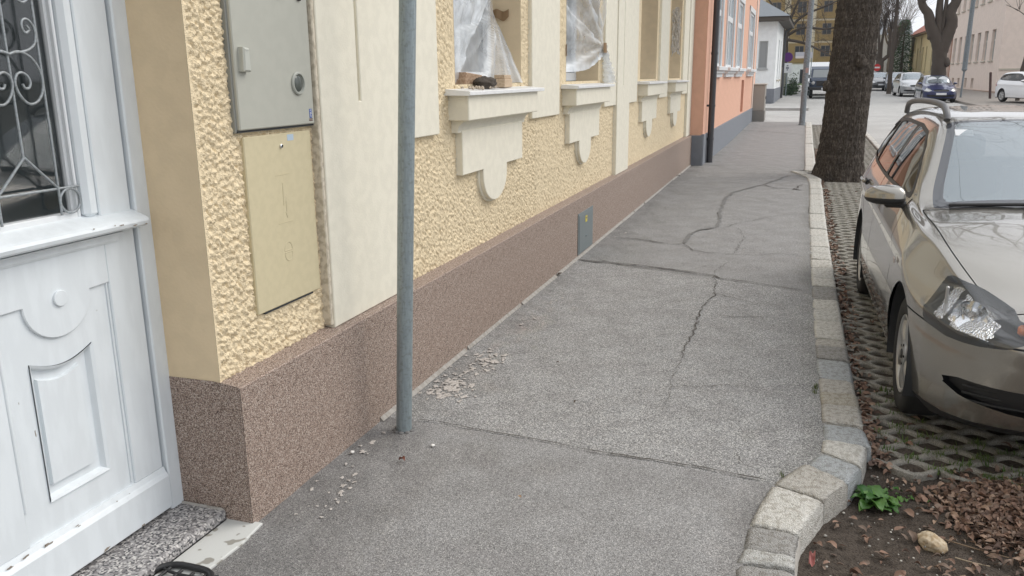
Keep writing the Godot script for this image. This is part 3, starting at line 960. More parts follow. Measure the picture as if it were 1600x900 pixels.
func meter_boxes(h: Node3D) -> void:
	# upper meter box, grey
	var a := MB.new()
	a.bx(-2.05, -1.986, 1.505, 2.16, -2.641, -3.174, 0.003)
	var fr := obj("meter_box", a, mat(lin(0.24, 0.245, 0.225), 0.5), h)
	var d := MB.new()
	d.bx(-1.990, -1.972, 1.515, 2.14, -2.65, -3.166, 0.004)
	obj("box_door", d, M.box_grey, fr)
	var g := MB.new()
	g.bx(-1.988, -1.9805, 1.507, 1.513, -2.645, -3.17)
	obj("box_gasket", g, M.dark, fr)
	var hd := MB.new()
	hd.prism(PackedVector2Array([Vector2(2.672, 1.73), Vector2(2.715, 1.728), Vector2(2.712, 1.815), Vector2(2.676, 1.818)]), -1.972, -1.945, Transform3D(Basis(Vector3(0, 0, -1), Vector3(0, 1, 0), Vector3(1, 0, 0)), Vector3.ZERO), 0.006)
	hd.bx(-1.945, -1.9435, 1.806, 1.809, -2.685, -2.703)
	obj("handle", hd, mat(lin(0.46, 0.47, 0.42), 0.4), fr)
	var ring := MB.new()
	var fx := Transform3D(Basis(Vector3(0, 0, -1), Vector3(1, 0, 0), Vector3(0, -1, 0)), Vector3(-1.972, 1.684, -3.054))
	ring.lathe(PackedVector2Array([Vector2(0.047, 0.0), Vector2(0.047, 0.006), Vector2(0.043, 0.010), Vector2(0.038, 0.010), Vector2(0.036, 0.003), Vector2(0.0, 0.003)]), 32, fx)
	obj("window_ring", ring, mat(lin(0.36, 0.37, 0.33), 0.4), fr)
	var gl := MB.new()
	gl.sphere(Vector3(-1.970, 1.684, -3.054), Vector3(0.009, 0.034, 0.034), 14)
	obj("inspection_glass", gl, mat(lin(0.085, 0.095, 0.085), 0.12), fr)
	# small sticker: blue field with a pale figure, a dark line under it
	var s1 := MB.new()
	s1.bx(-1.972, -1.9712, 1.540, 1.578, -3.128, -3.146)
	var so := obj("sticker", s1, mat(lin(0.03, 0.08, 0.32), 0.4), fr)
	var s2 := MB.new()
	for q in [[1.571, 1.574, -3.132, -3.142], [1.562, 1.565, -3.132, -3.142], [1.5565, 1.5595, -3.135, -3.142], [1.546, 1.549, -3.132, -3.142]]: s2.bx(-1.9712, -1.9706, q[0], q[1], q[2], q[3])
	s2.bx(-1.9712, -1.9706, 1.546, 1.559, -3.132, -3.1345)
	obj("sticker_figure", s2, M.sign_white, so)
	var s3 := MB.new()
	s3.bx(-1.972, -1.9712, 1.534, 1.5375, -3.124, -3.150)
	s3.bx(-1.972, -1.9712, 1.528, 1.5315, -3.124, -3.150)
	obj("sticker_line", s3, mat(lin(0.10, 0.03, 0.03), 0.5), fr)
	for q in [-2.95, -3.09]: # fixings on the top edge
		var s4 := MB.new()
		s4.bx(-1.972, -1.962, 2.012, 2.03, q, q - 0.022, 0.003)
		obj("fixing", s4, M.rubber, fr)
	# lower cover, cream
	var b := MB.new()
	b.bx(-2.05, -1.982, 0.783, 1.488, -2.685, -3.152, 0.004)
	var lo := obj("meter_cover", b, M.box_cream, h)
	lo.position.x = -0.007
	var gp := MB.new()
	gp.bx(-2.0, -1.984, 0.776, 0.783, -2.73, -3.09)
	obj("gap", gp, M.dark, lo)
	var lk := MB.new()
	lk.lathe(PackedVector2Array([Vector2(0.009, 0.0), Vector2(0.009, 0.006), Vector2(0.006, 0.009), Vector2(0.0, 0.009)]), 16, Transform3D(fx.basis, Vector3(-1.983, 1.437, -2.926)))
	var lko := obj("lock", lk, M.chrome, lo)
	var lk2 := MB.new()
	lk2.bx(-1.9745, -1.9733, 1.431, 1.441, -2.924, -2.928)
	obj("keyhole", lk2, M.dark, lko)
	var tp := MB.new()
	tp.bx(-1.983, -1.9812, 1.455, 1.480, -2.975, -3.02)
	obj("tape_scrap", tp, mat(lin(0.42, 0.52, 0.62), 0.5), lo)
	# embossed signs: two lines, a lightning flash, a two-part roundel
	var EM := mat(lin(0.53, 0.465, 0.305), 0.55)
	var P := Transform3D(Basis(Vector3(0, 0, -1), Vector3(0, 1, 0), Vector3(1, 0, 0)), Vector3.ZERO)
	for q in [[1.320, 2.872, 2.972], [1.122, 2.872, 2.972]]:
		var e1 := MB.new()
		e1.bx(-1.984, -1.9808, q[0], q[0] + 0.0025, -q[1], -q[2])
		obj("embossed_line", e1, EM, lo)
	var e2 := MB.new()
	e2.prism(PackedVector2Array([Vector2(2.914, 1.290), Vector2(2.924, 1.290), Vector2(2.924, 1.222), Vector2(2.940, 1.238), Vector2(2.940, 1.166), Vector2(2.947, 1.166), Vector2(2.935, 1.140), Vector2(2.924, 1.166), Vector2(2.931, 1.166), Vector2(2.931, 1.210), Vector2(2.914, 1.193)]), -1.984, -1.9804, P, 0.0010)
	obj("lightning_flash", e2, EM, lo)
	for s in 2:
		var e3 := MB.new()
		var pts := PackedVector3Array()
		for i in 15:
			var an := PI * i / 14.0 + PI * s
			pts.append(Vector3(-1.9825, 1.0 + sin(an) * 0.036 + (0.004 if s == 0 else -0.004), -2.925 - cos(an) * 0.028))
		e3.tube(pts, PackedFloat32Array([0.0022]), 6)
		e3.tube(PackedVector3Array([pts[0], pts[14]]), PackedFloat32Array([0.0022]), 6)
		obj("roundel_half", e3, EM, lo)

# ---------------------------------------------------------------- the white front door
func zyx(a: Array, x: float) -> PackedVector3Array: # (z, y) pairs on the plane at x
	var o := PackedVector3Array()
	for i in range(0, a.size(), 2): o.append(Vector3(x, a[i + 1], a[i]))
	return o

func build_door(h: Node3D) -> void:
	# frame
	var f := MB.new()
	f.bx(-2.34, -2.236, 0.02, 2.75, -2.364, -2.475, 0.005)
	f.bx(-2.34, -2.236, 0.02, 2.75, -0.755, -0.868, 0.005)
	f.bx(-2.34, -2.236, 2.66, 2.75, -0.868, -2.364, 0.006)
	obj("door_frame", f, M.door, h)
	var gp := MB.new() # dark rebate behind the leaves
	gp.bx(-2.36, -2.302, 0.06, 2.66, -2.34, -2.3635)
	obj("door_rebate", gp, M.dark, h)
	var stp := MB.new()
	stp.bx(-2.9, -2.03, -0.04, 0.055, -0.80, -2.428, 0.008)
	obj("doorstep", stp, M.granite, h)
	var mt := MB.new() # mortar at the step's end
	mt.bx(-2.24, -2.035, 0.0, 0.062, -2.41, -2.4279, 0.01)
	obj("mortar", mt, M.cement, h)
	for side in 2:
		var root := Node3D.new()
		root.name = "door" if side == 0 else "door_001"
		h.add_child(root)
		if side == 1: # the other leaf, mirrored about the meeting line
			root.transform = Transform3D(Basis(Vector3(1, 0, 0), Vector3(0, 1, 0), Vector3(0, 0, -1)), Vector3(0, 0, -3.232))
		door_leaf(root, side == 0)

func door_leaf(d: Node3D, grille: bool) -> void:
	var P := Transform3D(Basis(Vector3(0, 0, -1), Vector3(0, 1, 0), Vector3(1, 0, 0)), Vector3.ZERO) # polygon (−z, y) extruded along x
	# stiles and rails
	for q in [[-2.212, -2.355], [-1.618, -1.752]]:
		var s := MB.new()
		s.bx(-2.30, -2.250, 0.238, 2.65, q[0], q[1], 0.004)
		obj("stile", s, M.door, d)
	var mol := MB.new() # narrow upright bead beside the meeting stile
	mol.tube(PackedVector3Array([Vector3(-2.254, 0.36, -1.757), Vector3(-2.254, 1.17, -1.757)]), PackedFloat32Array([0.007]), 8)
	mol.tube(PackedVector3Array([Vector3(-2.256, 0.25, -2.199), Vector3(-2.256, 1.17, -2.203)]), PackedFloat32Array([0.004]), 8)
	obj("bead", mol, M.door, d)
	var r := MB.new()
	var rp := PackedVector2Array([Vector2(-2.30, 0.070), Vector2(-2.232, 0.070), Vector2(-2.228, 0.074), Vector2(-2.228, 0.205), Vector2(-2.236, 0.218), Vector2(-2.240, 0.222), Vector2(-2.248, 0.240), Vector2(-2.30, 0.240)])
	r.prism(rp, 1.618, 2.356, Transform3D(Basis(Vector3(1, 0, 0), Vector3(0, 1, 0), Vector3(0, 0, -1)), Vector3.ZERO))
	obj("bottom_rail", r, M.door, d)
	# panelled field: pieces round the sunk panel
	var x := -2.258
	var arc := PackedVector2Array() # the hollow curve over the panel
	for i in 13:
		var t := i / 12.0
		arc.append(Vector2(lerpf(1.853, 2.108, t), 0.828 - 0.034 * sin(t * PI)))
	var fl := MB.new()
	fl.bx(-2.30, x, 0.24, 1.19, -1.752, -1.853)
	fl.bx(-2.30, x, 0.24, 1.19, -2.108, -2.212)
	fl.bx(-2.30, x, 0.24, 0.348, -1.853, -2.108)
	var tp := arc.duplicate()
	tp.append(Vector2(2.108, 1.19))
	tp.append(Vector2(1.853, 1.19))
	fl.prism(tp, -2.30, x, P)
	obj("panel_field", fl, M.door, d)
	# sunk panel: sloping border, then the raised middle
	var pn := MB.new()
	var inner := PackedVector2Array()
	for i in 13:
		var t := i / 12.0
		inner.append(Vector2(lerpf(1.881, 2.046, t), 0.766 - 0.020 * sin(t * PI)))
	var X := func(p: Vector2, xx: float) -> Vector3: return Vector3(xx, p.y, -p.x)
	var ring := func(mb: MB, o: PackedVector2Array, xo: float, i2: PackedVector2Array, xi: float) -> void:
		for k in o.size():
			var k2 := (k + 1) % o.size()
			mb._q(X.call(o[k], xo), X.call(o[k2], xo), X.call(i2[k2], xi), X.call(i2[k], xi), Vector3(1, 0, 0))
	var L0 := arc.duplicate(); L0.append(Vector2(2.108, 0.348)); L0.append(Vector2(1.853, 0.348))
	var L1 := inner.duplicate(); L1.append(Vector2(2.046, 0.400)); L1.append(Vector2(1.881, 0.400))
	var mid := func(t: float) -> PackedVector2Array:
		var o := PackedVector2Array()
		for k in L0.size(): o.append(L0[k].lerp(L1[k], t))
		return o
	ring.call(pn, L0, x + 0.006, mid.call(0.18), x + 0.002)
	ring.call(pn, mid.call(0.18), x + 0.002, mid.call(0.35), x - 0.016)
	ring.call(pn, mid.call(0.35), x - 0.016, mid.call(0.93), x - 0.016)
	ring.call(pn, mid.call(0.93), x - 0.016, L1, x - 0.004)
	var T := Geometry2D.triangulate_polygon(L1)
	for k in range(0, T.size(), 3): pn._f3(P, L1[T[k]], L1[T[k + 1]], L1[T[k + 2]], x - 0.004, Vector3(1, 0, 0))
	obj("lower_panel", pn, M.door, d)
	# raised shield with a half-round tongue, and its boss
	var sh := MB.new()
	var sp := PackedVector2Array([Vector2(1.7525, 1.185), Vector2(1.7525, 1.012), Vector2(1.856, 1.012)])
	for i in range(1, 20):
		var an := PI + PI * i / 20.0
		sp.append(Vector2(1.9905 + cos(an) * 0.1345, 1.012 + sin(an) * 0.128))
	sp.append_array(PackedVector2Array([Vector2(2.125, 1.014), Vector2(2.2115, 1.016), Vector2(2.2115, 1.185)]))
	sh.prism(sp, x, x + 0.010, P, 0.003)
	obj("shield", sh, M.door, d)
	var kb := MB.new()
	kb.lathe(PackedVector2Array([Vector2(0.027, 0.0), Vector2(0.027, 0.006), Vector2(0.025, 0.008), Vector2(0.0, 0.0085)]), 24, Transform3D(Basis(Vector3(0, 0, -1), Vector3(1, 0, 0), Vector3(0, -1, 0)), Vector3(x + 0.010, 1.013, -1.998)))
	obj("boss", kb, M.door, d)
	# projecting ledge under the glass, on a hollow moulding
	var lg := MB.new()
	var lp := PackedVector2Array([Vector2(-2.30, 1.19), Vector2(-2.196, 1.196), Vector2(-2.184, 1.204), Vector2(-2.180, 1.216), Vector2(-2.184, 1.226), Vector2(-2.196, 1.232), Vector2(-2.30, 1.268)])
	lg.prism(lp, 1.618, 2.362, Transform3D(Basis(Vector3(1, 0, 0), Vector3(0, 1, 0), Vector3(0, 0, -1)), Vector3.ZERO))
	obj("ledge", lg, M.door, d)
	var cv := MB.new()
	var cp := PackedVector2Array()
	for i in 9:
		var t := PI / 2 * i / 8.0
		cp.append(Vector2(-2.208 - 0.032 * sin(t), 1.190 - 0.030 * (1.0 - cos(t))))
	cp.append_array(PackedVector2Array([Vector2(-2.244, 1.152), Vector2(-2.29, 1.152), Vector2(-2.29, 1.19)]))
	cv.prism(cp, 1.618, 2.27, Transform3D(Basis(Vector3(1, 0, 0), Vector3(0, 1, 0), Vector3(0, 0, -1)), Vector3.ZERO))
	obj("ledge_moulding", cv, M.door, d)
	# glazing: rounded moulding, rebate strip, pane
	var gm := MB.new()
	for q in [[-2.183, 1.0], [-1.731, -1.0]]:
		var z: float = q[0]
		gm.box(Vector3(-2.268, 1.86, z), Vector3(0.05, 1.22, 0.058), 0.016)
	gm.bx(-2.29, -2.25, 2.46, 2.65, -1.752, -2.212, 0.006)
	obj("glazing_moulding", gm, M.door, d)
	var gs := MB.new()
	for z in [-2.146, -1.768]:
		gs.bx(-2.30, -2.268, 1.25, 2.46, z - 0.006, z + 0.006, 0.003)
		gs.bx(-2.31, -2.285, 1.25, 2.46, z - 0.014, z + 0.014, 0.003)
	gs.bx(-2.31, -2.27, 1.25, 1.276, -1.774, -2.14, 0.003)
	obj("rebate_strip", gs, M.frame_white, d)
	var pa := MB.new()
	pa.bx(-2.305, -2.300, 1.27, 2.46, -1.77, -2.15)
	obj("pane", pa, M.glass, d)
	var bk := MB.new() # dark hall and a lace of reflections' worth of depth behind the glass
	bk.bx(-2.62, -2.60, 0.9, 2.7, -1.5, -2.5)
	obj("hall_blind", bk, mat(lin(0.075, 0.08, 0.078), 0.8), d)
	# wrought-iron grille
	var g := MB.new()
	var gx := -2.262
	var rr := PackedFloat32Array([0.0042])
	for z in [-2.068, -1.846]: g.tube(zyx([z, 1.275, z, 2.46], gx), rr, 8)
	g.tube(zyx([-1.955, 1.473, -1.955, 2.46], gx), rr, 8)
	g.tube(zyx([-2.150, 1.3625, -1.765, 1.3625], gx), rr, 8)
	g.tube(zyx([-1.955, 1.473, -2.064, 1.366], gx + 0.003), rr, 8)
	g.tube(zyx([-1.955, 1.473, -1.846, 1.366], gx + 0.003), rr, 8)
	for s in [-1.0, 1.0]:
		var q := PackedVector3Array()
		for i in 25: q.append(Vector3(gx, 1.3185 + sin(TAU * i / 24) * 0.040, -1.957 + s * 0.152 + cos(TAU * i / 24) * 0.040))
		g.tube(q, rr, 8, false)
		# pairs of scrolls
		var M1 := func(a: Array) -> PackedVector3Array:
			var o := PackedVector3Array()
			for i in range(0, a.size(), 2):
				var zz: float = a[i]
				o.append(Vector3(gx + 0.006, a[i + 1], -1.957 + s * (-1.957 - zz) * -1.0))
			return catmull(o, 5)
		var big: Array = []
		# one S: small upper spiral, then the large lower spiral
		for p in [[-2.030, 1.868], [-2.040, 1.855], [-2.024, 1.846], [-2.014, 1.863], [-2.019, 1.882], [-2.037, 1.886], [-2.055, 1.868], [-2.060, 1.842], [-2.052, 1.815], [-2.031, 1.798], [-2.005, 1.790], [-1.975, 1.787], [-1.957, 1.782]]: big.append_array(p)
		g.tube(M1.call(big), rr, 8)
		big = []
		for p in [[-1.957, 1.782], [-1.985, 1.790], [-2.012, 1.784], [-2.036, 1.768], [-2.055, 1.738], [-2.062, 1.705], [-2.055, 1.668], [-2.035, 1.642], [-2.008, 1.633], [-1.986, 1.644], [-1.968, 1.670], [-1.962, 1.700], [-1.972, 1.722], [-1.990, 1.728], [-2.008, 1.718], [-2.016, 1.698], [-2.008, 1.682], [-1.994, 1.682], [-1.988, 1.694]]: big.append_array(p)
		g.tube(M1.call(big), rr, 8)
		big = []
		for p in [[-1.957, 2.05], [-1.990, 2.045], [-2.03, 2.02], [-2.055, 1.985], [-2.05, 1.95], [-2.03, 1.935], [-2.01, 1.945], [-2.01, 1.965]]: big.append_array(p)
		g.tube(M1.call(big), rr, 8)
	g.sphere(Vector3(gx, 1.985, -1.957), Vector3(0.012, 0.012, 0.012), 8)
	obj("grille", g, M.iron, d)
	# where the paint has flaked off
	rng.seed = 99
	for q in [[-2.232, 1.2185, 0.014, 0.0035, 0.0], [-2.20, 1.222, 0.006, 0.003, 0.0], [-2.11, 1.226, 0.006, 0.0035, 0.0], [-2.29, 1.208, 0.02, 0.003, 0.0], [-2.345, 1.205, 0.012, 0.003, 0.0]]:
		chip(d, -2.1795 + q[4], q[0], q[1], q[2], q[3])
	for q in [[-1.80, 0.226, 0.028, 0.006, 0.0], [-1.92, 0.228, 0.012, 0.003, 0.0], [-1.93, 0.222, 0.012, 0.003, 0.0], [-2.10, 0.226, 0.006, 0.003, 0.0], [-2.16, 0.226, 0.005, 0.002, 0.0], [-1.72, 0.23, 0.02, 0.006, 0.0], [-1.66, 0.226, 0.015, 0.007, 0.0]]:
		chip(d, -2.2345, q[0], q[1], q[2], q[3])
	for q in [[-1.84, 0.60, 0.003, 0.02, 0.0], [-1.80, 0.72, 0.002, 0.006, 0.0], [-2.15, 0.93, 0.002, 0.004, 0.0], [-1.765, 0.45, 0.003, 0.012, 0.0], [-1.765, 0.39, 0.003, 0.02, 0.0]]: chip(d, -2.2575, q[0], q[1], q[2], q[3])
	for q in [[-2.02, 0.080, 0.02, 0.008, 0.0], [-2.2, 0.077, 0.012, 0.005, 0.0]]: chip(d, -2.2275, q[0], q[1], q[2], q[3])
	rng.seed = 7

func chip(door: Node3D, x: float, z: float, y: float, rz: float, ry: float) -> void:
	var mb := MB.new()
	var k := 11
	var pts := []
	for i in k:
		var a := TAU * i / k
		var r := rng.randf_range(0.3, 1.0)
		pts.append(Vector3(x, y + sin(a) * ry * r, z + cos(a) * rz * r))
	for i in range(1, k - 1):
		var a: Vector3 = pts[0]
		var b: Vector3 = pts[i]
		var e: Vector3 = pts[i + 1]
		if (b - a).cross(e - a).x < 0: mb.tri3(a, e, b)
		else: mb.tri3(a, b, e)
	obj("paint_flake", mb, M.chip, door)

# ---------------------------------------------------------------- houses further off
# a wall along local +s (to the right seen from outside), with holes: [s0, s1, y0, y1]; drawn at local depth d, outside faces +z
func holed_wall(mb: MB, s0: float, s1: float, y0: float, y1: float, holes: Array, depth: float) -> void:
	var ss := [s0, s1]
	var ys := [y0, y1]
	for q in holes:
		ss.append_array([q[0], q[1]])
		ys.append_array([q[2], q[3]])
	ss.sort(); ys.sort()
	for i in ss.size() - 1:
		for j in ys.size() - 1:
			if ss[i + 1] - ss[i] < 1e-4 or ys[j + 1] - ys[j] < 1e-4: continue
			var cs: float = (ss[i] + ss[i + 1]) / 2
			var cy: float = (ys[j] + ys[j + 1]) / 2
			var hole := false
			for q in holes:
				if cs > q[0] and cs < q[1] and cy > q[2] and cy < q[3]: hole = true
			if hole: continue
			mb.quad(Vector3(ss[i], ys[j], 0), Vector3(ss[i + 1], ys[j], 0), Vector3(ss[i + 1], ys[j + 1], 0), Vector3(ss[i], ys[j + 1], 0))
	for q in holes:
		var a := Vector3(q[0], q[2], 0)
		var b := Vector3(q[1], q[2], 0)
		var c := Vector3(q[1], q[3], 0)
		var d := Vector3(q[0], q[3], 0)
		var k := Vector3(0, 0, -depth)
		mb.quad(a, a + k, b + k, b)
		mb.quad(b, b + k, c + k, c)
		mb.quad(c, c + k, d + k, d)
		mb.quad(d, d + k, a + k, a)

# window set into a hole: frame, mullion, transom, pane; optional sill
func far_window(h: Node3D, q: Array, z: float, fr: Material, mull := true, transom := 0.0, pane: Material = null, sill: Material = null) -> void:
	var a := MB.new()
	var w := 0.07
	a.bx(q[0], q[0] + w, q[2], q[3], z - 0.05, z)
	a.bx(q[1] - w, q[1], q[2], q[3], z - 0.05, z)
	a.bx(q[0] + w, q[1] - w, q[2], q[2] + w, z - 0.05, z)
	a.bx(q[0] + w, q[1] - w, q[3] - w, q[3], z - 0.05, z)
	var m: float = (q[0] + q[1]) / 2
	if mull: a.bx(m - 0.04, m + 0.04, q[2] + w, q[3] - w, z - 0.05, z - 0.003)
	if transom > 0.0: a.bx(q[0] + w, q[1] - w, transom - 0.06, transom + 0.06, z - 0.05, z - 0.006)
	var o := obj("window", a, fr, h)
	var p := MB.new()
	p.bx(q[0] + w, q[1] - w, q[2] + w, q[3] - w, z - 0.04, z - 0.03)
	obj("pane", p, pane if pane else M.pane_far, o)
	if sill:
		var s := MB.new()
		s.bx(q[0] - 0.08, q[1] + 0.08, q[2] - 0.09, q[2] - 0.002, z, 0.09, 0.01)
		obj("sill", s, sill, o)

func build_orange_house() -> void:
	M.pane_far = mat(lin(0.15, 0.17, 0.18), 0.06)
	M.pane_dark = mat(lin(0.035, 0.04, 0.045), 0.15)
	M.pane_blue = mat(lin(0.36, 0.41, 0.44), 0.25)
	M.pane_sky = mat(lin(0.34, 0.36, 0.36), 0.08)
	# local +x runs away from the camera along the street... its outside faces +z (towards the street)
	var h := thing("orange_house", "orange rendered house with dark grey plinth next to the cream house", "house", Vector3(-1.73, 0, -16.515), PI / 2 - 0.01225)
	var holes := []
	for q in [[1.35, 2.75], [3.85, 5.65], [6.65, 8.45], [10.9, 13.1]]: holes.append([q[0], q[1], 1.88, 3.6])
	holes.append([9.25, 10.2, 0.62, 1.56])
	var w := MB.new()
	holed_wall(w, 0.0, 15.4, 0.58, 6.0, holes, 0.07)
	# near end wall and the rest of the block
	w.quad(Vector3(0, 0.58, -8), Vector3(0, 0.58, 0), Vector3(0, 6, 0), Vector3(0, 6, -8))
	w.quad(Vector3(15.4, 0.58, 0), Vector3(15.4, 0.58, -8), Vector3(15.4, 6, -8), Vector3(15.4, 6, 0))
	w.quad(Vector3(15.4, 0.0, -8), Vector3(0, 0.0, -8), Vector3(0, 6, -8), Vector3(15.4, 6, -8))
	w.bx(0.02, 0.46, 0.58, 5.9, -0.05, 0.018, 0.004)
	obj("wall", w, M.orange, h)
	var bk := MB.new()
	bk.quad(Vector3(9.2, 0.5, -0.068), Vector3(10.3, 0.5, -0.068), Vector3(10.3, 1.6, -0.068), Vector3(9.2, 1.6, -0.068))
	obj("niche_panel", bk, mat(lin(0.42, 0.15, 0.07), 0.8), h)
	var p := MB.new()
	p.bx(-0.012, 15.42, -0.1, 0.58, -8.0, 0.03, 0.008)
	p.bx(0.0, 0.10, -0.1, 0.60, -0.02, 0.045, 0.005)
	obj("plinth", p, M.orange_plinth, h)
	for k in 4:
		var q: Array = holes[k]
		far_window(h, q, -0.012, M.frame_white, true, 3.0, M.pane_blue)
		var s := MB.new() # white surround and stepped sill
		s.bx(q[0] - 0.12, q[0], 1.88, 3.75, -0.01, 0.035, 0.004)
		s.bx(q[1], q[1] + 0.12, 1.88, 3.75, -0.01, 0.035, 0.004)
		s.bx(q[0] - 0.12, q[1] + 0.12, 3.6, 3.75, -0.01, 0.036, 0.004)
		s.bx(q[0] - 0.20, q[1] + 0.20, 1.80, 1.88, -0.02, 0.16, 0.008)
		s.bx(q[0] - 0.16, q[1] + 0.16, 1.74, 1.80, -0.02, 0.10, 0.008)
		s.bx(q[0] - 0.12, q[1] + 0.12, 1.66, 1.74, -0.02, 0.06, 0.008)
		obj("window_surround", s, M.frame_white, h)
	var st := MB.new() # pale corner strip at the far end
	st.bx(14.0, 14.35, 0.58, 5.9, -0.02, 0.03, 0.005)
	obj("corner_strip", st, mat(lin(0.66, 0.55, 0.48), 0.9), h)
	var dp := MB.new() # downpipe
	dp.tube(PackedVector3Array([Vector3(0.66, 0.0, 0.10), Vector3(0.66, 6.0, 0.10)]), PackedFloat32Array([0.062]), 14)
	for y in [0.45, 1.1, 2.1, 3.4]: dp.lathe(PackedVector2Array([Vector2(0.068, y), Vector2(0.070, y + 0.005), Vector2(0.070, y + 0.035), Vector2(0.068, y + 0.04)]), 14, Transform3D(Basis(), Vector3(0.66, 0, 0.10)))
	for y in [1.1, 3.4]: dp.bx(0.62, 0.70, y, y + 0.04, 0.0, 0.05)
	obj("downpipe", dp, M.pipe, h)
	var rf := MB.new()
	rf.quad(Vector3(-0.1, 5.95, 0.4), Vector3(15.5, 5.95, 0.4), Vector3(15.5, 9.6, -4), Vector3(-0.1, 9.6, -4))
	rf.quad(Vector3(15.5, 5.95, -8.3), Vector3(-0.1, 5.95, -8.3), Vector3(-0.1, 9.6, -4), Vector3(15.5, 9.6, -4))
	rf.tri3(Vector3(-0.1, 5.95, -8.3), Vector3(-0.1, 5.95, 0.4), Vector3(-0.1, 9.6, -4))
	rf.tri3(Vector3(15.5, 5.95, 0.4), Vector3(15.5, 5.95, -8.3), Vector3(15.5, 9.6, -4))
	obj("roof", rf, M.roof_red, h)

func build_white_house() -> void:
	# near corner at local origin; +x away along the street, +z out to the street
	var y0 := 0.25
	var h := thing("white_house", "low white house with grey plinth and slate hipped roof beyond the side street", "house", Vector3(-1.27, y0, -46.3), PI / 2 - 0.02)
	var w := MB.new()
	var hol := [[2.2, 3.2, 1.2, 3.3], [4.6, 5.6, 1.2, 3.3]]
	holed_wall(w, 0.0, 7.6, 0.75, 4.1, hol, 0.12)
	w.quad(Vector3(7.6, 0, 0), Vector3(7.6, 0, -9), Vector3(7.6, 4.1, -9), Vector3(7.6, 4.1, 0))
	w.quad(Vector3(7.6, 0, -9), Vector3(0, 0, -9), Vector3(0, 4.1, -9), Vector3(7.6, 4.1, -9))
	# end wall facing the side street: local -x
	w.xf = Transform3D(Basis(Vector3(0, 0, 1), Vector3(0, 1, 0), Vector3(-1, 0, 0)), Vector3.ZERO)
	var hole2 := [[-0.86, -0.42, 1.78, 3.15], [-3.2, -2.2, 1.78, 3.15], [-5.2, -4.2, 1.78, 3.15]]
	holed_wall(w, -9.0, 0.0, 0.75, 4.1, hole2, 0.12)
	w.xf = Transform3D()
	obj("wall", w, M.white_plaster, h)
	var p := MB.new()
	p.bx(-0.04, 7.6, -0.3, 0.75, -8.96, 0.04, 0.01)
	obj("plinth", p, M.orange_plinth, h)
	for q in hol: far_window(h, q, -0.08, M.frame_white, true, 2.6, M.pane_far, M.stone_trim)
	for q in hole2:
		var a := MB.new()
		a.xf = Transform3D(Basis(Vector3(0, 0, 1), Vector3(0, 1, 0), Vector3(-1, 0, 0)), Vector3.ZERO)
		a.bx(q[0], q[0] + 0.06, q[2], q[3], -0.1, -0.05)
		a.bx(q[1] - 0.06, q[1], q[2], q[3], -0.1, -0.05)
		a.bx(q[0] + 0.06, q[1] - 0.06, q[2], q[2] + 0.06, -0.1, -0.05)
		a.bx(q[0] + 0.06, q[1] - 0.06, q[3] - 0.06, q[3], -0.1, -0.05)
		a.bx(q[0] - 0.05, q[1] + 0.05, q[2] - 0.09, q[2] - 0.003, -0.05, 0.06)
		var o := obj("window", a, mat(lin(0.36, 0.38, 0.38), 0.5), h)
		var pn := MB.new()
		pn.xf = a.xf
		pn.bx(q[0] + 0.06, q[1] - 0.06, q[2] + 0.06, q[3] - 0.06, -0.09, -0.08)
		obj("pane", pn, mat(lin(0.28, 0.31, 0.32), 0.08), o)
	var ev := MB.new() # overhanging eaves
	ev.bx(-0.55, 8.1, 4.1, 4.32, -9.5, 0.55, 0.02)
	obj("eaves", ev, M.eave, h)
	var rf := MB.new()
	var A := Vector3(-0.6, 4.325, 0.6)
	var B := Vector3(8.2, 4.325, 0.6)
	var C := Vector3(8.2, 4.325, -9.6)
	var D := Vector3(-0.6, 4.325, -9.6)
	var e := Vector3(3.4, 7.1, -4.0)
	var f := Vector3(3.9, 7.1, -5.2)
	rf.quad(A, B, f, e); rf.tri3(B, C, f); rf.quad(C, D, e, f); rf.tri3(D, A, e)
	obj("roof", rf, M.roof_slate, h)
	var dp := MB.new()
	dp.tube(PackedVector3Array([Vector3(7.3, 0.1, 0.12), Vector3(7.3, 3.9, 0.12), Vector3(7.3, 4.15, 0.45)]), PackedFloat32Array([0.06]), 10)
	obj("downpipe", dp, M.pipe, h)

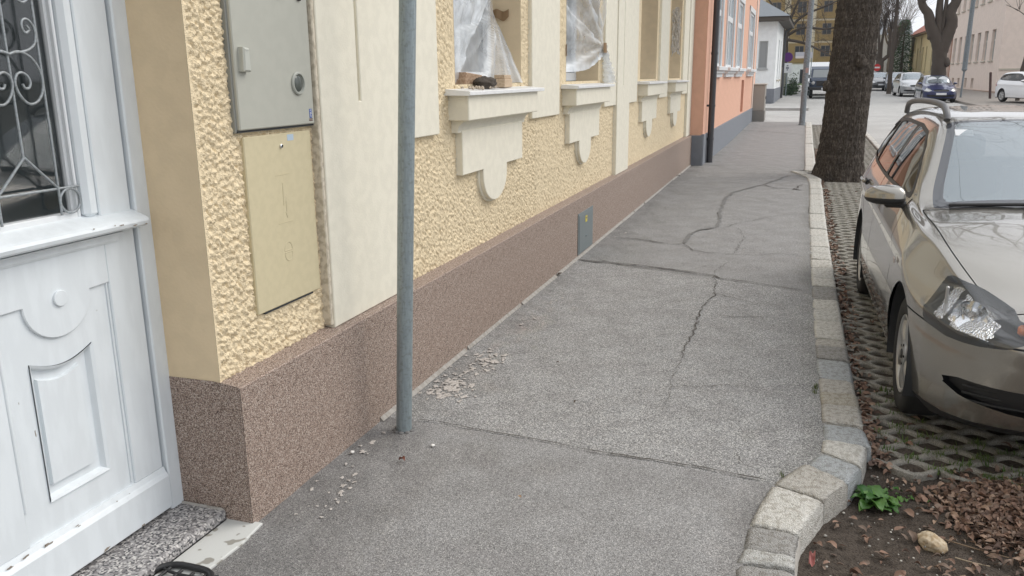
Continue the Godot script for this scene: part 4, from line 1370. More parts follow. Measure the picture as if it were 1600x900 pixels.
func build_far_buildings() -> void:
	# fence and hedge bushes beyond the white house
	var fe := thing("garden_fence", "dark slatted garden fence beyond the white house", "fence", Vector3(-1.02, 0.33, -54.0), PI / 2)
	for k in 30:
		var a := MB.new()
		a.bx(k * 0.6, k * 0.6 + 0.45, 0.1, 1.55, -0.02, 0.02)
		obj("slat", a, mat(lin(0.10, 0.12, 0.10), 0.8) if k == 0 else fe.get_child(0).mesh.surface_get_material(0), fe)
	for k in 4:
		var a := MB.new()
		a.bx(k * 5.9, k * 5.9 + 0.12, 0.0, 1.8, -0.10, 0.05)
		obj("post", a, M.stone_trim, fe)
	# ochre-panelled block closing the view
	var y0 := rise(-100.0)
	var o := thing("ochre_block", "ochre panelled office block with cream strips and white base behind the junction", "building", Vector3(-12.0, y0, -100.0))
	var w := MB.new()
	var holes := []
	var panels := []
	for k in 7:
		var x := -0.22 + k * 2.68
		for r in 3:
			var yb := 2.25 + r * 2.32
			panels.append([x, x + 2.05, yb, yb + 2.1])
	w.bx(-0.5, 18.6, 2.1, 9.6, -10.0, 0.0)
	obj("wall", w, mat(lin(0.68, 0.61, 0.47), 0.9), o)
	var wb := MB.new()
	wb.bx(-0.5, 18.6, -0.6, 2.1, -10.0, 0.02)
	obj("base_wall", wb, M.white_plaster, o)
	for q in panels:
		var a := MB.new()
		a.bx(q[0], q[1], q[2], q[3], -0.02, 0.14, 0.02)
		var po := obj("facade_panel", a, M.ochre, o)
		var g := MB.new()
		var c: float = (q[0] + q[1]) / 2 + 0.15
		g.bx(c - 0.48, c + 0.48, q[2] + 0.62, q[2] + 1.82, 0.14, 0.17)
		var wo := obj("window", g, M.brownish, po)
	for q in panels:
		var g := MB.new()
		var c: float = (q[0] + q[1]) / 2 + 0.15
		g.bx(c - 0.42, c - 0.02, q[2] + 0.68, q[2] + 1.76, 0.17, 0.18)
		g.bx(c + 0.04, c + 0.42, q[2] + 0.68, q[2] + 1.76, 0.17, 0.18)
		obj("pane", g, M.pane_dark, o)
	for k in 6:
		var a := MB.new()
		var x := 0.9 + k * 2.68
		a.bx(x + 0.3, x + 1.2, 0.05, 1.55, 0.02, 0.05)
		obj("ground_window", a, M.pane_dark, o)
	var ro := MB.new()
	ro.bx(-0.8, 18.9, 9.6, 10.0, -10.3, 0.4, 0.05)
	obj("roof_edge", ro, M.stone_trim, o)
	# white gable far up the street
	var wt := thing("white_building", "plain bright white building far up the street behind the forked tree", "building", Vector3(6.5, rise(-112.0), -112.0))
	var a1 := MB.new()
	a1.bx(0, 5.6, -0.5, 5.4, -9, 0)
	obj("wall", a1, M.white_plaster, wt)
	var a2 := MB.new()
	a2.quad(Vector3(-0.2, 5.4, 0.2), Vector3(5.8, 5.4, 0.2), Vector3(5.8, 7.4, -4.5), Vector3(-0.2, 7.4, -4.5))
	a2.quad(Vector3(5.8, 5.4, -9.2), Vector3(-0.2, 5.4, -9.2), Vector3(-0.2, 7.4, -4.5), Vector3(5.8, 7.4, -4.5))
	a2.tri3(Vector3(-0.2, 5.4, -9.2), Vector3(-0.2, 5.4, 0.2), Vector3(-0.2, 7.4, -4.5))
	obj("roof", a2, M.roof_slate, wt)
	# pink school across the street; local +x towards the camera, +z out to the street (world -x)
	var pk := thing("pink_building", "tall pale pink building with rows of tall windows across the street", "building", Vector3(12.3, 0.25, -86.3), -PI / 2)
	var hs := []
	for k in 7:
		var c := 86.3 - 66.2 - 2.57 * k
		hs.append([c - 0.62, c + 0.62, 2.27, 4.32])
		hs.append([c - 0.62, c + 0.62, 6.35, 8.6])
		hs.append([c - 0.62, c + 0.62, 10.2, 12.2])
	for z in [72.0, 74.75, 77.9, 80.6]: hs.append([86.3 - z - 0.5, 86.3 - z + 0.5, 0.32, 1.06])
	hs.append([1.5, 3.5, 0.3, 4.4])
	var pw := MB.new()
	holed_wall(pw, 0.0, 22.8, -0.5, 13.5, hs, 0.22)
	pw.quad(Vector3(22.8, -0.5, 0), Vector3(22.8, -0.5, -14), Vector3(22.8, 13.5, -14), Vector3(22.8, 13.5, 0))
	pw.quad(Vector3(0, -0.5, -14), Vector3(0, -0.5, 0), Vector3(0, 13.5, 0), Vector3(0, 13.5, -14))
	obj("wall", pw, M.pink, pk)
	for k in hs.size() - 1:
		var q: Array = hs[k]
		far_window(pk, q, -0.16, mat(lin(0.50, 0.50, 0.46), 0.5) if k == 0 else pk.get_node("window").mesh.surface_get_material(0), true, q[2] + 1.35 if k < 21 else 0.0, M.pane_sky, M.stone_trim if k < 21 else null)
	var dr := MB.new()
	dr.bx(1.5, 3.5, 0.3, 4.4, -0.24, -0.20)
	obj("entrance", dr, mat(lin(0.36, 0.20, 0.14), 0.8), pk)
	var pb := MB.new()
	pb.bx(0, 1.45, -0.5, 0.25, 0.002, 0.06, 0.01)
	pb.bx(3.55, 22.86, -0.5, 0.25, 0.002, 0.06, 0.01)
	pb.bx(22.8, 22.86, -0.5, 0.25, -14, 0.0, 0.01)
	obj("plinth", pb, mat(lin(0.34, 0.24, 0.18), 0.9), pk)
	var bd := MB.new()
	bd.bx(22.8, 22.85, 1.62, 1.72, -14, -0.02)
	obj("string_course", bd, M.stone_trim, pk)
	var pr := MB.new()
	pr.bx(-0.4, 23.3, 13.5, 13.9, -14.4, 0.5, 0.05)
	obj("cornice", pr, M.stone_trim, pk)
	# yellow hall with red roof beyond it
	var yl := thing("yellow_hall", "yellow church-like hall with narrow windows and red tiled roof", "building", Vector3(12.6, rise(-100.0) - 0.1, -116.5), -PI / 2)
	var yh := []
	for c in [3.2, 7.9, 12.4, 15.2, 19.5, 23.5]: yh.append([c - 0.45, c + 0.45, 1.3, 3.9])
	for c in [5.4, 10.2]: yh.append([c - 0.35, c + 0.35, 3.5, 5.0])
	yh.append([5.2, 6.4, 0.0, 1.6])
	var yw := MB.new()
	holed_wall(yw, 0.0, 29.0, -0.6, 5.5, yh, 0.25)
	yw.quad(Vector3(29, -0.6, 0), Vector3(29, -0.6, -12), Vector3(29, 5.5, -12), Vector3(29, 5.5, 0))
	yw.quad(Vector3(0, -0.6, -12), Vector3(0, -0.6, 0), Vector3(0, 5.5, 0), Vector3(0, 5.5, -12))
	obj("wall", yw, M.yellow, yl)
	for q in yh: far_window(yl, q, -0.2, M.brownish, false, 0.0, M.pane_far, M.stone_trim)
	var yr := MB.new()
	yr.quad(Vector3(-0.6, 5.4, 0.6), Vector3(29.6, 5.4, 0.6), Vector3(24, 10.4, -6), Vector3(6, 10.4, -6))
	yr.tri3(Vector3(29.6, 5.4, 0.6), Vector3(29.6, 5.4, -12.6), Vector3(24, 10.4, -6))
	yr.tri3(Vector3(-0.6, 5.4, -12.6), Vector3(-0.6, 5.4, 0.6), Vector3(6, 10.4, -6))
	yr.quad(Vector3(29.6, 5.4, -12.6), Vector3(-0.6, 5.4, -12.6), Vector3(6, 10.4, -6), Vector3(24, 10.4, -6))
	obj("roof", yr, M.roof_red, yl)
	var ye := MB.new()
	ye.bx(-0.5, 29.5, 5.25, 5.398, -12.5, 0.5, 0.02)
	obj("eaves", ye, M.brownish, yl)

# ---------------------------------------------------------------- kerb, parking strip, soil
# one roughly hewn stone between two cross lines: a0,a1 inner; b0,b1 outer (x, z)
func kerb_stone(parent: Node3D, a0: Vector2, a1: Vector2, b0: Vector2, b1: Vector2, tone: Color, drop: float) -> void:
	var f := noise(FastNoiseLite.TYPE_SIMPLEX_SMOOTH, 11.0, rng.randi() % 9999, 3)
	var mb := MB.new()
	mb.col = tone
	var g := 0.0028 / maxf(0.02, a0.distance_to(a1))
	var lift := rng.randf_range(0.0, 0.014)
	var tilt := rng.randf_range(-0.006, 0.006)
	var nu := 8
	var rows := []
	# a strip across: foot of inner face, rounded top, outer face
	for i in 9:
		var t := clampf([0.0, 0.001, 0.05, 0.17, 0.5, 0.83, 0.95, 0.999, 1.0][i], 0.0, 1.0)
		var e: float = t
		var A := a0.lerp(a1, e + (g if e < 0.5 else -g))
		var B := b0.lerp(b1, e + (g if e < 0.5 else -g))
		var row := PackedVector3Array()
		var edge_d: float = [0.16, 0.013, 0.003, 0.0, 0.0, 0.0, 0.003, 0.013, 0.16][i]
		for k in nu + 4:
			var s := clampf((k - 1.0) / (nu + 1.0), 0.0, 1.0)
			var p := A.lerp(B, s)
			var y := lift + tilt * (s - 0.5) - edge_d
			if k == 0: y = -0.06
			elif k == 1: y -= 0.008
			elif k == nu + 2:
				y -= 0.012
			elif k == nu + 3:
				y = -drop - 0.06
				p += (B - A).normalized() * 0.012
			elif k == nu + 1: y -= 0.003
			if i == 0 or i == 8: y = minf(y, -0.10)
			var nn := f.get_noise_2d(p.x * 1.5, p.y * 1.5)
			y += 0.0045 * nn
			p += Vector2(f.get_noise_2d(p.y * 2.0, 7.0 + k), f.get_noise_2d(p.x * 2.0, 3.0 + i)) * 0.005
			row.append(Vector3(p.x, y + rise(p.y), p.y))
		rows.append(row)
	# order rows so that the top faces up
	var q0: Vector3 = rows[4][4]
	var q1: Vector3 = rows[4][5]
	var q2: Vector3 = rows[5][4]
	mb.grid(rows, (q1 - q0).cross(q2 - q0).y < 0)
	obj("kerb_stone", mb, M.kerb, parent)

func build_kerb_and_parking() -> void:
	var bed := MB.new()
	var rows := []
	var zz := 3.0
	while zz > -30.8:
		var x := kerb_x(zz)
		rows.append(PackedVector3Array([Vector3(x - 0.03, -0.018 + rise(zz), zz), Vector3(x + 0.185, -0.03 + rise(zz), zz), Vector3(x + 0.20, -0.2 + rise(zz), zz)]))
		zz -= 0.1
	bed.grid(rows)
	var kerb := struct("kerb", bed, M.cement)
	rng.seed = 21
	var greys := [Color(0.60, 0.60, 0.585), Color(0.60, 0.58, 0.535), Color(0.42, 0.415, 0.40), Color(0.72, 0.71, 0.675), Color(0.53, 0.56, 0.58), Color(0.54, 0.505, 0.435), Color(0.76, 0.745, 0.70)]
	# the near bend, stone by stone
	var V := func(a: float, b: float) -> Vector2: return Vector2(a, b)
	var J := [[V.call(-0.075, -1.9), V.call(0.115, -1.92)], [V.call(-0.08, -2.25), V.call(0.11, -2.27)], [V.call(-0.083, -2.5), V.call(0.105, -2.52)], [V.call(-0.091, -2.752), V.call(0.104, -2.772)], [V.call(-0.076, -2.85), V.call(0.103, -2.85)], [V.call(-0.065, -3.029), V.call(0.117, -3.02)], [V.call(0.013, -3.397), V.call(0.215, -3.325)], [V.call(0.150, -3.652), V.call(0.318, -3.512)], [V.call(0.212, -3.80), V.call(0.385, -3.70)], [V.call(0.232, -3.95), V.call(0.422, -3.93)]]
	var tones := [3, 0, 2, 0, 2, 6, 1, 4, 6]
	for k in J.size() - 1:
		kerb_stone(kerb, J[k][0], J[k + 1][0], J[k][1], J[k + 1][1], greys[tones[k]], 0.13)
	# the straight run
	var zs := [-3.95, -4.16, -4.41, -4.60, -4.83, -5.19, -5.45, -5.62, -6.06, -6.38, -6.67, -7.10, -7.38, -7.82, -8.19, -8.47, -8.83, -9.11, -9.45, -9.90, -10.39, -10.99, -11.65, -12.27, -12.87, -13.47, -14.03, -14.5]
	var tn := [4, 1, 5, 1, 4, 2, 1, 6, 3, 6, 2, 6, 3, 6, 3, 3, 6, 3, 6, 3, 6, 3, 3, 6, 3, 6, 3]
	for k in zs.size() - 1:
		var za: float = zs[k]
		var zb: float = zs[k + 1]
		var j := rng.randf_range(-0.012, 0.012)
		var wd := 0.19 + (0.02 if k == 0 else 0.0)
		kerb_stone(kerb, Vector2(kerb_x(za), za), Vector2(kerb_x(zb), zb), Vector2(kerb_x(za) + wd, za + j), Vector2(kerb_x(zb) + 0.19, zb + j), greys[tn[k]], 0.09)
	# the kink round the tree
	var K := [[V.call(0.24, -14.5), V.call(0.43, -14.48)], [V.call(0.235, -14.9), V.call(0.46, -14.85)], [V.call(0.11, -15.4), V.call(0.36, -15.3)], [V.call(-0.05, -15.85), V.call(0.20, -15.62)], [V.call(-0.03, -16.0), V.call(0.36, -15.75)]]
	for k in K.size() - 1: kerb_stone(kerb, K[k][0], K[k + 1][0], K[k][1], K[k + 1][1], greys[[6, 3, 6, 0][k]], 0.09)
	var zc := -16.05
	var i2 := 0
	while zc > -30.4:
		var l := rng.randf_range(0.75, 1.05)
		var x0 := 0.19 if i2 == 0 else kerb_x(zc)
		kerb_stone(kerb, Vector2(x0, zc), Vector2(kerb_x(zc - l), zc - l), Vector2(x0 + 0.2, zc), Vector2(kerb_x(zc - l) + 0.2, zc - l), greys[rng.randi() % 2 * 3 + 3], 0.09)
		zc -= l
		i2 += 1
	# edging between parking strip and road
	var ed := struct("road_edging", MB.new() if false else _edge_bed(), M.cement)
	var ze := -2.0
	var n := 0
	while ze > -30.0 and n < 40:
		var l := rng.randf_range(0.65, 0.95)
		var xe := 1.96
		var mb := MB.new()
		mb.col = greys[rng.randi() % 2 * 3 + 3]
		mb.box(Vector3(xe, -0.09 + rise(ze), ze - l / 2), Vector3(0.13, 0.1, l - 0.012), 0.012)
		obj("edging_stone", mb, M.kerb, ed)
		ze -= l
		n += 1
	# soil under the pavers and in the tree pit
	var f := noise(FastNoiseLite.TYPE_SIMPLEX_SMOOTH, 3.0, 23, 5)
	var so := MB.new()
	rows = []
	var z := 3.0
	while z > -30.9:
		var row := PackedVector3Array()
		for k in 41:
			var x := lerpf(kerb_x(z) + 0.10, 1.93, pow(k / 40.0, 1.25))
			var y := -0.10
			if z > -3.95: y = -0.105 + 0.02 * f.get_noise_2d(x, z) + 0.012 * f.get_noise_2d(x * 4.0, z * 4.0) + 0.02 * smoothstep(0.45, 0.0, Vector2(x - 0.95, z + 3.6).length())
			else: y = -0.088 + 0.008 * f.get_noise_2d(x * 3.0, z * 3.0)
			row.append(Vector3(x, y + rise(z), z))
		rows.append(row)
		z -= 0.04 if z > -5.0 and z < -1.5 else 0.25
	so.grid(rows)
	struct("soil", so, M.soil)
	build_pavers()

func _edge_bed() -> MB:
	var b := MB.new()
	sheet(b, 1.88, 2.04, -1.9, -30.5, -0.125, 1.0)
	return b

func build_pavers() -> void:
	var park := MB.new()
	sheet(park, 0.5, 1.9, -3.95, -30.6, -0.135, 2.0)
	var strip := struct("parking_strip", park, M.soil)
	# a lattice paver: rounded lozenge rings
	var a := 0.1125
	var b := 0.0925
	var variants := []
	var f := noise(FastNoiseLite.TYPE_SIMPLEX_SMOOTH, 14.0, 5, 2)
	for v in 3:
		var mb := MB.new()
		for i in 3:
			for j in 2:
				for o in 2:
					var cx := (i - 1) * 2 * a + (a if o else 0.0) - a / 2
					var cz := (j - 0.5) * 2 * b + (b if o else 0.0) - b / 2
					var K := 16
					var rings := []
					# profile from outer foot over the top to the inner foot
					for prof in [[1.0, -0.05], [1.0, -0.006], [0.965, 0.0], [0.70, 0.0], [0.655, -0.010], [0.60, -0.05]]:
						var ring := PackedVector3Array()
						for k in K:
							var an := -TAU * k / K
							var ca := cos(an)
							var sa := sin(an)
							var pw := 1.30
							var r := 1.0 / pow(pow(absf(ca), pw) + pow(absf(sa), pw), 1.0 / pw)
							var p := Vector3(cx + ca * r * a * prof[0] * 1.02, prof[1] + 0.004 * f.get_noise_2d(cx + ca + v * 9.0, cz + sa), cz + sa * r * b * prof[0] * 1.02)
							ring.append(p)
						rings.append(ring)
					mb.grid(rings, false, true)
		variants.append(mb.mesh(M.paver))
	rng.seed = 31
	var n := 0
	var zc := -4.06
	while zc > -30.3:
		var xs := [0.79, 1.465] if zc < -3.0 else [0.79]
		for x in xs:
			if zc < -14.95 and zc > -16.1 and x < 1.2: continue
			var p := put("paver", variants[rng.randi() % 3], strip)
			p.position = Vector3(x + rng.randf_range(-0.004, 0.004), -0.068 + rise(zc) + rng.randf_range(-0.004, 0.003), zc)
			p.rotation = Vector3(rng.randf_range(-0.012, 0.012), rng.randf_range(-0.006, 0.006), rng.randf_range(-0.012, 0.012))
			n += 1
		zc -= 4 * b
	# grass and moss in the openings
	var bl := MB.new()
	for k in 7:
		var an := rng.randf() * TAU
		var d := Vector3(cos(an), 0, sin(an))
		var s := Vector3(-d.z, 0, d.x) * 0.0022
		var root := Vector3(rng.randf_range(-0.012, 0.012), 0, rng.randf_range(-0.012, 0.012))
		var hgt := rng.randf_range(0.02, 0.05)
		var mid := root + d * 0.008 + Vector3(0, hgt * 0.6, 0)
		var tip := root + d * rng.randf_range(0.008, 0.025) + Vector3(0, hgt, 0)
		bl.quad(root - s, root + s, mid + s * 0.7, mid - s * 0.7)
		bl.tri3(mid - s * 0.7, mid + s * 0.7, tip)
	var tuft := bl.mesh(M.grass)
	var xf := []
	var cl := []
	var g := noise(FastNoiseLite.TYPE_SIMPLEX_SMOOTH, 0.7, 77, 3)
	for k in 16000:
		var z := -3.85 - pow(rng.randf(), 1.4) * 26.0
		var x := rng.randf_range(0.52, 1.85)
		# sit in the openings of the lattice
		var ix := roundf((x - 0.7337) / a)
		var iz := roundf((z + 4.09875) / b)
		if int(absf(ix + iz)) % 2 == 1: continue
		var px := 0.7337 + ix * a + rng.randf_range(-0.045, 0.045)
		var pz := -4.09875 + iz * b + rng.randf_range(-0.022, 0.022)
		var d := g.get_noise_2d(px * 2.0, pz)
		var under_car := pz < -4.35 and pz > -8.0 and px > 0.75
		if under_car and rng.randf() < 0.93: continue
		if d < -0.2: continue
		if pz < -14.6 and pz > -16.6 and px < 1.2: continue
		var s := rng.randf_range(0.7, 1.4)
		if pz < -5.0: s = rng.randf_range(0.45, 0.85)
		xf.append(Transform3D(Basis(Vector3.UP, rng.randf() * TAU).scaled(Vector3(s, s * 0.85, s)), Vector3(px, -0.088 + rise(pz), pz)))
		var t := rng.randf()
		cl.append(Color(lerpf(0.055, 0.13, t), lerpf(0.115, 0.17, t), lerpf(0.022, 0.04, t)))
	for q in [[0.20, -4.62], [0.205, -4.66], [0.21, -4.7], [0.05, -3.50], [0.195, -4.58]]:
		for k in 4:
			xf.append(Transform3D(Basis(Vector3.UP, rng.randf() * TAU).scaled(Vector3.ONE * rng.randf_range(0.35, 0.6)), Vector3(q[0] + rng.randfn() * 0.006, -0.004, q[1] + rng.randfn() * 0.012)))
			cl.append(Color(0.09, 0.12, 0.03))
	multi("paver_grass", tuft, xf, cl)
	tag(get_node("paver_grass"), "short grass growing in the openings of the lattice pavers", "grass")

# ---------------------------------------------------------------- trees
# a branch that forks: collects tubes in mb
func grow(mb: MB, p: Vector3, d: Vector3, r: float, l: float, depth: int, up := 0.25, wob := 0.25) -> void:
	var steps := 4 if depth > 0 else 3
	var path := PackedVector3Array([p])
	var rad := PackedFloat32Array([r])
	var q := p
	var dd := d
	for k in steps:
		dd = (dd + Vector3(rng.randfn() * wob, rng.randfn() * wob * 0.6 + up * 0.3, rng.randfn() * wob)).normalized()
		q += dd * l / steps
		path.append(q)
		rad.append(lerpf(r, r * 0.55, float(k + 1) / steps) if depth > 0 else lerpf(r, r * 0.25, float(k + 1) / steps))
	mb.tube(path, rad, 7 if r > 0.06 else (5 if r > 0.02 else 3), false)
	if depth <= 0: return
	var n := 2 + (1 if rng.randf() < 0.6 else 0)
	for k in n:
		var side := dd.cross(Vector3(rng.randfn(), rng.randfn(), rng.randfn())).normalized()
		var nd := (dd + side * rng.randf_range(0.35, 0.95) + Vector3(0, up * 0.4, 0)).normalized()
		grow(mb, q, nd, rad[-1] * rng.randf_range(0.6, 0.85), l * rng.randf_range(0.62, 0.9), depth - 1, up, wob)
	# side twigs
	if depth <= 3:
		for k in 2:
			var at: Vector3 = path[1 + rng.randi() % (path.size() - 1)]
			var side := dd.cross(Vector3(rng.randfn(), rng.randfn(), rng.randfn())).normalized()
			grow(mb, at, (dd * 0.5 + side).normalized(), rad[-1] * 0.4, l * 0.5, mini(depth - 2, 1), up, wob)

func limb(mb: MB, pts: Array, r0: float, r1: float, sides := 10) -> void:
	var p := PackedVector3Array()
	for q in pts: p.append(q)
	p = catmull(p, 5)
	var rad := PackedFloat32Array()
	for i in p.size(): rad.append(lerpf(r0, r1, float(i) / (p.size() - 1)))
	mb.tube(p, rad, sides, true, 0.07, rng)

func twigs(mb: MB, at: Vector3, n: int, len: float, r: float, spread := 0.5, depth := 1, up := 1.0) -> void:
	for k in n:
		var d := Vector3(rng.randfn() * spread, up, rng.randfn() * spread).normalized()
		grow(mb, at + Vector3(rng.randfn(), rng.randfn(), rng.randfn()) * r * 2.0, d, r * rng.randf_range(0.6, 1.1), len * rng.randf_range(0.6, 1.15), depth, 0.35, 0.14)

func build_trees() -> void:
	# the big street tree beside the kerb
	rng.seed = 41
	var t := thing("street_tree", "thick dark street tree trunk rising beside the kerb behind the parked car", "tree", Vector3(0.74, -0.1, -15.55))
	var f := noise(FastNoiseLite.TYPE_SIMPLEX_SMOOTH, 1.0, 43, 4)
	var rows := []
	var y := 0.0
	var plates := cells(1.0, 44, FastNoiseLite.RETURN_DISTANCE2_SUB)
	while y < 4.3:
		var row := PackedVector3Array()
		for k in 168:
			var a := TAU * k / 168.0
			var r := 0.375 - 0.012 * minf(y, 3.0)
			var flare := pow(maxf(0.0, 1.0 - y / 0.65), 2.4)
			r += flare * (0.035 + 0.08 * maxf(0.0, cos(a * 4.0 + 0.7)) + 0.05 * sin(a * 3.0))
			r += 0.06 * pow(maxf(0.0, (y - 3.5)), 2.0)
			var c := cos(a)
			var s := sin(a)
			r *= 1.0 + 0.07 * f.get_noise_3d(c * 1.2, y * 0.7, s * 1.2)
			r += 0.022 * f.get_noise_3d(c * 5.0, y * 1.6, s * 5.0)
			# broken plates of bark with furrows running up between them
			var wx := f.get_noise_3d(c * 4.0, y * 3.0, s * 4.0) * 0.8
			var pl := plates.get_noise_3d(c * 7.5 + wx, y * 5.0 + wx, s * 7.5)
			r += 0.022 * smoothstep(-1.0, -0.55, pl) - 0.014
			r += 0.008 * f.get_noise_3d(c * 24.0, y * 14.0, s * 24.0)
			row.append(Vector3(c * r + 0.036 * y, y, s * r))
		rows.append(row)
		y += 0.026
	var tb := MB.new()
	tb.grid(rows, true, true)
	for q in [[-0.36, 1.6, 0.22, 0.07], [0.30, 1.2, -0.2, 0.06], [0.12, 2.0, 0.36, 0.08], [0.36, 3.75, 0.12, 0.13]]:
		tb.sphere(Vector3(q[0] + 0.036 * q[1], q[1], q[2]), Vector3(q[3], q[3] * 1.3, q[3]), 10, f, 0.5)
	obj("trunk", tb, M.bark, t)
	var cr := MB.new()
	var lim := [[Vector3(-0.1, 4.0, 0), Vector3(-0.9, 5.0, 0.5), Vector3(-1.7, 6.2, 0.7)], [Vector3(-0.1, 4.0, 0), Vector3(0.8, 5.0, 0.6), Vector3(1.9, 6.0, 1.0)], [Vector3(0, 4.0, 0), Vector3(0.2, 5.2, 1.2), Vector3(0.4, 6.2, 2.2)], [Vector3(0, 4.0, 0), Vector3(0.5, 5.2, -0.9), Vector3(0.7, 6.5, -1.6)], [Vector3(-0.1, 4.0, 0), Vector3(0.0, 5.5, 0.1), Vector3(0.1, 7.0, 0.0)]]
	for l in lim:
		limb(cr, l, 0.24, 0.15)
		var e: Vector3 = l[2]
		cr.sphere(e, Vector3(0.22, 0.2, 0.22), 7, f, 0.4)
		for k in 5:
			var d := Vector3(rng.randfn() * 0.7, 0.9, rng.randfn() * 0.7 + 0.15).normalized()
			grow(cr, e, d, 0.07, 2.3, 4, 0.15, 0.22)
	obj("crown", cr, M.bark_far, t)
	# tree over the street to the left of the camera's axis, beyond the white house
	rng.seed = 45
	var t2 := thing("spreading_tree", "bare spreading tree behind the white house, its branches over the pavement", "tree", Vector3(-1.25, 0.3, -66.0))
	var a2 := MB.new()
	limb(a2, [Vector3(0, 0, 0), Vector3(0.1, 2.2, 0), Vector3(0.0, 4.3, 0)], 0.22, 0.19)
	obj("trunk", a2, M.bark_far, t2)
	var b2 := MB.new()
	for l in [[Vector3(0, 4.2, 0), Vector3(1.0, 5.4, 0.4), Vector3(2.4, 6.0, 0.8), Vector3(3.8, 6.6, 0.6)], [Vector3(0, 4.2, 0), Vector3(-0.6, 5.6, 0), Vector3(-1.5, 7.0, 0)], [Vector3(0, 4.2, 0), Vector3(0.5, 6.0, -0.4), Vector3(1.2, 7.6, -0.6)], [Vector3(0, 3.9, 0), Vector3(1.3, 3.6, 0.5), Vector3(2.6, 3.0, 0.6), Vector3(3.3, 2.6, 0.6)], [Vector3(0, 4.1, 0), Vector3(1.2, 4.7, -0.4), Vector3(2.9, 4.6, -0.8), Vector3(4.2, 5.0, -0.8)]]:
		limb(b2, l, 0.12, 0.04, 8)
		for k in range(1, l.size()):
			for j in 5:
				var d := Vector3(rng.randfn() * 0.8 + 0.3, 0.4 + rng.randfn() * 0.5, rng.randfn() * 0.6).normalized()
				grow(b2, l[k], d, 0.030, 1.4, 3, 0.15, 0.3)
	obj("crown", b2, M.bark_far, t2)
	# heavily pollarded tree on the right, before the pink building
	rng.seed = 46
	var t3 := thing("pollarded_tree", "dark pollarded tree with two thick raised limbs in front of pink building", "tree", Vector3(7.42, 0.28, -53.0))
	var a3 := MB.new()
	limb(a3, [Vector3(0.02, -0.1, 0), Vector3(-0.08, 1.0, 0), Vector3(-0.12, 2.0, 0), Vector3(-0.16, 2.7, 0), Vector3(-0.2, 3.1, 0)], 0.40, 0.36, 16)
	a3.sphere(Vector3(0.20, 2.0, 0.15), Vector3(0.20, 0.26, 0.22), 8, f, 0.4)
	obj("trunk", a3, M.bark_far, t3)
	var b3 := MB.new()
	limb(b3, [Vector3(-0.15, 2.6, 0), Vector3(-0.42, 3.3, 0.05), Vector3(-0.78, 4.0, 0.1), Vector3(-0.95, 4.6, 0.1), Vector3(-1.35, 5.2, 0.15), Vector3(-1.5, 6.4, 0.2)], 0.36, 0.17, 12)
	limb(b3, [Vector3(-0.35, 3.1, 0), Vector3(-0.36, 4.0, 0), Vector3(-0.42, 5.0, 0), Vector3(-0.38, 6.4, 0)], 0.24, 0.15, 12)
	limb(b3, [Vector3(-0.12, 2.6, 0), Vector3(0.10, 3.4, 0), Vector3(0.28, 4.1, 0), Vector3(0.16, 4.7, 0), Vector3(0.42, 5.4, 0), Vector3(0.55, 6.6, 0)], 0.38, 0.21, 12)
	limb(b3, [Vector3(-0.2, 3.4, 0), Vector3(-0.12, 4.4, 0), Vector3(-0.1, 5.3, 0), Vector3(-0.05, 6.4, 0)], 0.12, 0.09)
	b3.sphere(Vector3(-0.62, 3.5, 0.05), Vector3(0.30, 0.34, 0.3), 9, f, 0.5)
	for q in [Vector3(-1.5, 6.4, 0.2), Vector3(-0.38, 6.4, 0), Vector3(0.55, 6.6, 0), Vector3(-0.05, 6.4, 0), Vector3(-1.3, 5.2, 0.2), Vector3(0.3, 5.2, 0)]: twigs(b3, q, 7, 2.2, 0.035, 0.5, 2)
	obj("crown", b3, M.bark_far, t3)
	# candelabra tree far up the street
	rng.seed = 47
	var t4 := thing("forked_tree", "bare candelabra-shaped tree in front of the far white building", "tree", Vector3(7.7, 0.68, -95.0))
	var a4 := MB.new()
	limb(a4, [Vector3(0, -0.1, 0), Vector3(-0.05, 1.2, 0), Vector3(-0.1, 2.4, 0)], 0.40, 0.36)
	obj("trunk", a4, M.bark_far, t4)
	var b4 := MB.new()
	for l in [[Vector3(-0.1, 2.2, 0), Vector3(-0.6, 2.9, 0), Vector3(-0.95, 3.8, 0), Vector3(-1.0, 5.4, 0)], [Vector3(-0.1, 2.2, 0), Vector3(0.5, 2.7, 0), Vector3(1.1, 3.2, 0), Vector3(1.35, 4.6, 0)], [Vector3(-0.1, 2.3, 0), Vector3(-0.1, 3.6, 0), Vector3(0.0, 5.6, 0)], [Vector3(-0.3, 2.6, 0), Vector3(-0.3, 3.4, 0.2), Vector3(-0.5, 5.2, 0.3)], [Vector3(0.7, 2.8, 0), Vector3(0.6, 4.0, 0.2), Vector3(0.7, 5.4, 0.2)]]:
		limb(b4, l, 0.22, 0.09, 8)
		for k in [2, l.size() - 1]: twigs(b4, l[mini(k, l.size() - 1)], 9, 3.0, 0.035, 0.35, 2)
	obj("crown", b4, M.bark_far, t4)
	# slim straight tree
	rng.seed = 48
	var t5 := thing("slim_tree", "slim straight tree trunk at the road edge between the parked cars", "tree", Vector3(6.05, 0.30, -66.0))
	var a5 := MB.new()
	limb(a5, [Vector3(0, -0.1, 0), Vector3(-0.02, 2.5, 0), Vector3(0.0, 5.0, 0), Vector3(-0.05, 8.0, 0)], 0.17, 0.10)
	obj("trunk", a5, M.bark_far, t5)
	var b5 := MB.new()
	for yy in [4.4, 5.2, 5.8, 6.4, 7.0, 7.6, 8.0]: twigs(b5, Vector3(0, yy, 0), 4, 1.9, 0.03, 0.7, 2, 0.8)
	obj("crown", b5, M.bark_far, t5)
	# pale tree with a broom of shoots
	rng.seed = 49
	var t6 := thing("broom_tree", "pale bare tree with a broom of upright shoots beside the dark conifer", "tree", Vector3(10.0, 0.75, -110.0))
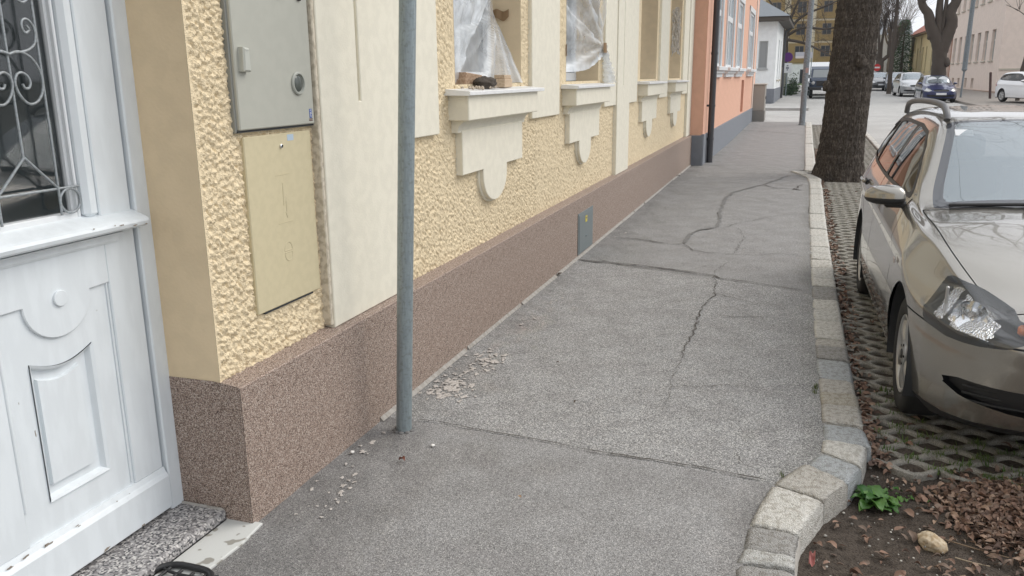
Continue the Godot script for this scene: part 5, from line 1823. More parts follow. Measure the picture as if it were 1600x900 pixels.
	var a6 := MB.new()
	limb(a6, [Vector3(0, -0.1, 0), Vector3(-0.05, 2.0, 0), Vector3(0.0, 4.0, 0)], 0.42, 0.36)
	obj("trunk", a6, M.bark_pale, t6)
	var b6 := MB.new()
	for k in 6: limb(b6, [Vector3(0, 3.7, 0), Vector3(cos(k * 1.05) * 0.7, 4.7, sin(k * 1.05) * 0.7), Vector3(cos(k * 1.05) * 1.1, 6.4, sin(k * 1.05) * 1.1)], 0.16, 0.07, 6)
	twigs(b6, Vector3(0, 4.6, 0), 26, 3.6, 0.035, 0.40, 2)
	twigs(b6, Vector3(-0.8, 5.4, 0.2), 14, 3.0, 0.03, 0.35, 2)
	twigs(b6, Vector3(0.7, 5.6, 0.2), 14, 3.0, 0.03, 0.35, 2)
	obj("crown", b6, M.bark_pale, t6)
	# more bare crowns behind, reading as a haze of twigs
	rng.seed = 50
	for q in [[9.0, -128.0, 9.5, "first"], [5.2, -135.0, 11.0, "second"], [-3.5, -118.0, 10.0, "third"], [1.6, -122.0, 12.5, "fourth"]]:
		var lab: String = {"first": "far bare tree filling the gap above the white building", "second": "far bare tree at the street's end behind the near trunk", "third": "far bare tree rising behind the left of the ochre block", "fourth": "tall far bare tree rising behind the right of the ochre block"}[q[3]]
		var tt := thing("far_tree", lab, "tree", Vector3(q[0], rise(q[1]), q[1]), 0.0, "bare trees at the end of the street")
		var aa := MB.new()
		limb(aa, [Vector3(0, -0.2, 0), Vector3(0.1, 2.0, 0), Vector3(0, q[2] * 0.45, 0)], 0.34, 0.22, 8)
		obj("trunk", aa, M.bark_far, tt)
		var bb := MB.new()
		for k in 9:
			var hh: float = q[2] * rng.randf_range(0.3, 0.46)
			grow(bb, Vector3(0, hh, 0), Vector3(rng.randfn() * 0.6, 0.9, rng.randfn() * 0.5).normalized(), 0.12, q[2] * 0.26, 4, 0.2, 0.2)
		obj("crown", bb, M.bark_far, tt)
	# conifer by the yellow hall
	rng.seed = 51
	var t7 := thing("conifer", "dark green conifer beside the yellow hall", "tree", Vector3(10.75, 0.78, -106.0))
	var a7 := MB.new()
	limb(a7, [Vector3(0, -0.1, 0), Vector3(0, 2.5, 0), Vector3(0, 6.3, 0)], 0.22, 0.05, 8)
	obj("trunk", a7, M.bark_far, t7)
	var b7 := MB.new()
	for k in 4200:
		var yy := 0.4 + pow(rng.randf(), 1.2) * 6.4
		var rr := (1.75 - yy * 0.16) * sqrt(rng.randf()) * (0.8 + 0.4 * f.get_noise_2d(yy * 2.0, k % 7))
		var an := rng.randf() * TAU
		var c := Vector3(cos(an) * rr, yy - rr * 0.25, sin(an) * rr)
		var s := rng.randf_range(0.07, 0.17)
		var u := Vector3(cos(an), -0.3, sin(an)) * s
		var w := Vector3(rng.randfn(), rng.randfn(), rng.randfn()).normalized() * s * 0.45
		var tt := rng.randf()
		b7.col = Color(lerpf(0.02, 0.045, tt), lerpf(0.055, 0.10, tt), lerpf(0.02, 0.03, tt))
		b7.tri3(c - u - w, c + u, c - u * 0.4 + w)
	obj("crown", b7, M.conifer, t7)
	# young tree at the right edge
	rng.seed = 52
	var t8 := thing("young_tree", "thin bare leaning tree at the right edge before the pink building", "tree", Vector3(10.75, 0.2, -50.0))
	var a8 := MB.new()
	limb(a8, [Vector3(0.0, 0, 0), Vector3(0.0, 1.2, 0), Vector3(0.12, 2.3, 0), Vector3(0.35, 3.4, 0), Vector3(0.5, 4.6, 0)], 0.11, 0.07, 8)
	obj("trunk", a8, M.bark_far, t8)
	var b8 := MB.new()
	limb(b8, [Vector3(0.33, 3.3, 0), Vector3(0.0, 4.1, 0), Vector3(-0.5, 4.55, 0), Vector3(-1.1, 4.85, 0)], 0.035, 0.012, 6)
	for q in [Vector3(0.0, 4.1, 0), Vector3(-0.5, 4.55, 0), Vector3(0.5, 4.6, 0)]: twigs(b8, q, 5, 1.4, 0.014, 0.6, 2)
	obj("crown", b8, M.bark_far, t8)
	# shrubs between fence and junction
	rng.seed = 53
	for q in [[-0.62, -60.5, 1.3, "dark green bush at the foot of the garden fence, nearer of two"], [-0.45, -68.0, 1.7, "dark green bush at the fence's far end, farther of two"]]:
		var sh := thing("bush", q[3], "bush", Vector3(q[0], rise(q[1]), q[1]), 0.0, "bushes along the garden fence")
		var bb := MB.new()
		for k in 1100:
			var v := Vector3(rng.randfn() * 0.22, absf(rng.randfn()) * 0.5 * q[2] * 0.6, rng.randfn() * 0.8)
			var s := rng.randf_range(0.04, 0.09)
			var u := Vector3(rng.randfn(), rng.randfn(), rng.randfn()).normalized() * s
			var w := Vector3(rng.randfn(), rng.randfn(), rng.randfn()).normalized() * s * 0.6
			var tt := rng.randf()
			bb.col = Color(lerpf(0.02, 0.06, tt), lerpf(0.05, 0.10, tt), lerpf(0.025, 0.04, tt))
			bb.tri3(v - u - w, v + u, v - u * 0.4 + w)
		obj("leaves", bb, M.conifer, sh)
		var bs := MB.new()
		for k in 5: bs.tube(PackedVector3Array([Vector3(0, 0, k * 0.3 - 0.6), Vector3(rng.randfn() * 0.1, 0.8, k * 0.35 - 0.7)]), PackedFloat32Array([0.02, 0.01]), 4)
		obj("stems", bs, M.bark_far, sh)

# ---------------------------------------------------------------- cars
# a triangle soup with a normal and two parameters per vertex; it can be cut by any function of the vertex
class Soup:
	var p := PackedVector3Array() # x, y, u (u runs back from the nose)
	var n := PackedVector3Array()
	var t := PackedFloat32Array() # parameter round the section

	func size() -> int: return p.size()

	# splits into [inside (f >= 0), outside]
	func cut(f: PackedFloat32Array) -> Array:
		var a := Soup.new()
		var b := Soup.new()
		for i in range(0, p.size(), 3):
			var f0 := f[i]
			var f1 := f[i + 1]
			var f2 := f[i + 2]
			if f0 >= 0 and f1 >= 0 and f2 >= 0:
				for k in 3: a.p.append(p[i + k]); a.n.append(n[i + k]); a.t.append(t[i + k])
			elif f0 < 0 and f1 < 0 and f2 < 0:
				for k in 3: b.p.append(p[i + k]); b.n.append(n[i + k]); b.t.append(t[i + k])
			else:
				_half(a, i, [f0, f1, f2])
				_half(b, i, [-f0, -f1, -f2])
		return [a, b]

	func _half(o: Soup, i: int, f: Array) -> void:
		var vp := []
		var vn := []
		var vt := []
		for k in 3:
			var l := (k + 1) % 3
			if f[k] >= 0: vp.append(p[i + k]); vn.append(n[i + k]); vt.append(t[i + k])
			if (f[k] >= 0) != (f[l] >= 0):
				var s: float = f[k] / (f[k] - f[l])
				vp.append(p[i + k].lerp(p[i + l], s)); vn.append(n[i + k].lerp(n[i + l], s)); vt.append(lerpf(t[i + k], t[i + l], s))
		for k in range(1, vp.size() - 1):
			for q in [0, k, k + 1]: o.p.append(vp[q]); o.n.append(vn[q]); o.t.append(vt[q])

	func add(o: Soup) -> void:
		p.append_array(o.p); n.append_array(o.n); t.append_array(o.t)

	# cuts along the line where fn is 0 and leaves a slit of the given half width: [inside, slit, outside]
	func slit(fn: Callable, w: float) -> Array:
		var f := eval(fn)
		for i in f.size(): f[i] -= w
		var r := cut(f)
		var rest: Soup = r[1]
		var g := rest.eval(fn)
		for i in g.size(): g[i] += w
		var q := rest.cut(g)
		return [r[0], q[0], q[1]]

	func eval(fn: Callable) -> PackedFloat32Array:
		var o := PackedFloat32Array()
		o.resize(p.size())
		for i in p.size(): o[i] = clampf(fn.call(p[i], t[i]), -1.0, 1.0)
		return o

func poly_sd(poly: PackedVector2Array, q: Vector2) -> float: # positive inside
	var d := INF
	var ins := false
	var j := poly.size() - 1
	for i in poly.size():
		var a := poly[i]
		var b := poly[j]
		var e := b - a
		var w := q - a
		var h := clampf(w.dot(e) / e.length_squared(), 0.0, 1.0)
		d = minf(d, (w - e * h).length_squared())
		if (a.y > q.y) != (b.y > q.y) and q.x < (b.x - a.x) * (q.y - a.y) / (b.y - a.y) + a.x: ins = not ins
		j = i
	return sqrt(d) * (1.0 if ins else -1.0)

func key(k: Array, u: float) -> float: # smooth curve through [u, value] pairs
	if u <= k[0][0]: return k[0][1]
	for i in k.size() - 1:
		if u <= k[i + 1][0]:
			var a: Array = k[i]
			var b: Array = k[i + 1]
			var h: float = b[0] - a[0]
			var m0: float = (b[1] - k[i - 1][1]) / (b[0] - k[i - 1][0]) if i > 0 else (b[1] - a[1]) / h
			var m1: float = (k[i + 2][1] - a[1]) / (k[i + 2][0] - a[0]) if i < k.size() - 2 else (b[1] - a[1]) / h
			var t: float = (u - a[0]) / h
			return (2 * t * t * t - 3 * t * t + 1) * a[1] + (t * t * t - 2 * t * t + t) * h * m0 + (-2 * t * t * t + 3 * t * t) * b[1] + (t * t * t - t * t) * h * m1
	return k[-1][1]

const W_SIDE := [[0.14, 0.815], [0.3, 0.854], [0.5, 0.871], [0.8, 0.872], [1.5, 0.868], [2.6, 0.866], [3.4, 0.860], [3.8, 0.84], [4.08, 0.80]]
const W_BELT := [[0.14, 0.66], [0.4, 0.745], [0.8, 0.800], [1.2, 0.812], [1.6, 0.815], [2.6, 0.815], [3.4, 0.795], [3.8, 0.765], [4.08, 0.72]]
const Y_BELT := [[0.14, 0.70], [0.3, 0.765], [0.5, 0.825], [0.8, 0.895], [1.2, 0.945], [1.6, 0.955], [2.5, 0.980], [3.3, 1.005], [3.8, 1.015], [4.08, 0.98]]
const W_ROOF := [[0.14, 0.56], [0.5, 0.66], [0.9, 0.70], [1.2, 0.705], [1.35, 0.69], [1.6, 0.635], [1.9, 0.578], [2.1, 0.562], [3.0, 0.565], [3.6, 0.555], [3.9, 0.54], [4.08, 0.58]]
const Y_ROOF := [[0.14, 0.715], [0.5, 0.862], [0.9, 0.945], [1.2, 0.990], [1.4, 1.085], [1.6, 1.195], [1.8, 1.298], [1.95, 1.358], [2.1, 1.392], [2.5, 1.418], [3.0, 1.418], [3.5, 1.392], [3.8, 1.345], [3.95, 1.22], [4.08, 1.02]]
const Y_TOP := [[0.14, 0.745], [0.3, 0.815], [0.6, 0.905], [0.9, 0.968], [1.1, 1.000], [1.2, 1.030], [1.4, 1.135], [1.6, 1.243], [1.8, 1.343], [1.95, 1.405], [2.1, 1.438], [2.5, 1.464], [3.0, 1.462], [3.5, 1.435], [3.8, 1.385], [3.95, 1.25], [4.08, 1.04]]

func car_section(u: float) -> PackedVector2Array:
	var w := key(W_SIDE, u)
	var wb := key(W_BELT, u)
	var yb := key(Y_BELT, u)
	var wr := key(W_ROOF, u)
	var yr := key(Y_ROOF, u)
	var yt := key(Y_TOP, u)
	var yc := lerpf(lerpf(0.66, 0.80, clampf((u - 0.2) / 0.6, 0, 1)), 0.86, clampf((u - 0.8) / 2.8, 0, 1))
	yc = minf(yc, yb - 0.045)
	var mid := Vector2(wb, yb).lerp(Vector2(wr, yr), 0.5) + Vector2(0.022, 0.008) * clampf((u - 1.2) / 0.5, 0, 1) + Vector2(0.012, 0.012) * clampf((1.2 - u) / 0.5, 0, 1)
	return PackedVector2Array([Vector2(0, 0.19), Vector2(0.66, 0.19), Vector2(w - 0.045, 0.205), Vector2(w - 0.014, 0.31), Vector2(w, 0.50), Vector2(w - 0.012, yc - 0.09), Vector2(w - 0.004, yc), Vector2(wb, yb), mid, Vector2(wr, yr), Vector2(wr * 0.55, lerpf(yr, yt, 0.82)), Vector2(0, yt)])

func car_shell(ns: int, sub: int) -> Soup:
	var rows := []
	var stations := []
	var nose := maxi(5, ns / 8)
	for i in nose: stations.append([0, float(i) / nose])
	for i in ns: stations.append([1, 0.14 + (4.08 - 0.14) * float(i) / (ns - 1)])
	for i in range(nose - 1, -1, -1): stations.append([2, float(i) / nose])
	for st in stations:
		var u: float = 0.14
		var k := 1.0
		if st[0] == 1: u = st[1]
		elif st[0] == 2: u = 4.08
		if st[0] != 1: k = st[1]
		var S := car_section(u)
		var row := PackedVector3Array()
		var m := S.size()
		for i in (m - 1) * sub + 1:
			var a := mini(i / sub, m - 2)
			var t := float(i - a * sub) / sub
			var p0: Vector2 = S[maxi(a - 1, 0)] if a > 0 else Vector2(-S[1].x, S[1].y)
			var p3: Vector2 = S[mini(a + 2, m - 1)] if a < m - 2 else Vector2(-S[m - 2].x, S[m - 2].y)
			var q := S[a].cubic_interpolate(S[a + 1], p0, p3, t)
			if a == 5 or a == 6: q = q.lerp(S[a].lerp(S[a + 1], t), 0.65) # a crisp shoulder line
			if (a == 8 or a == 9) and st[0] != 2: q = q.lerp(S[a].lerp(S[a + 1], t), 0.7 * clampf((1.12 - u) / 0.3, 0.0, 1.0)) # crisp bonnet edge
			if a == 0: q = S[0].lerp(S[1], t)
			var uu := u
			var c := Vector2(0, 0.47)
			if st[0] != 1:
				var e := pow(maxf(0.0, 1.0 - pow(k, 3.2)), 1.0 / 3.2)
				q = c + (q - c) * k
				uu = 0.14 * (1.0 - e) if st[0] == 0 else 4.08 + 0.16 * e
			# plan view of the nose, shape of the bumper, rake of tail and screens
			var fd := 1.0 - smoothstep(0.0, 1.15, uu)
			uu += fd * (0.35 * pow(absf(q.x) / 0.87, 5.0) + 0.10 * smoothstep(0.60, 0.78, q.y) + 0.05 * smoothstep(0.40, 0.2, q.y))
			uu += 0.12 * pow(minf(absf(q.x) / 0.7, 1.0), 2.0) * smoothstep(0.9, 1.15, uu) * (1.0 - smoothstep(1.5, 2.3, uu))
			if uu > 3.7: uu -= (uu - 3.7) * 0.25 * pow(absf(q.x) / 0.86, 3.0) + 0.03
			row.append(Vector3(q.x, q.y, uu))
		rows.append(row)
	var R := rows.size()
	var C: int = rows[0].size()
	var N := []
	for i in R:
		var nr := PackedVector3Array()
		for j in C:
			var du: Vector3 = rows[i][mini(j + 1, C - 1)] - rows[i][maxi(j - 1, 0)]
			if j == 0: du = Vector3(1, 0, 0)
			if j == C - 1: du = Vector3(-1, 0, 0)
			var dv: Vector3 = rows[mini(i + 1, R - 1)][j] - rows[maxi(i - 1, 0)][j]
			var nn := du.cross(dv)
			if nn.length_squared() < 1e-12: nn = Vector3(0, 0, -1) if i < R / 2 else Vector3(0, 0, 1)
			nr.append(nn.normalized())
		N.append(nr)
	var s := Soup.new()
	for i in R - 1:
		for j in C - 1:
			for q in [[i, j], [i, j + 1], [i + 1, j], [i, j + 1], [i + 1, j + 1], [i + 1, j]]:
				s.p.append(rows[q[0]][q[1]])
				s.n.append(N[q[0]][q[1]])
				s.t.append(float(q[1]) / sub)
	return s

# soup to mesh: both halves (side 0), or the half at local +x (1) or -x (-1); push moves it inwards
func soup_mesh(mb: MB, s: Soup, side: int, K: Vector3, push := 0.0) -> void:
	for sx in [1.0, -1.0]:
		if side != 0 and sx != float(side): continue
		var base := mb.v.size()
		for i in s.p.size():
			var q := s.p[i] - s.n[i] * push
			var nn := s.n[i]
			mb.vert(Vector3(q.x * sx * K.x, q.y * K.y, (2.12 - q.z) * K.z), Vector3(nn.x * sx, nn.y, -nn.z))
		for i in range(0, s.p.size(), 3):
			var a := mb.v[base + i]
			var b := mb.v[base + i + 1]
			var d := mb.v[base + i + 2]
			if (b - a).cross(d - a).dot(mb.n[base + i] + mb.n[base + i + 1] + mb.n[base + i + 2]) < 0: mb.tri(base + i, base + i + 2, base + i + 1)
			else: mb.tri(base + i, base + i + 1, base + i + 2)

func wheel(parent: Node3D, at: Vector3, sx: float, r: float, fine: bool) -> void:
	# axle along local x; outside towards sx
	var fr := Transform3D(Basis(Vector3(0, 0, -sx), Vector3(sx, 0, 0), Vector3(0, -1, 0)), at)
	var w := Node3D.new()
	w.name = "wheel"
	parent.add_child(w, true)
	if w.name != "wheel":
		var k := 1
		while parent.has_node("wheel_%03d" % k): k += 1
		w.name = "wheel_%03d" % k
	var seg := 48 if fine else 20
	var mb := MB.new()
	var pr := PackedVector2Array()
	for q in [[0.655, -0.09], [0.80, -0.098], [0.93, -0.094], [0.985, -0.078], [1.0, -0.05], [1.002, 0.0], [1.0, 0.05], [0.985, 0.078], [0.93, 0.094], [0.80, 0.098], [0.70, 0.092], [0.655, 0.080]]: pr.append(Vector2(q[0] * r, q[1]))
	var inv := PackedVector2Array()
	for q in pr: inv.append(Vector2(q.x, q.y))
	mb.lathe(inv, seg, fr)
	obj("tyre", mb, M.rubber, w)
	mb = MB.new()
	mb.lathe(PackedVector2Array([Vector2(r * 0.64, 0.03), Vector2(r * 0.2, 0.03), Vector2(0.0, 0.03)]), seg, fr)
	obj("brake_drum", mb, M.dark, w)
	mb = MB.new()
	mb.lathe(PackedVector2Array([Vector2(r * 0.66, 0.078), Vector2(r * 0.668, 0.086), Vector2(r * 0.655, 0.091), Vector2(r * 0.61, 0.085), Vector2(r * 0.585, 0.070), Vector2(r * 0.58, 0.03)]), seg, fr)
	var n := 6
	for k in n:
		var a := TAU * k / n + 0.35
		var f2 := fr * Transform3D(Basis(Vector3.UP, a), Vector3.ZERO)
		# a broad dished spoke
		var A := []
		for q in [[0.10, 0.30, 0.074], [0.26, 0.135, 0.082], [0.42, 0.125, 0.084], [0.60, 0.235, 0.080]]: A.append([q[0] * r, q[1] * r, q[2]])
		var rows := []
		for q in A:
			var row := PackedVector3Array()
			for e in [-1.0, -0.75, 0.0, 0.75, 1.0]: row.append(f2 * Vector3(q[0], q[2] - (0.022 if absf(e) == 1.0 else 0.0) + 0.004 * (1.0 - e * e), e * q[1]))
			rows.append(row)
		var d0: Vector3 = rows[0][2]
		var d1: Vector3 = rows[0][3]
		var d2: Vector3 = rows[1][2]
		mb.grid(rows, (d1 - d0).cross(d2 - d0).dot(Vector3(sx, 0, 0)) < 0)
	mb.lathe(PackedVector2Array([Vector2(r * 0.22, 0.066), Vector2(r * 0.21, 0.086), Vector2(r * 0.15, 0.092), Vector2(0, 0.092)]), 20, fr)
	obj("hubcap", mb, M.silver, w)
	if fine:
		mb = MB.new()
		mb.lathe(PackedVector2Array([Vector2(r * 0.085, 0.091), Vector2(r * 0.08, 0.096), Vector2(0, 0.096)]), 16, fr)
		for k in 5: mb.lathe(PackedVector2Array([Vector2(0.008, 0.088), Vector2(0.007, 0.094), Vector2(0, 0.094)]), 6, fr * Transform3D(Basis(), Vector3(cos(TAU * k / 5) * r * 0.165, 0, sin(TAU * k / 5) * r * 0.165)))
		obj("hub_badge", mb, M.black, w)

var shell_cache := {}

func make_car(called: String, label: String, at: Vector3, turn: float, paint: Material, opt := {}) -> Node3D:
	var fine: bool = opt.get("fine", false)
	var K: Vector3 = opt.get("scale", Vector3.ONE)
	var c := thing(called, label, "car", at, turn, opt.get("group", ""))
	var sk := "fine" if fine else "coarse"
	if not shell_cache.has(sk): shell_cache[sk] = car_shell(120 if fine else 44, 8 if fine else 4)
	var s: Soup = shell_cache[sk]
	var AX := [0.84, 3.31]
	if not shell_cache.has(sk + "_parts"):
		var P := {}
		# wheel openings
		var r := s.cut(s.eval(func(p: Vector3, t: float) -> float:
			if t < 1.0: return 1.0
			var d := INF
			for a in AX: d = minf(d, Vector2(p.z - a, p.y - 0.315).length() - 0.352)
			return d))
		s = r[0]
		# headlights: outline over arc length round the corner
		var hl := PackedVector2Array([Vector2(1.235, 0.605), Vector2(1.255, 0.66), Vector2(1.255, 0.780), Vector2(1.21, 0.795), Vector2(1.0, 0.768), Vector2(0.75, 0.722), Vector2(0.56, 0.682), Vector2(0.53, 0.635), Vector2(0.58, 0.598), Vector2(0.8, 0.582), Vector2(1.05, 0.588)])
		r = s.cut(s.eval(func(p: Vector3, t: float) -> float: return poly_sd(hl, Vector2(p.x + p.z, p.y)) if p.z < 1.0 and t > 3.0 else -1.0))
		P.headlight = r[0]
		s = r[1]
		# grille and lower intake, by front view
		var gr := PackedVector2Array([Vector2(-0.1, 0.715), Vector2(0.36, 0.70), Vector2(0.42, 0.655), Vector2(0.36, 0.60), Vector2(-0.1, 0.59)])
		var lo := PackedVector2Array([Vector2(-0.1, 0.425), Vector2(0.55, 0.425), Vector2(0.73, 0.430), Vector2(0.77, 0.40), Vector2(0.68, 0.345), Vector2(0.5, 0.318), Vector2(-0.1, 0.312)])
		r = s.cut(s.eval(func(p: Vector3, _t: float) -> float: return maxf(poly_sd(gr, Vector2(p.x, p.y)), poly_sd(lo, Vector2(p.x, p.y))) if p.z < 0.62 else -1.0))
		P.intake = r[0]
		s = r[1]
		# windscreen
		r = s.cut(s.eval(func(p: Vector3, t: float) -> float: return minf(minf((t - 9.10) * 0.25, p.z - (1.165 + 0.10 * pow(p.x / 0.7, 2.0))), (1.985 + 0.05 * pow(p.x / 0.6, 2.0)) - p.z)))
		s = r[1]
		# dark ceramic border round the glass
		r = (r[0] as Soup).cut((r[0] as Soup).eval(func(p: Vector3, t: float) -> float: return minf(minf((t - 9.10) * 0.27 - 0.050, p.z - (1.165 + 0.10 * pow(p.x / 0.7, 2.0)) - 0.075), (1.985 + 0.05 * pow(p.x / 0.6, 2.0)) - p.z - 0.03)))
		P.screen = r[0]
		P.frit = r[1]
		# tailgate glass
		r = s.cut(s.eval(func(p: Vector3, t: float) -> float: return minf((t - 9.15) * 0.25, minf(p.z - 3.83, p.y - 1.02))))
		P.rear_screen = r[0]
		s = r[1]
		# side glass zone
		var dl := PackedVector2Array([Vector2(1.50, 1.00), Vector2(1.70, 1.128), Vector2(1.92, 1.255), Vector2(2.12, 1.335), Vector2(2.4, 1.366), Vector2(3.0, 1.372), Vector2(3.5, 1.345), Vector2(3.74, 1.292), Vector2(3.80, 1.20), Vector2(3.78, 1.075), Vector2(3.3, 1.035), Vector2(2.5, 1.012)])
		r = s.cut(s.eval(func(p: Vector3, t: float) -> float: return poly_sd(dl, Vector2(p.z, p.y)) if t > 6.5 and t < 9.3 and p.x > 0.3 else -1.0))
		var side: Soup = r[0]
		s = r[1]
		r = side.cut(side.eval(func(p: Vector3, _t: float) -> float:
			var e := poly_sd(dl, Vector2(p.z, p.y)) - 0.020
			for b in [2.47 + (p.y - 1.0) * 0.10, 3.27 + (p.y - 1.0) * 0.18]: e = minf(e, absf(p.z - b) - 0.032)
			return e))
		P.side_glass = r[0]
		P.trim = r[1]
		# tail lamps
		var tl := PackedVector2Array([Vector2(3.86, 0.76), Vector2(3.95, 0.95), Vector2(4.3, 0.95), Vector2(4.3, 0.72)])
		r = s.cut(s.eval(func(p: Vector3, t: float) -> float: return poly_sd(tl, Vector2(p.z, p.y)) if p.x > 0.45 else -1.0))
		P.tail_lamp = r[0]
		s = r[1]
		# dark sill and underside
		r = s.cut(s.eval(func(p: Vector3, _t: float) -> float: return 0.222 - p.y + 0.02 * smoothstep(0.9, 0.0, p.z)))
		P.under = r[0]
		s = r[1]
		if fine:
			# shut lines
			var d1 := PackedVector2Array([Vector2(1.40, 0.93), Vector2(1.36, 0.80), Vector2(1.345, 0.55), Vector2(1.36, 0.30), Vector2(2.50, 0.30), Vector2(2.50, 0.9), Vector2(2.47, 1.03), Vector2(1.5, 1.03)])
			var d2 := PackedVector2Array([Vector2(2.50, 1.04), Vector2(2.50, 0.30), Vector2(2.93, 0.30), Vector2(2.985, 0.50), Vector2(3.15, 0.68), Vector2(3.36, 0.76), Vector2(3.42, 0.9), Vector2(3.34, 1.05)])
			var w := 0.0042
			P.gap = Soup.new()
			r = s.slit(func(p: Vector3, t: float) -> float: return poly_sd(d1, Vector2(p.z, p.y)) if t > 2.0 and t < 8.0 else -1.0, w)
			P.front_door = r[0]
			(P.gap as Soup).add(r[1])
			s = r[2]
			r = s.slit(func(p: Vector3, t: float) -> float: return poly_sd(d2, Vector2(p.z, p.y)) if t > 2.0 and t < 8.0 else -1.0, w)
			P.rear_door = r[0]
			(P.gap as Soup).add(r[1])
			s = r[2]
			r = s.slit(func(p: Vector3, t: float) -> float: return minf(minf((t - 8.72) * 0.11, 1.150 + 0.10 * pow(p.x / 0.7, 2.0) - p.z), p.z - 0.19), 0.0048)
			P.bonnet = r[0]
			(P.gap as Soup).add(r[1])
			s = r[2]
			r = s.slit(func(p: Vector3, _t: float) -> float: return minf(0.604 - p.y, 0.645 - p.z), 0.0042)
			P.bumper = r[0]
			(P.gap as Soup).add(r[1])
			s = r[2]
		P.body = s
		shell_cache[sk + "_parts"] = P
	var P: Dictionary = shell_cache[sk + "_parts"]
	var add := func(called2: String, m: Material, part: Soup, side := 0, push := 0.0, parent: Node3D = c) -> MeshInstance3D:
		var mb := MB.new()
		soup_mesh(mb, part, side, K, push)
		return obj(called2, mb, m, parent)
	add.call("body", paint, P.body)
	if fine:
		add.call("bonnet", paint, P.bonnet)
		add.call("bumper", paint, P.bumper)
		for sd in [-1, 1]:
			add.call("door", paint, P.front_door, sd)
			add.call("door", paint, P.rear_door, sd)
		add.call("shut_line", M.dark, P.gap, 0, 0.006)
	add.call("underside", M.black, P.under)
	add.call("windscreen", M.screen, P.screen)
	add.call("windscreen_border", M.frit, P.frit)
	add.call("rear_window", M.screen, P.rear_screen)
	for sd in [-1, 1]:
		add.call("side_window", M.car_glass, P.side_glass, sd, 0.004)
		add.call("window_frame", M.black, P.trim, sd, -0.001)
		add.call("tail_lamp", M.red_lamp, P.tail_lamp, sd)
	add.call("grille", M.black, P.intake, 0, 0.03)
	var Z := func(x: float, y: float, u: float) -> Vector3: return Vector3(x * K.x, y * K.y, (2.12 - u) * K.z)
	# headlights
	for sd in [-1, 1]:
		var ho: MeshInstance3D = add.call("headlight", M.lens, P.headlight, sd)
		add.call("lamp_housing", M.housing if fine else M.silver, P.headlight, sd, 0.085 if fine else 0.012, ho)
		if fine:
			var mb := MB.new()
			# chrome reflector fields that follow the lamp's outline, set well behind the lens
			var L: Soup = P.headlight
			var za := PackedVector2Array([Vector2(1.125, 0.628), Vector2(1.13, 0.772), Vector2(1.225, 0.775), Vector2(1.225, 0.655), Vector2(1.20, 0.628)])
			var zb := PackedVector2Array([Vector2(0.735, 0.612), Vector2(0.72, 0.70), Vector2(0.95, 0.745), Vector2(1.095, 0.765), Vector2(1.095, 0.622), Vector2(0.95, 0.610)])
			for zone in [za, zb]:
				var part: Array = L.cut(L.eval(func(p: Vector3, _t: float) -> float: return poly_sd(zone, Vector2(p.x + p.z, p.y))))
				var zm := MB.new()
				soup_mesh(zm, part[0], sd, K, 0.048)
				obj("reflector", zm, M.reflector, ho)
			for q in [[0.655, 0.676, 0.285, 0.066, 0.30]]:
				var pr := PackedVector2Array()
				for i in 11:
					var t := 1.0 - i / 10.0
					pr.append(Vector2(q[3] * K.x * sqrt(t) + 0.002, 0.045 * t))
				pr.reverse()
				var fr := Transform3D(Basis(Vector3(1, 0, 0), Vector3(0, 0, 1), Vector3(0, -1, 0)).rotated(Vector3.UP, sd * q[4]), Z.call(sd * q[0], q[1], q[2]))
				mb.lathe(pr, 32, fr)
				mb.lathe(PackedVector2Array([Vector2(0.016, 0.0), Vector2(0.016, 0.026), Vector2(0.012, 0.032), Vector2(0, 0.033)]), 14, fr)
				for k in 5: mb.box(fr * Vector3((k - 2) * q[3] * 0.36, 0.016, 0.0), Vector3(0.0025, q[3] * 0.8, 0.008), 0.001)
			obj("reflector_bowl", mb, M.chrome, ho)
			mb = MB.new()
			mb.xf = Transform3D(Basis(Vector3.UP, sd * 0.95), Z.call(sd * 0.735, 0.70, 0.405))
			mb.box(Vector3.ZERO, Vector3(0.016, 0.135, 0.015), 0.005)
			obj("chrome_trim", mb, M.silver, ho)
			mb = MB.new()
			mb.xf = Transform3D(Basis(Vector3.UP, sd * 0.2), Z.call(sd * 0.475, 0.645, 0.185))
			mb.box(Vector3.ZERO, Vector3(0.05, 0.05, 0.03), 0.012)
			mb.sphere(Vector3(0, 0, 0.01), Vector3(0.02, 0.02, 0.02), 8)
			obj("indicator", mb, M.amber, ho)
	# wheels and wells
	for sd in [-1.0, 1.0]:
		for a in AX:
			wheel(c, Z.call(sd * 0.738, 0.300, a) * Vector3(1, 1, 1), sd, 0.300 * K.y, fine)
			var mb := MB.new()
			var rows := []
			for i in 17:
				var an := -0.35 + (PI + 0.7) * i / 16.0
				var row := PackedVector3Array()
				for x in [0.853, 0.80, 0.60, 0.52]: row.append(Z.call(sd * x, 0.315 + sin(an) * (0.353 if x < 0.85 else 0.352), a - cos(an) * 0.353))
				rows.append(row)
			mb.grid(rows)
			# back of the well
			for i in 16:
				var p0: Vector3 = rows[i][3]
				var p1: Vector3 = rows[i + 1][3]
				mb.tri3(p0, p1, Z.call(sd * 0.52, 0.315, a))
			obj("wheel_well", mb, M.dark, c)
	# cabin: floor, dashboard, seats
	var ib := MB.new()
	ib.box(Z.call(0, 0.42, 2.5), Vector3(1.5 * K.x, 0.06, 2.8 * K.z), 0.01)
	ib.box(Z.call(0, 0.84, 1.45), Vector3(1.34 * K.x, 0.22 * K.y, 0.5 * K.z), 0.06)
	ib.box(Z.call(0, 0.62, 1.35), Vector3(1.5 * K.x, 0.5 * K.y, 0.2), 0.02)
	ib.box(Z.call(0, 0.70, 3.98), Vector3(1.3 * K.x, 0.5 * K.y, 0.1), 0.02)
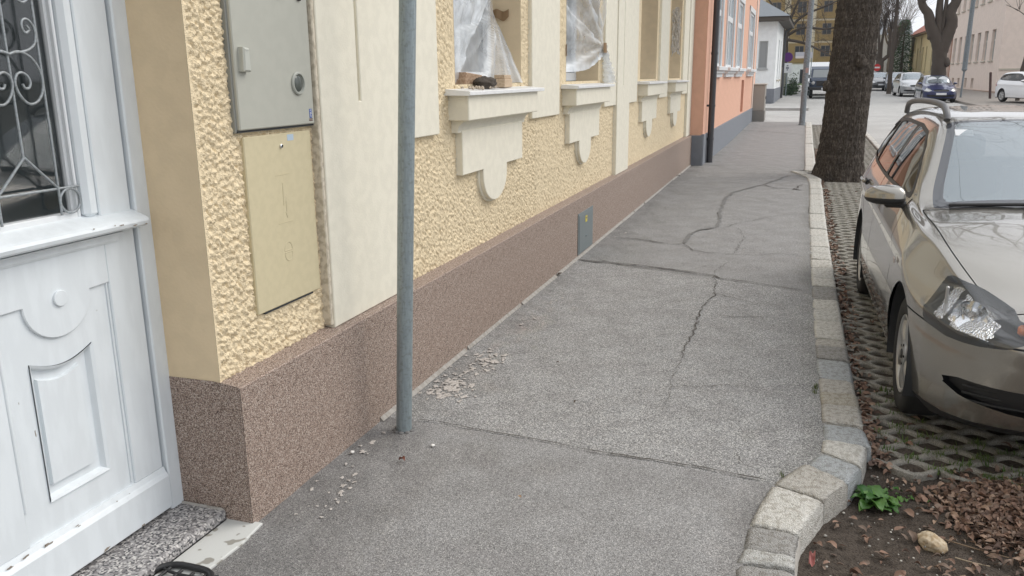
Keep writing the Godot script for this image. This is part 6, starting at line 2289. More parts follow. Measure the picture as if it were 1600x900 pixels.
	obj("cabin", ib, M.dark, c)
	for q in [[-0.36, 2.25], [0.36, 2.25], [-0.40, 3.05], [0.40, 3.05]]:
		var sb := MB.new()
		sb.box(Z.call(q[0], 0.60, q[1] - 0.25), Vector3(0.5, 0.16, 0.5), 0.05)
		sb.xf = Transform3D(Basis(Vector3.RIGHT, -0.25), Z.call(q[0], 0.88, q[1] + 0.08))
		sb.box(Vector3.ZERO, Vector3(0.48, 0.56, 0.12), 0.05)
		sb.box(Vector3(0, 0.37, 0.0), Vector3(0.24, 0.17, 0.09), 0.035)
		obj("seat", sb, M.rubber, c)
	if fine:
		var st := MB.new()
		var ring := PackedVector3Array()
		for i in 33:
			var a := TAU * i / 32.0
			ring.append(Z.call(0.36, 0.93, 1.80) + Vector3(cos(a) * 0.18, sin(a) * 0.165, -sin(a) * 0.07))
		st.tube(ring, PackedFloat32Array([0.014]), 8, false)
		obj("steering_wheel", st, M.rubber, c)
	# mirrors
	for sd in [-1.0, 1.0]:
		var mb := MB.new()
		var cap := MB.new()
		for half in 2:
			var rows := []
			for i in 13:
				var th := PI * i / 12.0
				var row := PackedVector3Array()
				for k in 15:
					var ph := (PI * k / 14.0) * (1.0 if half == 0 else -1.0)
					# a rounded wedge: broad at the back (towards the tail), domed forward, tapering outward
					var ox := cos(th)
					var oy := sin(th) * sin(ph)
					var oz := sin(th) * cos(ph)
					var pw := func(v: float, e: float) -> float: return signf(v) * pow(absf(v), e)
					var tp := 1.0 + 0.22 * ox * -1.0
					var v := Vector3(sd * (0.905 + pw.call(ox, 0.75) * 0.104), 1.005 + pw.call(oy, 0.72) * 0.068 * (1.0 - 0.12 * ox) - 0.004 * ox, 1.50 - (pw.call(oz, 0.85) * (0.085 if oz > 0 else 0.045)) * tp + 0.03 * ox)
					if half == 1: v.y = 1.005 + (v.y - 1.005) * 0.62
					row.append(Z.call(v.x, v.y, v.z))
				rows.append(row)
			var a: Vector3 = rows[6][7]
			var b: Vector3 = rows[6][8]
			var d: Vector3 = rows[7][7]
			var want := Vector3(0, 1 if half == 0 else -1, 0)
			(mb if half == 0 else cap).grid(rows, (b - a).cross(d - a).dot(want) < 0)
		var mo := obj("mirror", mb, paint, c)
		cap.box(Z.call(sd * 0.835, 0.965, 1.52), Vector3(0.14, 0.035, 0.10) * K, 0.012)
		obj("mirror_base", cap, M.black, mo)
	# number plate, badge
	var np := MB.new()
	np.box(Z.call(0, 0.47, -0.012), Vector3(0.52 * K.x, 0.11 * K.y, 0.012), 0.003)
	var npo := obj("number_plate", np, M.sign_white, c)
	if fine:
		# roof rails, handles, wipers, emblem, windscreen sticker
		for sd in [-1.0, 1.0]:
			var rl := MB.new()
			var pts := PackedVector3Array()
			for q in [[2.02, 1.405], [2.05, 1.440], [2.12, 1.470], [2.24, 1.487], [2.6, 1.495], [3.2, 1.487], [3.62, 1.462], [3.74, 1.43], [3.78, 1.38]]: pts.append(Z.call(sd * 0.548, q[1], q[0]))
			var cc := catmull(pts, 6)
			rl.tube(cc, PackedFloat32Array([0.021]), 12)
			obj("roof_rail", rl, mat(lin(0.115, 0.115, 0.12), 0.5), c)
			for q in [[2.36, 0.875], [3.21, 0.905]]:
				var hb := MB.new()
				hb.box(Z.call(sd * 0.872, q[1], q[0]), Vector3(0.03, 0.032, 0.19) * K, 0.012)
				var hbo := obj("door_handle", hb, paint, c)
				var hc := MB.new()
				hc.sphere(Z.call(sd * 0.853, q[1] - 0.008, q[0] - 0.03), Vector3(0.012, 0.028, 0.055), 10)
				obj("handle_recess", hc, M.black, hbo)
			var em := MB.new() # small fender emblem of three slanted strokes
			for q in [[0, 0.0, 0.024], [0.022, 0.0, 0.030], [0.046, 0.004, 0.022]]: em.box(Z.call(sd * 0.868, 0.715 + q[1], 1.17 - q[0]), Vector3(0.004, q[2], 0.011), 0.002)
			em.box(Z.call(sd * 0.868, 0.728, 1.145), Vector3(0.004, 0.006, 0.06), 0.002)
			obj("emblem", em, M.chrome, c)
		var wp := MB.new()
		for q in [[-0.62, -0.02, 1.165], [0.02, 0.55, 1.135]]:
			wp.tube(PackedVector3Array([Z.call(q[0], 1.005, 1.255 if q[0] < -0.5 else 1.18), Z.call((q[0] + q[1]) / 2, 1.028, 1.19), Z.call(q[1], 1.03, 1.185)]), PackedFloat32Array([0.010]), 6)
			wp.tube(PackedVector3Array([Z.call(q[0] * 0.45 + q[1] * 0.55, 1.048, 1.19), Z.call(q[1] + 0.10, 1.045, 1.16), Z.call(q[1] + 0.3, 1.025, 1.15)]), PackedFloat32Array([0.009]), 6)
		obj("wiper", wp, M.black, c)
		var sk2 := MB.new()
		sk2.xf = Transform3D(Basis.from_euler(Vector3(-0.98, 0, 0)), Z.call(-0.475, 1.342, 1.875))
		sk2.box(Vector3.ZERO, Vector3(0.10, 0.06, 0.002), 0.0005)
		obj("windscreen_sticker", sk2, mat(lin(0.7, 0.71, 0.72), 0.5), c)
		# grille slats in the lower intake, front fog blank
		var gs := MB.new()
		for k in 3:
			var pts := PackedVector3Array()
			for i in 13:
				var x := lerpf(-0.68, 0.68, i / 12.0)
				pts.append(Z.call(x, 0.335 + k * 0.03, 0.055 + 0.35 * pow(absf(x) / 0.87, 5.0)))
			gs.tube(pts, PackedFloat32Array([0.006]), 6)
		obj("intake_slat", gs, M.rubber, c)
		var bd := MB.new()
		bd.lathe(PackedVector2Array([Vector2(0.045, 0), Vector2(0.045, 0.01), Vector2(0.03, 0.016), Vector2(0, 0.018)]), 24, Transform3D(Basis(Vector3(1, 0, 0), Vector3(0, 0, 1), Vector3(0, -1, 0)), Z.call(0, 0.745, 0.07)))
		obj("bonnet_badge", bd, M.chrome, c)
	return c

# a boxy off-roader with flat sides
func make_offroader(called: String, label: String, at: Vector3, turn: float, paint: Material) -> Node3D:
	var c := thing(called, label, "car", at, turn)
	var mb := MB.new()
	mb.box(Vector3(0, 0.85, 1.25), Vector3(1.62, 0.62, 1.5), 0.06)
	mb.box(Vector3(0, 0.90, -0.85), Vector3(1.74, 0.72, 2.9), 0.06)
	for s in [-1, 1]: mb.box(Vector3(s * 0.80, 0.90, 1.30), Vector3(0.20, 0.22, 1.35), 0.05)
	obj("body", mb, paint, c)
	mb = MB.new()
	mb.prism(PackedVector2Array([Vector2(-0.48, 1.22), Vector2(-0.28, 1.80), Vector2(-0.05, 1.96), Vector2(2.25, 1.96), Vector2(2.3, 1.22)]), -0.80, 0.80, Transform3D(Basis(Vector3(0, 0, -1), Vector3(0, 1, 0), Vector3(1, 0, 0)), Vector3.ZERO), 0.05)
	obj("cab", mb, paint, c)
	mb = MB.new()
	var q := [Vector3(-0.70, 1.28, 0.475), Vector3(0.70, 1.28, 0.475), Vector3(0.66, 1.76, 0.315), Vector3(-0.66, 1.76, 0.315)]
	mb.quad(q[0], q[1], q[2], q[3])
	obj("windscreen", mb, M.pane_sky, c)
	for s in [-1.0, 1.0]:
		mb = MB.new()
		for w in [[0.25, -0.55], [-0.65, -1.45], [-1.55, -2.15]]: mb.box(Vector3(s * 0.803, 1.52, (w[0] + w[1]) / 2), Vector3(0.01, 0.42, w[0] - w[1]), 0.003)
		obj("side_window", mb, M.pane_far, c)
		mb = MB.new()
		mb.lathe(PackedVector2Array([Vector2(0.10, 0), Vector2(0.10, 0.03), Vector2(0.06, 0.045), Vector2(0, 0.05)]), 16, Transform3D(Basis(Vector3(1, 0, 0), Vector3(0, 0, 1), Vector3(0, -1, 0)), Vector3(s * 0.66, 0.95, 1.99)))
		obj("headlight", mb, M.silver, c)
		mb = MB.new()
		mb.box(Vector3(s * 0.98, 1.34, 0.45), Vector3(0.18, 0.22, 0.08), 0.02)
		obj("mirror", mb, M.black, c)
		for z in [1.35, -1.45]: wheel(c, Vector3(s * 0.74, 0.37, z), s, 0.37, false)
	mb = MB.new()
	mb.box(Vector3(0, 0.92, 2.0), Vector3(0.95, 0.30, 0.04), 0.01)
	obj("grille", mb, M.black, c)
	mb = MB.new()
	mb.box(Vector3(0, 0.60, 2.10), Vector3(1.75, 0.17, 0.16), 0.02)
	obj("bumper", mb, M.black, c)
	mb = MB.new()
	mb.box(Vector3(0.1, 0.60, 2.187), Vector3(0.52, 0.11, 0.01), 0.002)
	obj("number_plate", mb, M.sign_white, c)
	return c

func make_van(called: String, label: String, at: Vector3, turn: float, paint: Material) -> Node3D:
	var c := thing(called, label, "van", at, turn)
	var mb := MB.new()
	mb.prism(PackedVector2Array([Vector2(-2.4, 0.35), Vector2(-2.4, 0.95), Vector2(-1.9, 1.12), Vector2(-1.2, 2.0), Vector2(-0.9, 2.25), Vector2(2.4, 2.3), Vector2(2.45, 0.35)]), -0.95, 0.95, Transform3D(Basis(Vector3(0, 0, -1), Vector3(0, 1, 0), Vector3(1, 0, 0)), Vector3.ZERO), 0.12)
	obj("body", mb, paint, c)
	mb = MB.new()
	mb.quad(Vector3(-0.78, 1.2, 1.86), Vector3(0.78, 1.2, 1.86), Vector3(0.72, 1.92, 1.285), Vector3(-0.72, 1.92, 1.285))
	obj("windscreen", mb, M.pane_sky, c)
	for s in [-1.0, 1.0]:
		mb = MB.new()
		mb.box(Vector3(s * 0.955, 1.5, 0.85), Vector3(0.01, 0.5, 0.8), 0.004)
		obj("side_window", mb, M.pane_far, c)
		mb = MB.new()
		mb.box(Vector3(s * 0.72, 0.86, 2.38), Vector3(0.30, 0.2, 0.06), 0.02)
		obj("headlight", mb, M.silver, c)
		for z in [1.55, -1.5]: wheel(c, Vector3(s * 0.85, 0.33, z), s, 0.33, false)
	mb = MB.new()
	mb.box(Vector3(0, 0.5, 2.42), Vector3(1.8, 0.22, 0.12), 0.03)
	obj("bumper", mb, M.black, c)
	return c

func build_cars() -> void:
	rng.seed = 81
	var sc := 1.056
	# the nearest car, nose towards the camera: its nose is at z = -3.775
	var yaw := 0.015
	make_car("parked_car", "champagne grey estate car with roof rails parked nose-on beside the kerb", Vector3(1.505 - 2.12 * sc * sin(yaw), -0.07, -3.775 - 2.12 * sc), yaw, M.paint_champagne, {"fine": true, "scale": Vector3(sc, sc, sc)})
	var on := func(x: float, z: float) -> Vector3: return Vector3(x, -0.12 + rise(z), z)
	make_car("blue_hatchback", "small navy blue hatchback parked at the right kerb, nearest car across the road", on.call(7.05, -51.6), 0.03, M.paint_navy, {"scale": Vector3(0.96, 0.98, 0.92), "group": "cars parked along the far kerb"})
	var nb := get_node("blue_hatchback")
	for sx in [-0.27, 0.27]:
		var sd := MB.new()
		sd.lathe(PackedVector2Array([Vector2(0.24, 0), Vector2(0.24, 0.006), Vector2(0, 0.008)]), 24, Transform3D(Basis(Vector3(1, 0, 0), Vector3(0, 0.62, 0.35), Vector3(0, -0.35, 0.62)).rotated(Vector3.RIGHT, PI / 2 - 1.0) , Vector3(sx, 1.19, 0.47)))
		obj("sunshade", sd, M.sign_white, nb)
	make_car("silver_car", "silver estate car parked just behind the navy blue hatchback", on.call(6.95, -61.5), 0.05, M.paint_silver, {"scale": Vector3(1.05, 1.04, 1.05), "group": "cars parked along the far kerb"})
	make_car("grey_car", "dark grey car parked behind the slim tree trunk", on.call(6.2, -76.5), 0.02, M.paint_grey, {"scale": Vector3(1.04, 1.0, 1.1), "group": "cars parked along the far kerb"})
	make_car("pale_blue_car", "pale icy blue car at the end of the parked row by the no entry sign", on.call(5.45, -84.5), 0.0, M.paint_ice, {"scale": Vector3(1.0, 1.1, 1.0), "group": "cars parked along the far kerb"})
	make_car("teal_car", "dark car half hidden between the slim tree and the silver estate", on.call(7.2, -74.0), 0.0, M.paint_dark, {"scale": Vector3(1.0, 1.0, 1.0), "group": "cars parked along the far kerb"})
	make_car("white_hatchback", "white hatchback at the right edge standing on the opposite pavement", Vector3(10.75, 0.03 + rise(-47.5), -47.2), 0.35, M.paint_white, {"scale": Vector3(1.0, 1.0, 0.95)})
	make_offroader("offroader", "dark blue boxy off-roader parked nose-on left of the big trunk", on.call(1.45, -58.5), 0.0, M.paint_dark)
	make_van("white_van", "white van parked behind the dark blue off-roader", on.call(1.4, -64.5), 0.0, M.paint_white)

# ---------------------------------------------------------------- poles, signs, boxes in the street
func build_street_things() -> void:
	# the galvanised post at the wall
	var p := thing("steel_post", "bare galvanised steel pole standing in the pavement close to the plinth", "post", Vector3(-1.752, 0, -3.44))
	var mb := MB.new()
	var top := Vector3(0.15, 3.05, -0.04)
	mb.tube(PackedVector3Array([Vector3(0, -0.05, 0), Vector3.ZERO.lerp(top, 0.33), Vector3.ZERO.lerp(top, 0.66), top]), PackedFloat32Array([0.0385]), 28)
	obj("tube", mb, M.galv, p)
	var cl := MB.new()
	rng.seed = 61
	for k in 9:
		var an := TAU * k / 9.0
		cl.sphere(Vector3(cos(an) * 0.043, 0.002, sin(an) * 0.043), Vector3(0.014, 0.006, 0.014) * rng.randf_range(0.7, 1.2), 5)
	obj("asphalt_collar", cl, M.tar, p)
	# lamp post at the far end of the pavement
	var l := thing("lamp_post", "tall grey lamp post at the far end of the pavement", "lamp post", Vector3(0.16, 0.08, -29.3))
	mb = MB.new()
	mb.tube(PackedVector3Array([Vector3(0, -0.1, 0), Vector3(0.0, 1.6, 0), Vector3(0.02, 8.0, 0)]), PackedFloat32Array([0.095, 0.095, 0.07]), 18)
	mb.lathe(PackedVector2Array([Vector2(0.11, 0.0), Vector2(0.11, 0.04), Vector2(0.097, 0.05)]), 18)
	mb.lathe(PackedVector2Array([Vector2(0.098, 2.0), Vector2(0.102, 2.003), Vector2(0.102, 2.03), Vector2(0.098, 2.033)]), 18)
	obj("mast", mb, M.pole_grey, l)
	mb = MB.new()
	mb.tube(PackedVector3Array([Vector3(0.02, 7.9, 0), Vector3(0.5, 8.2, 0), Vector3(1.5, 8.25, 0)]), PackedFloat32Array([0.035]), 10)
	mb.box(Vector3(1.7, 8.25, 0), Vector3(0.6, 0.1, 0.22), 0.03)
	obj("lamp_arm", mb, M.pole_grey, l)
	mb = MB.new()
	mb.box(Vector3(0.03, 1.75, 0.098), Vector3(0.09, 0.16, 0.006), 0.002)
	obj("paper_sticker", mb, mat(lin(0.42, 0.28, 0.25), 0.8), l)
	# sign arm on the lamp post
	mb = MB.new()
	mb.bx(-0.34, -0.09, 2.13, 2.20, -0.015, 0.015, 0.004)
	obj("name_arm", mb, M.sign_white, l)
	# round purple-faded no-parking sign with plate under it
	var s := thing("no_parking_sign", "round faded purple traffic sign over a white plate beyond the junction", "traffic sign", Vector3(-0.82, 0.36, -57.0))
	mb = MB.new()
	mb.tube(PackedVector3Array([Vector3(0, 0, -0.06), Vector3(0, 2.75, -0.06)]), PackedFloat32Array([0.035]), 10)
	obj("post", mb, M.galv, s)
	mb = MB.new()
	mb.lathe(PackedVector2Array([Vector2(0.29, 0.0), Vector2(0.29, 0.02), Vector2(0.0, 0.021)]), 28, Transform3D(Basis(Vector3(1, 0, 0), Vector3(0, 0, 1), Vector3(0, -1, 0)), Vector3(0, 2.42, -0.01)))
	obj("disc", mb, M.purple, s)
	mb = MB.new()
	mb.bx(-0.26, 0.26, 1.45, 2.06, -0.01, 0.01, 0.004)
	var pl := obj("plate", mb, M.sign_white, s)
	mb = MB.new()
	for q in [[-0.05, 0.05, 1.86, 1.94], [-0.09, 0.09, 1.70, 1.82], [-0.04, 0.04, 1.60, 1.68]]: mb.bx(q[0], q[1], q[2], q[3], 0.01, 0.013)
	obj("plate_print", mb, mat(lin(0.18, 0.19, 0.22), 0.6), pl)
	# street-name blade
	var n := thing("street_name_sign", "pale street name blade seen between the round sign and the lamp post", "street sign", Vector3(0.05, 0.38, -58.0))
	mb = MB.new()
	mb.tube(PackedVector3Array([Vector3(0.55, 0, -0.05), Vector3(0.55, 3.0, -0.05)]), PackedFloat32Array([0.03]), 8)
	obj("post", mb, M.galv, n)
	mb = MB.new()
	mb.bx(-0.45, 0.6, 2.34, 2.72, -0.015, 0.015, 0.005)
	obj("blade", mb, mat(lin(0.50, 0.50, 0.54), 0.5), n)
	# no-entry sign
	var e := thing("no_entry_sign", "round red no entry sign with white bar in front of the forked tree", "traffic sign", Vector3(6.98, 0.62, -90.0))
	mb = MB.new()
	mb.tube(PackedVector3Array([Vector3(0, 0, -0.06), Vector3(0, 2.0, -0.06)]), PackedFloat32Array([0.035]), 8)
	obj("post", mb, M.galv, e)
	mb = MB.new()
	mb.lathe(PackedVector2Array([Vector2(0.34, 0.0), Vector2(0.34, 0.02), Vector2(0.0, 0.021)]), 28, Transform3D(Basis(Vector3(1, 0, 0), Vector3(0, 0, 1), Vector3(0, -1, 0)), Vector3(0, 1.68, -0.01)))
	var dsc := obj("disc", mb, M.red, e)
	mb = MB.new()
	mb.bx(-0.26, 0.26, 1.61, 1.75, 0.012, 0.016)
	obj("bar", mb, M.sign_white, dsc)
	mb = MB.new()
	mb.bx(-0.3, 0.3, 0.95, 1.28, -0.01, 0.01)
	obj("plate", mb, mat(lin(0.10, 0.14, 0.25), 0.5), e)
	# mast on the right pavement, thin below and thick above
	var r := thing("street_mast", "dark grey mast with thin foot in front of the pink building", "lamp post", Vector3(8.93, 0.28, -55.0))
	mb = MB.new()
	mb.tube(PackedVector3Array([Vector3(-0.03, -0.1, 0), Vector3(0.0, 1.62, 0)]), PackedFloat32Array([0.055]), 10)
	mb.lathe(PackedVector2Array([Vector2(0.055, 1.5), Vector2(0.15, 1.60), Vector2(0.15, 1.66), Vector2(0.135, 1.7)]), 14)
	mb.tube(PackedVector3Array([Vector3(0.0, 1.62, 0), Vector3(0.05, 9.0, 0)]), PackedFloat32Array([0.135, 0.10]), 14)
	obj("mast", mb, M.pole_grey, r)
	var rp := thing("rusty_post", "short dark rusty post on the right pavement beside the white car", "post", Vector3(10.0, 0.27, -53.0))
	mb = MB.new()
	mb.tube(PackedVector3Array([Vector3(0.06, -0.1, 0), Vector3(-0.08, 1.42, 0)]), PackedFloat32Array([0.065]), 10)
	mb.lathe(PackedVector2Array([Vector2(0.07, 1.40), Vector2(0.07, 1.44), Vector2(0.03, 1.47), Vector2(0.0, 1.47)]), 10, Transform3D(Basis(), Vector3(-0.08, 0, 0)))
	obj("tube", mb, mat(lin(0.075, 0.045, 0.04), 0.8), rp)
	# grey cabinet at the end of the orange house
	var c := thing("cable_cabinet", "grey utility cabinet on the pavement at the far end of the orange house", "utility box", Vector3(-1.33, 0.115, -31.6))
	mb = MB.new()
	mb.bx(-0.22, 0.20, 0.36, 1.24, -0.5, 0.5, 0.012)
	obj("housing", mb, mat(lin(0.36, 0.335, 0.30), 0.7), c)
	mb = MB.new()
	mb.bx(-0.24, 0.22, -0.02, 0.36, -0.52, 0.52, 0.012)
	obj("base", mb, mat(lin(0.25, 0.24, 0.22), 0.9), c)
	mb = MB.new()
	mb.bx(-0.26, 0.24, 1.24, 1.29, -0.54, 0.54, 0.012)
	obj("lid", mb, mat(lin(0.44, 0.42, 0.38), 0.7), c)
	mb = MB.new()
	mb.bx(0.20, 0.206, 0.40, 1.20, -0.006, 0.006)
	mb.bx(0.20, 0.225, 0.75, 0.85, 0.05, 0.075, 0.004)
	obj("door_seam", mb, M.dark, c)

# ---------------------------------------------------------------- small things near the camera
func sheet_grid(mb: MB, nu: int, nv: int, fn: Callable, veil = null) -> void: # veil: how white the film is there
	var rows := []
	var cols := []
	for i in nv + 1:
		var row := PackedVector3Array()
		var cr := []
		for j in nu + 1:
			row.append(fn.call(float(j) / nu, float(i) / nv))
			if veil != null: cr.append(Color(1, 1, 1, veil.call(float(j) / nu, float(i) / nv)))
		rows.append(row)
		cols.append(cr)
	mb.grid(rows, false, false, false, cols if veil != null else [])
	mb.col = Color.WHITE

func build_small_things() -> void:
	var f := noise(FastNoiseLite.TYPE_SIMPLEX_SMOOTH, 1.0, 71, 3)
	# plastic film over the first window: taped above, pulled forward and down to the sill's far end
	var s1 := thing("plastic_sheet", "torn clear plastic film hanging in the first window behind the post", "plastic sheet", Vector3(-2.05, 1.66, -5.45), 0.0, "plastic films taped over the windows")
	var mb := MB.new()
	sheet_grid(mb, 110, 90, func(u: float, v: float) -> Vector3: # v: 0 bottom .. 1 top
		var y := v * 1.75
		var ty := 0.50 # height of the tape
		var k2 := clampf(y / ty, 0.0, 1.0)
		var right := lerpf(-0.69, -0.62, k2)
		var z := lerpf(0.585, right, u)
		# left half lies against the frame, the right edge swings forward at the foot
		var depth := lerpf(-0.05, lerpf(0.06, -0.15, k2), u)
		var ang := atan2(y - ty, z + 0.62)
		var dist := Vector2(y - ty, z + 0.62).length()
		# folds fanning out from the tape
		var w := sin(ang * 15.0 + 1.5 * f.get_noise_2d(ang * 2.0, 1.0))
		depth += 0.022 * signf(w) * pow(absf(w), 0.55) * smoothstep(0.02, 0.3, dist) * smoothstep(0.05, 0.5, u)
		depth += 0.016 * f.get_noise_2d(z * 4.0, y * 2.0) + 0.003 * f.get_noise_2d(z * 19.0, y * 13.0)
		var lift := 0.05 * (1.0 - k2) * (0.4 + f.get_noise_2d(z * 9.0, 4.0)) * (1.0 - u)
		return Vector3(depth, maxf(y, 0.0) + lift, z),
		func(u: float, v: float) -> float: # film whitens along its creases
			var y := v * 1.75
			var z := lerpf(0.585, -0.66, u)
			var ang := atan2(y - 0.50, z + 0.62)
			var w := absf(sin(ang * 15.0 + 1.5 * f.get_noise_2d(ang * 2.0, 1.0)))
			var c := pow(1.0 - w, 3.0) * smoothstep(0.0, 0.4, u) * (0.5 + 0.5 * f.get_noise_2d(ang * 5.0, 9.0))
			return clampf(0.30 + 0.6 * c + 0.15 * f.get_noise_2d(z * 3.0, y * 3.0) + (0.4 if u > 0.985 else 0.0), 0.1, 0.95))
	obj("film", mb, M.film_thin, s1)
	mb = MB.new() # second layer on the left, against the pane
	sheet_grid(mb, 50, 50, func(u: float, v: float) -> Vector3:
		var y := v * 1.7 + 0.03
		var z := lerpf(0.585, 0.22 - 0.55 * smoothstep(0.0, 0.35, v), u)
		return Vector3(-0.085 + 0.030 * f.get_noise_2d(z * 5.0 + 4.0, y * 3.0) + 0.006 * f.get_noise_2d(z * 17.0, y * 11.0), y, z),
		func(u: float, v: float) -> float: return clampf(0.58 + 0.35 * f.get_noise_2d(u * 5.0, v * 6.0) + 0.3 * pow(1.0 - absf(f.get_noise_2d(u * 9.0 + 5.0, v * 12.0)) * 2.0, 5.0) * 0.6, 0.3, 0.95))
	obj("film_layer", mb, M.film_thin, s1)
	mb = MB.new()
	sheet_grid(mb, 10, 4, func(u: float, v: float) -> Vector3: return Vector3(lerpf(-0.16, -0.035, u), 0.475 + v * 0.05 + 0.01 * sin(u * 7.0) - 0.02 * (1.0 - v) * sin(u * 3.0), -0.652 + 0.005 * sin(u * 9.0)))
	obj("tape", mb, M.tape, s1)
	# second window: gathered at a piece of tape on the panel's edge
	var s2 := thing("plastic_sheet", "billowing clear plastic film gathered by brown tape over the second window", "plastic sheet", Vector3(-2.02, 1.64, -8.01), 0.0, "plastic films taped over the windows")
	mb = MB.new()
	var knot := Vector2(-0.83, 0.36)
	sheet_grid(mb, 100, 80, func(u: float, v: float) -> Vector3:
		var y := lerpf(0.10 + 0.22 * pow(u, 3.0) * 0.6, 1.75, v)
		var z := lerpf(0.585, -0.86, u)
		var d := Vector2(z, y) - knot
		var ang := atan2(d.y, d.x)
		var dist := d.length()
		var pull := exp(-dist * 4.0)
		z = lerpf(z, knot.x, pull * 0.5)
		y = lerpf(y, knot.y, pull * 0.6)
		var x := lerpf(-0.08, 0.035, smoothstep(0.0, 0.9, u))
		var w := sin(ang * 13.0 + 2.0 * f.get_noise_2d(ang * 2.0, 3.0))
		x += 0.024 * signf(w) * pow(absf(w), 0.6) * smoothstep(0.02, 0.35, dist)
		x += 0.035 * f.get_noise_2d(z * 3.0, y * 2.5) + 0.004 * f.get_noise_2d(z * 16.0, y * 12.0)
		return Vector3(x, y, z),
		func(u: float, v: float) -> float:
			var y := lerpf(0.10 + 0.13 * pow(u, 3.0), 1.75, v)
			var d := Vector2(lerpf(0.585, -0.86, u), y) - knot
			var ang := atan2(d.y, d.x)
			var w := absf(sin(ang * 13.0 + 2.0 * f.get_noise_2d(ang * 2.0, 3.0)))
			var c := pow(1.0 - w, 3.0) * (0.6 + 0.6 * f.get_noise_2d(ang * 5.0, 2.0)) + exp(-d.length() * 7.0) * 0.6
			return clampf(0.32 + 0.55 * c + 0.2 * f.get_noise_2d(u * 4.0, v * 5.0) + smoothstep(0.06, 0.0, v) * 0.4, 0.1, 0.95))
	obj("film", mb, M.film_thin, s2)
	mb = MB.new() # the crumpled tail below the tape
	sheet_grid(mb, 40, 50, func(u: float, v: float) -> Vector3:
		var y := lerpf(0.0, 0.37, v)
		var w := lerpf(0.36, 0.05, pow(v, 0.7))
		var z := knot.x - 0.10 * (1.0 - v) + (0.5 - u) * w
		var x := 0.05 + 0.05 * (1.0 - v) + 0.045 * sin(u * 19.0 + v * 4.0) * (1.0 - v * 0.6) + 0.03 * f.get_noise_2d(u * 6.0, v * 9.0)
		return Vector3(x, y + 0.02 * f.get_noise_2d(u * 9.0, 2.0), z))
	obj("film_tail", mb, M.plastic, s2)
	mb = MB.new()
	sheet_grid(mb, 8, 5, func(u: float, v: float) -> Vector3: return Vector3(0.062 + 0.02 * sin(u * 4.0), 0.30 + 0.10 * v, -0.76 - 0.16 * u + 0.02 * v))
	obj("tape", mb, M.tape, s2)
	for q in [0.24, 0.86]:
		mb = MB.new()
		sheet_grid(mb, 4, 4, func(u: float, v: float) -> Vector3: return Vector3(0.03 - 0.04 * u, q + v * 0.10, 0.60 - 0.03 * u))
		obj("tape", mb, M.tape, s2)
	var s3 := thing("plastic_scrap", "small scrap of clear film left in the fourth window", "plastic sheet", Vector3(-2.06, 1.66, -15.0))
	mb = MB.new()
	sheet_grid(mb, 16, 16, func(u: float, v: float) -> Vector3: return Vector3(-0.10 + 0.14 * u + 0.03 * f.get_noise_2d(u * 7.0, v * 7.0), 0.36 + 0.75 * v + 0.08 * sin(u * 3.0), -0.05 + 0.04 * f.get_noise_2d(u * 5.0 + 9.0, v * 6.0)))
	obj("film", mb, M.plastic, s3)
	# wood and rubble on the first sill
	var wd := thing("wood_block", "pale timber offcut at the far end of the first window sill", "wood", Vector3(-1.965, 1.662, -5.62), 0.18)
	mb = MB.new()
	mb.box(Vector3.ZERO, Vector3(0.075, 0.058, 0.34), 0.004)
	mb.box(Vector3(-0.005, 0.042, -0.01), Vector3(0.07, 0.026, 0.31), 0.003)
	put("offcut", mb.mesh(M.wood), wd)
	var wd2 := thing("wood_wedge", "reddish wood wedge behind the dark stone on the first sill", "wood", Vector3(-2.05, 1.665, -5.16), -0.3)
	mb = MB.new()
	mb.prism(PackedVector2Array([Vector2(-0.10, -0.03), Vector2(0.11, -0.03), Vector2(0.10, 0.05), Vector2(-0.07, 0.07)]), -0.045, 0.045, Transform3D(Basis(Vector3.UP, PI / 2), Vector3.ZERO), 0.004)
	put("wedge", mb.mesh(mat(lin(0.44, 0.31, 0.21), 0.8, {"tex": M.wood.albedo_texture, "scale": 5.0})), wd2)
	mb = MB.new()
	mb.sphere(Vector3.ZERO, Vector3(0.062, 0.040, 0.115), 12, noise(FastNoiseLite.TYPE_SIMPLEX_SMOOTH, 1.6, 8, 4), 0.55)
	var st := obj("dark_stone", mb, mat(lin(0.075, 0.062, 0.05), 0.95, {"tex": M.soil.detail_albedo, "scale": 8.0}))
	st.position = Vector3(-1.945, 1.664, -5.20)
	tag(st, "dark lump of rubble on the first window sill", "stone")
	var cr := []
	rng.seed = 72
	for k in 26: cr.append(Transform3D(Basis(Vector3(rng.randfn(), rng.randfn(), rng.randfn()).normalized(), rng.randf() * 3.0).scaled(Vector3.ONE * rng.randf_range(0.5, 1.7)), Vector3(rng.randf_range(-2.0, -1.87), 1.638, rng.randf_range(-5.4, -4.9))))
	mb = MB.new()
	mb.sphere(Vector3.ZERO, Vector3(0.008, 0.005, 0.010), 4, f, 0.5)
	tag(multi("rubble_crumbs", mb.mesh(mat(lin(0.45, 0.38, 0.30), 0.9)), cr), "crumbs of plaster scattered on the first window sill", "rubble")
	# doorway: white-painted slab and the black mat
	mb = MB.new()
	var pts := PackedVector2Array([Vector2(-2.07, 2.440), Vector2(-1.882, 2.448), Vector2(-1.866, 2.30), Vector2(-1.872, 2.16), Vector2(-1.885, 1.98), Vector2(-1.88, 1.70), Vector2(-1.875, 0.90), Vector2(-2.07, 0.90)])
	mb.prism(pts, -0.04, 0.012, Transform3D(Basis(Vector3(1, 0, 0), Vector3(0, 0, -1), Vector3(0, 1, 0)), Vector3.ZERO), 0.004)
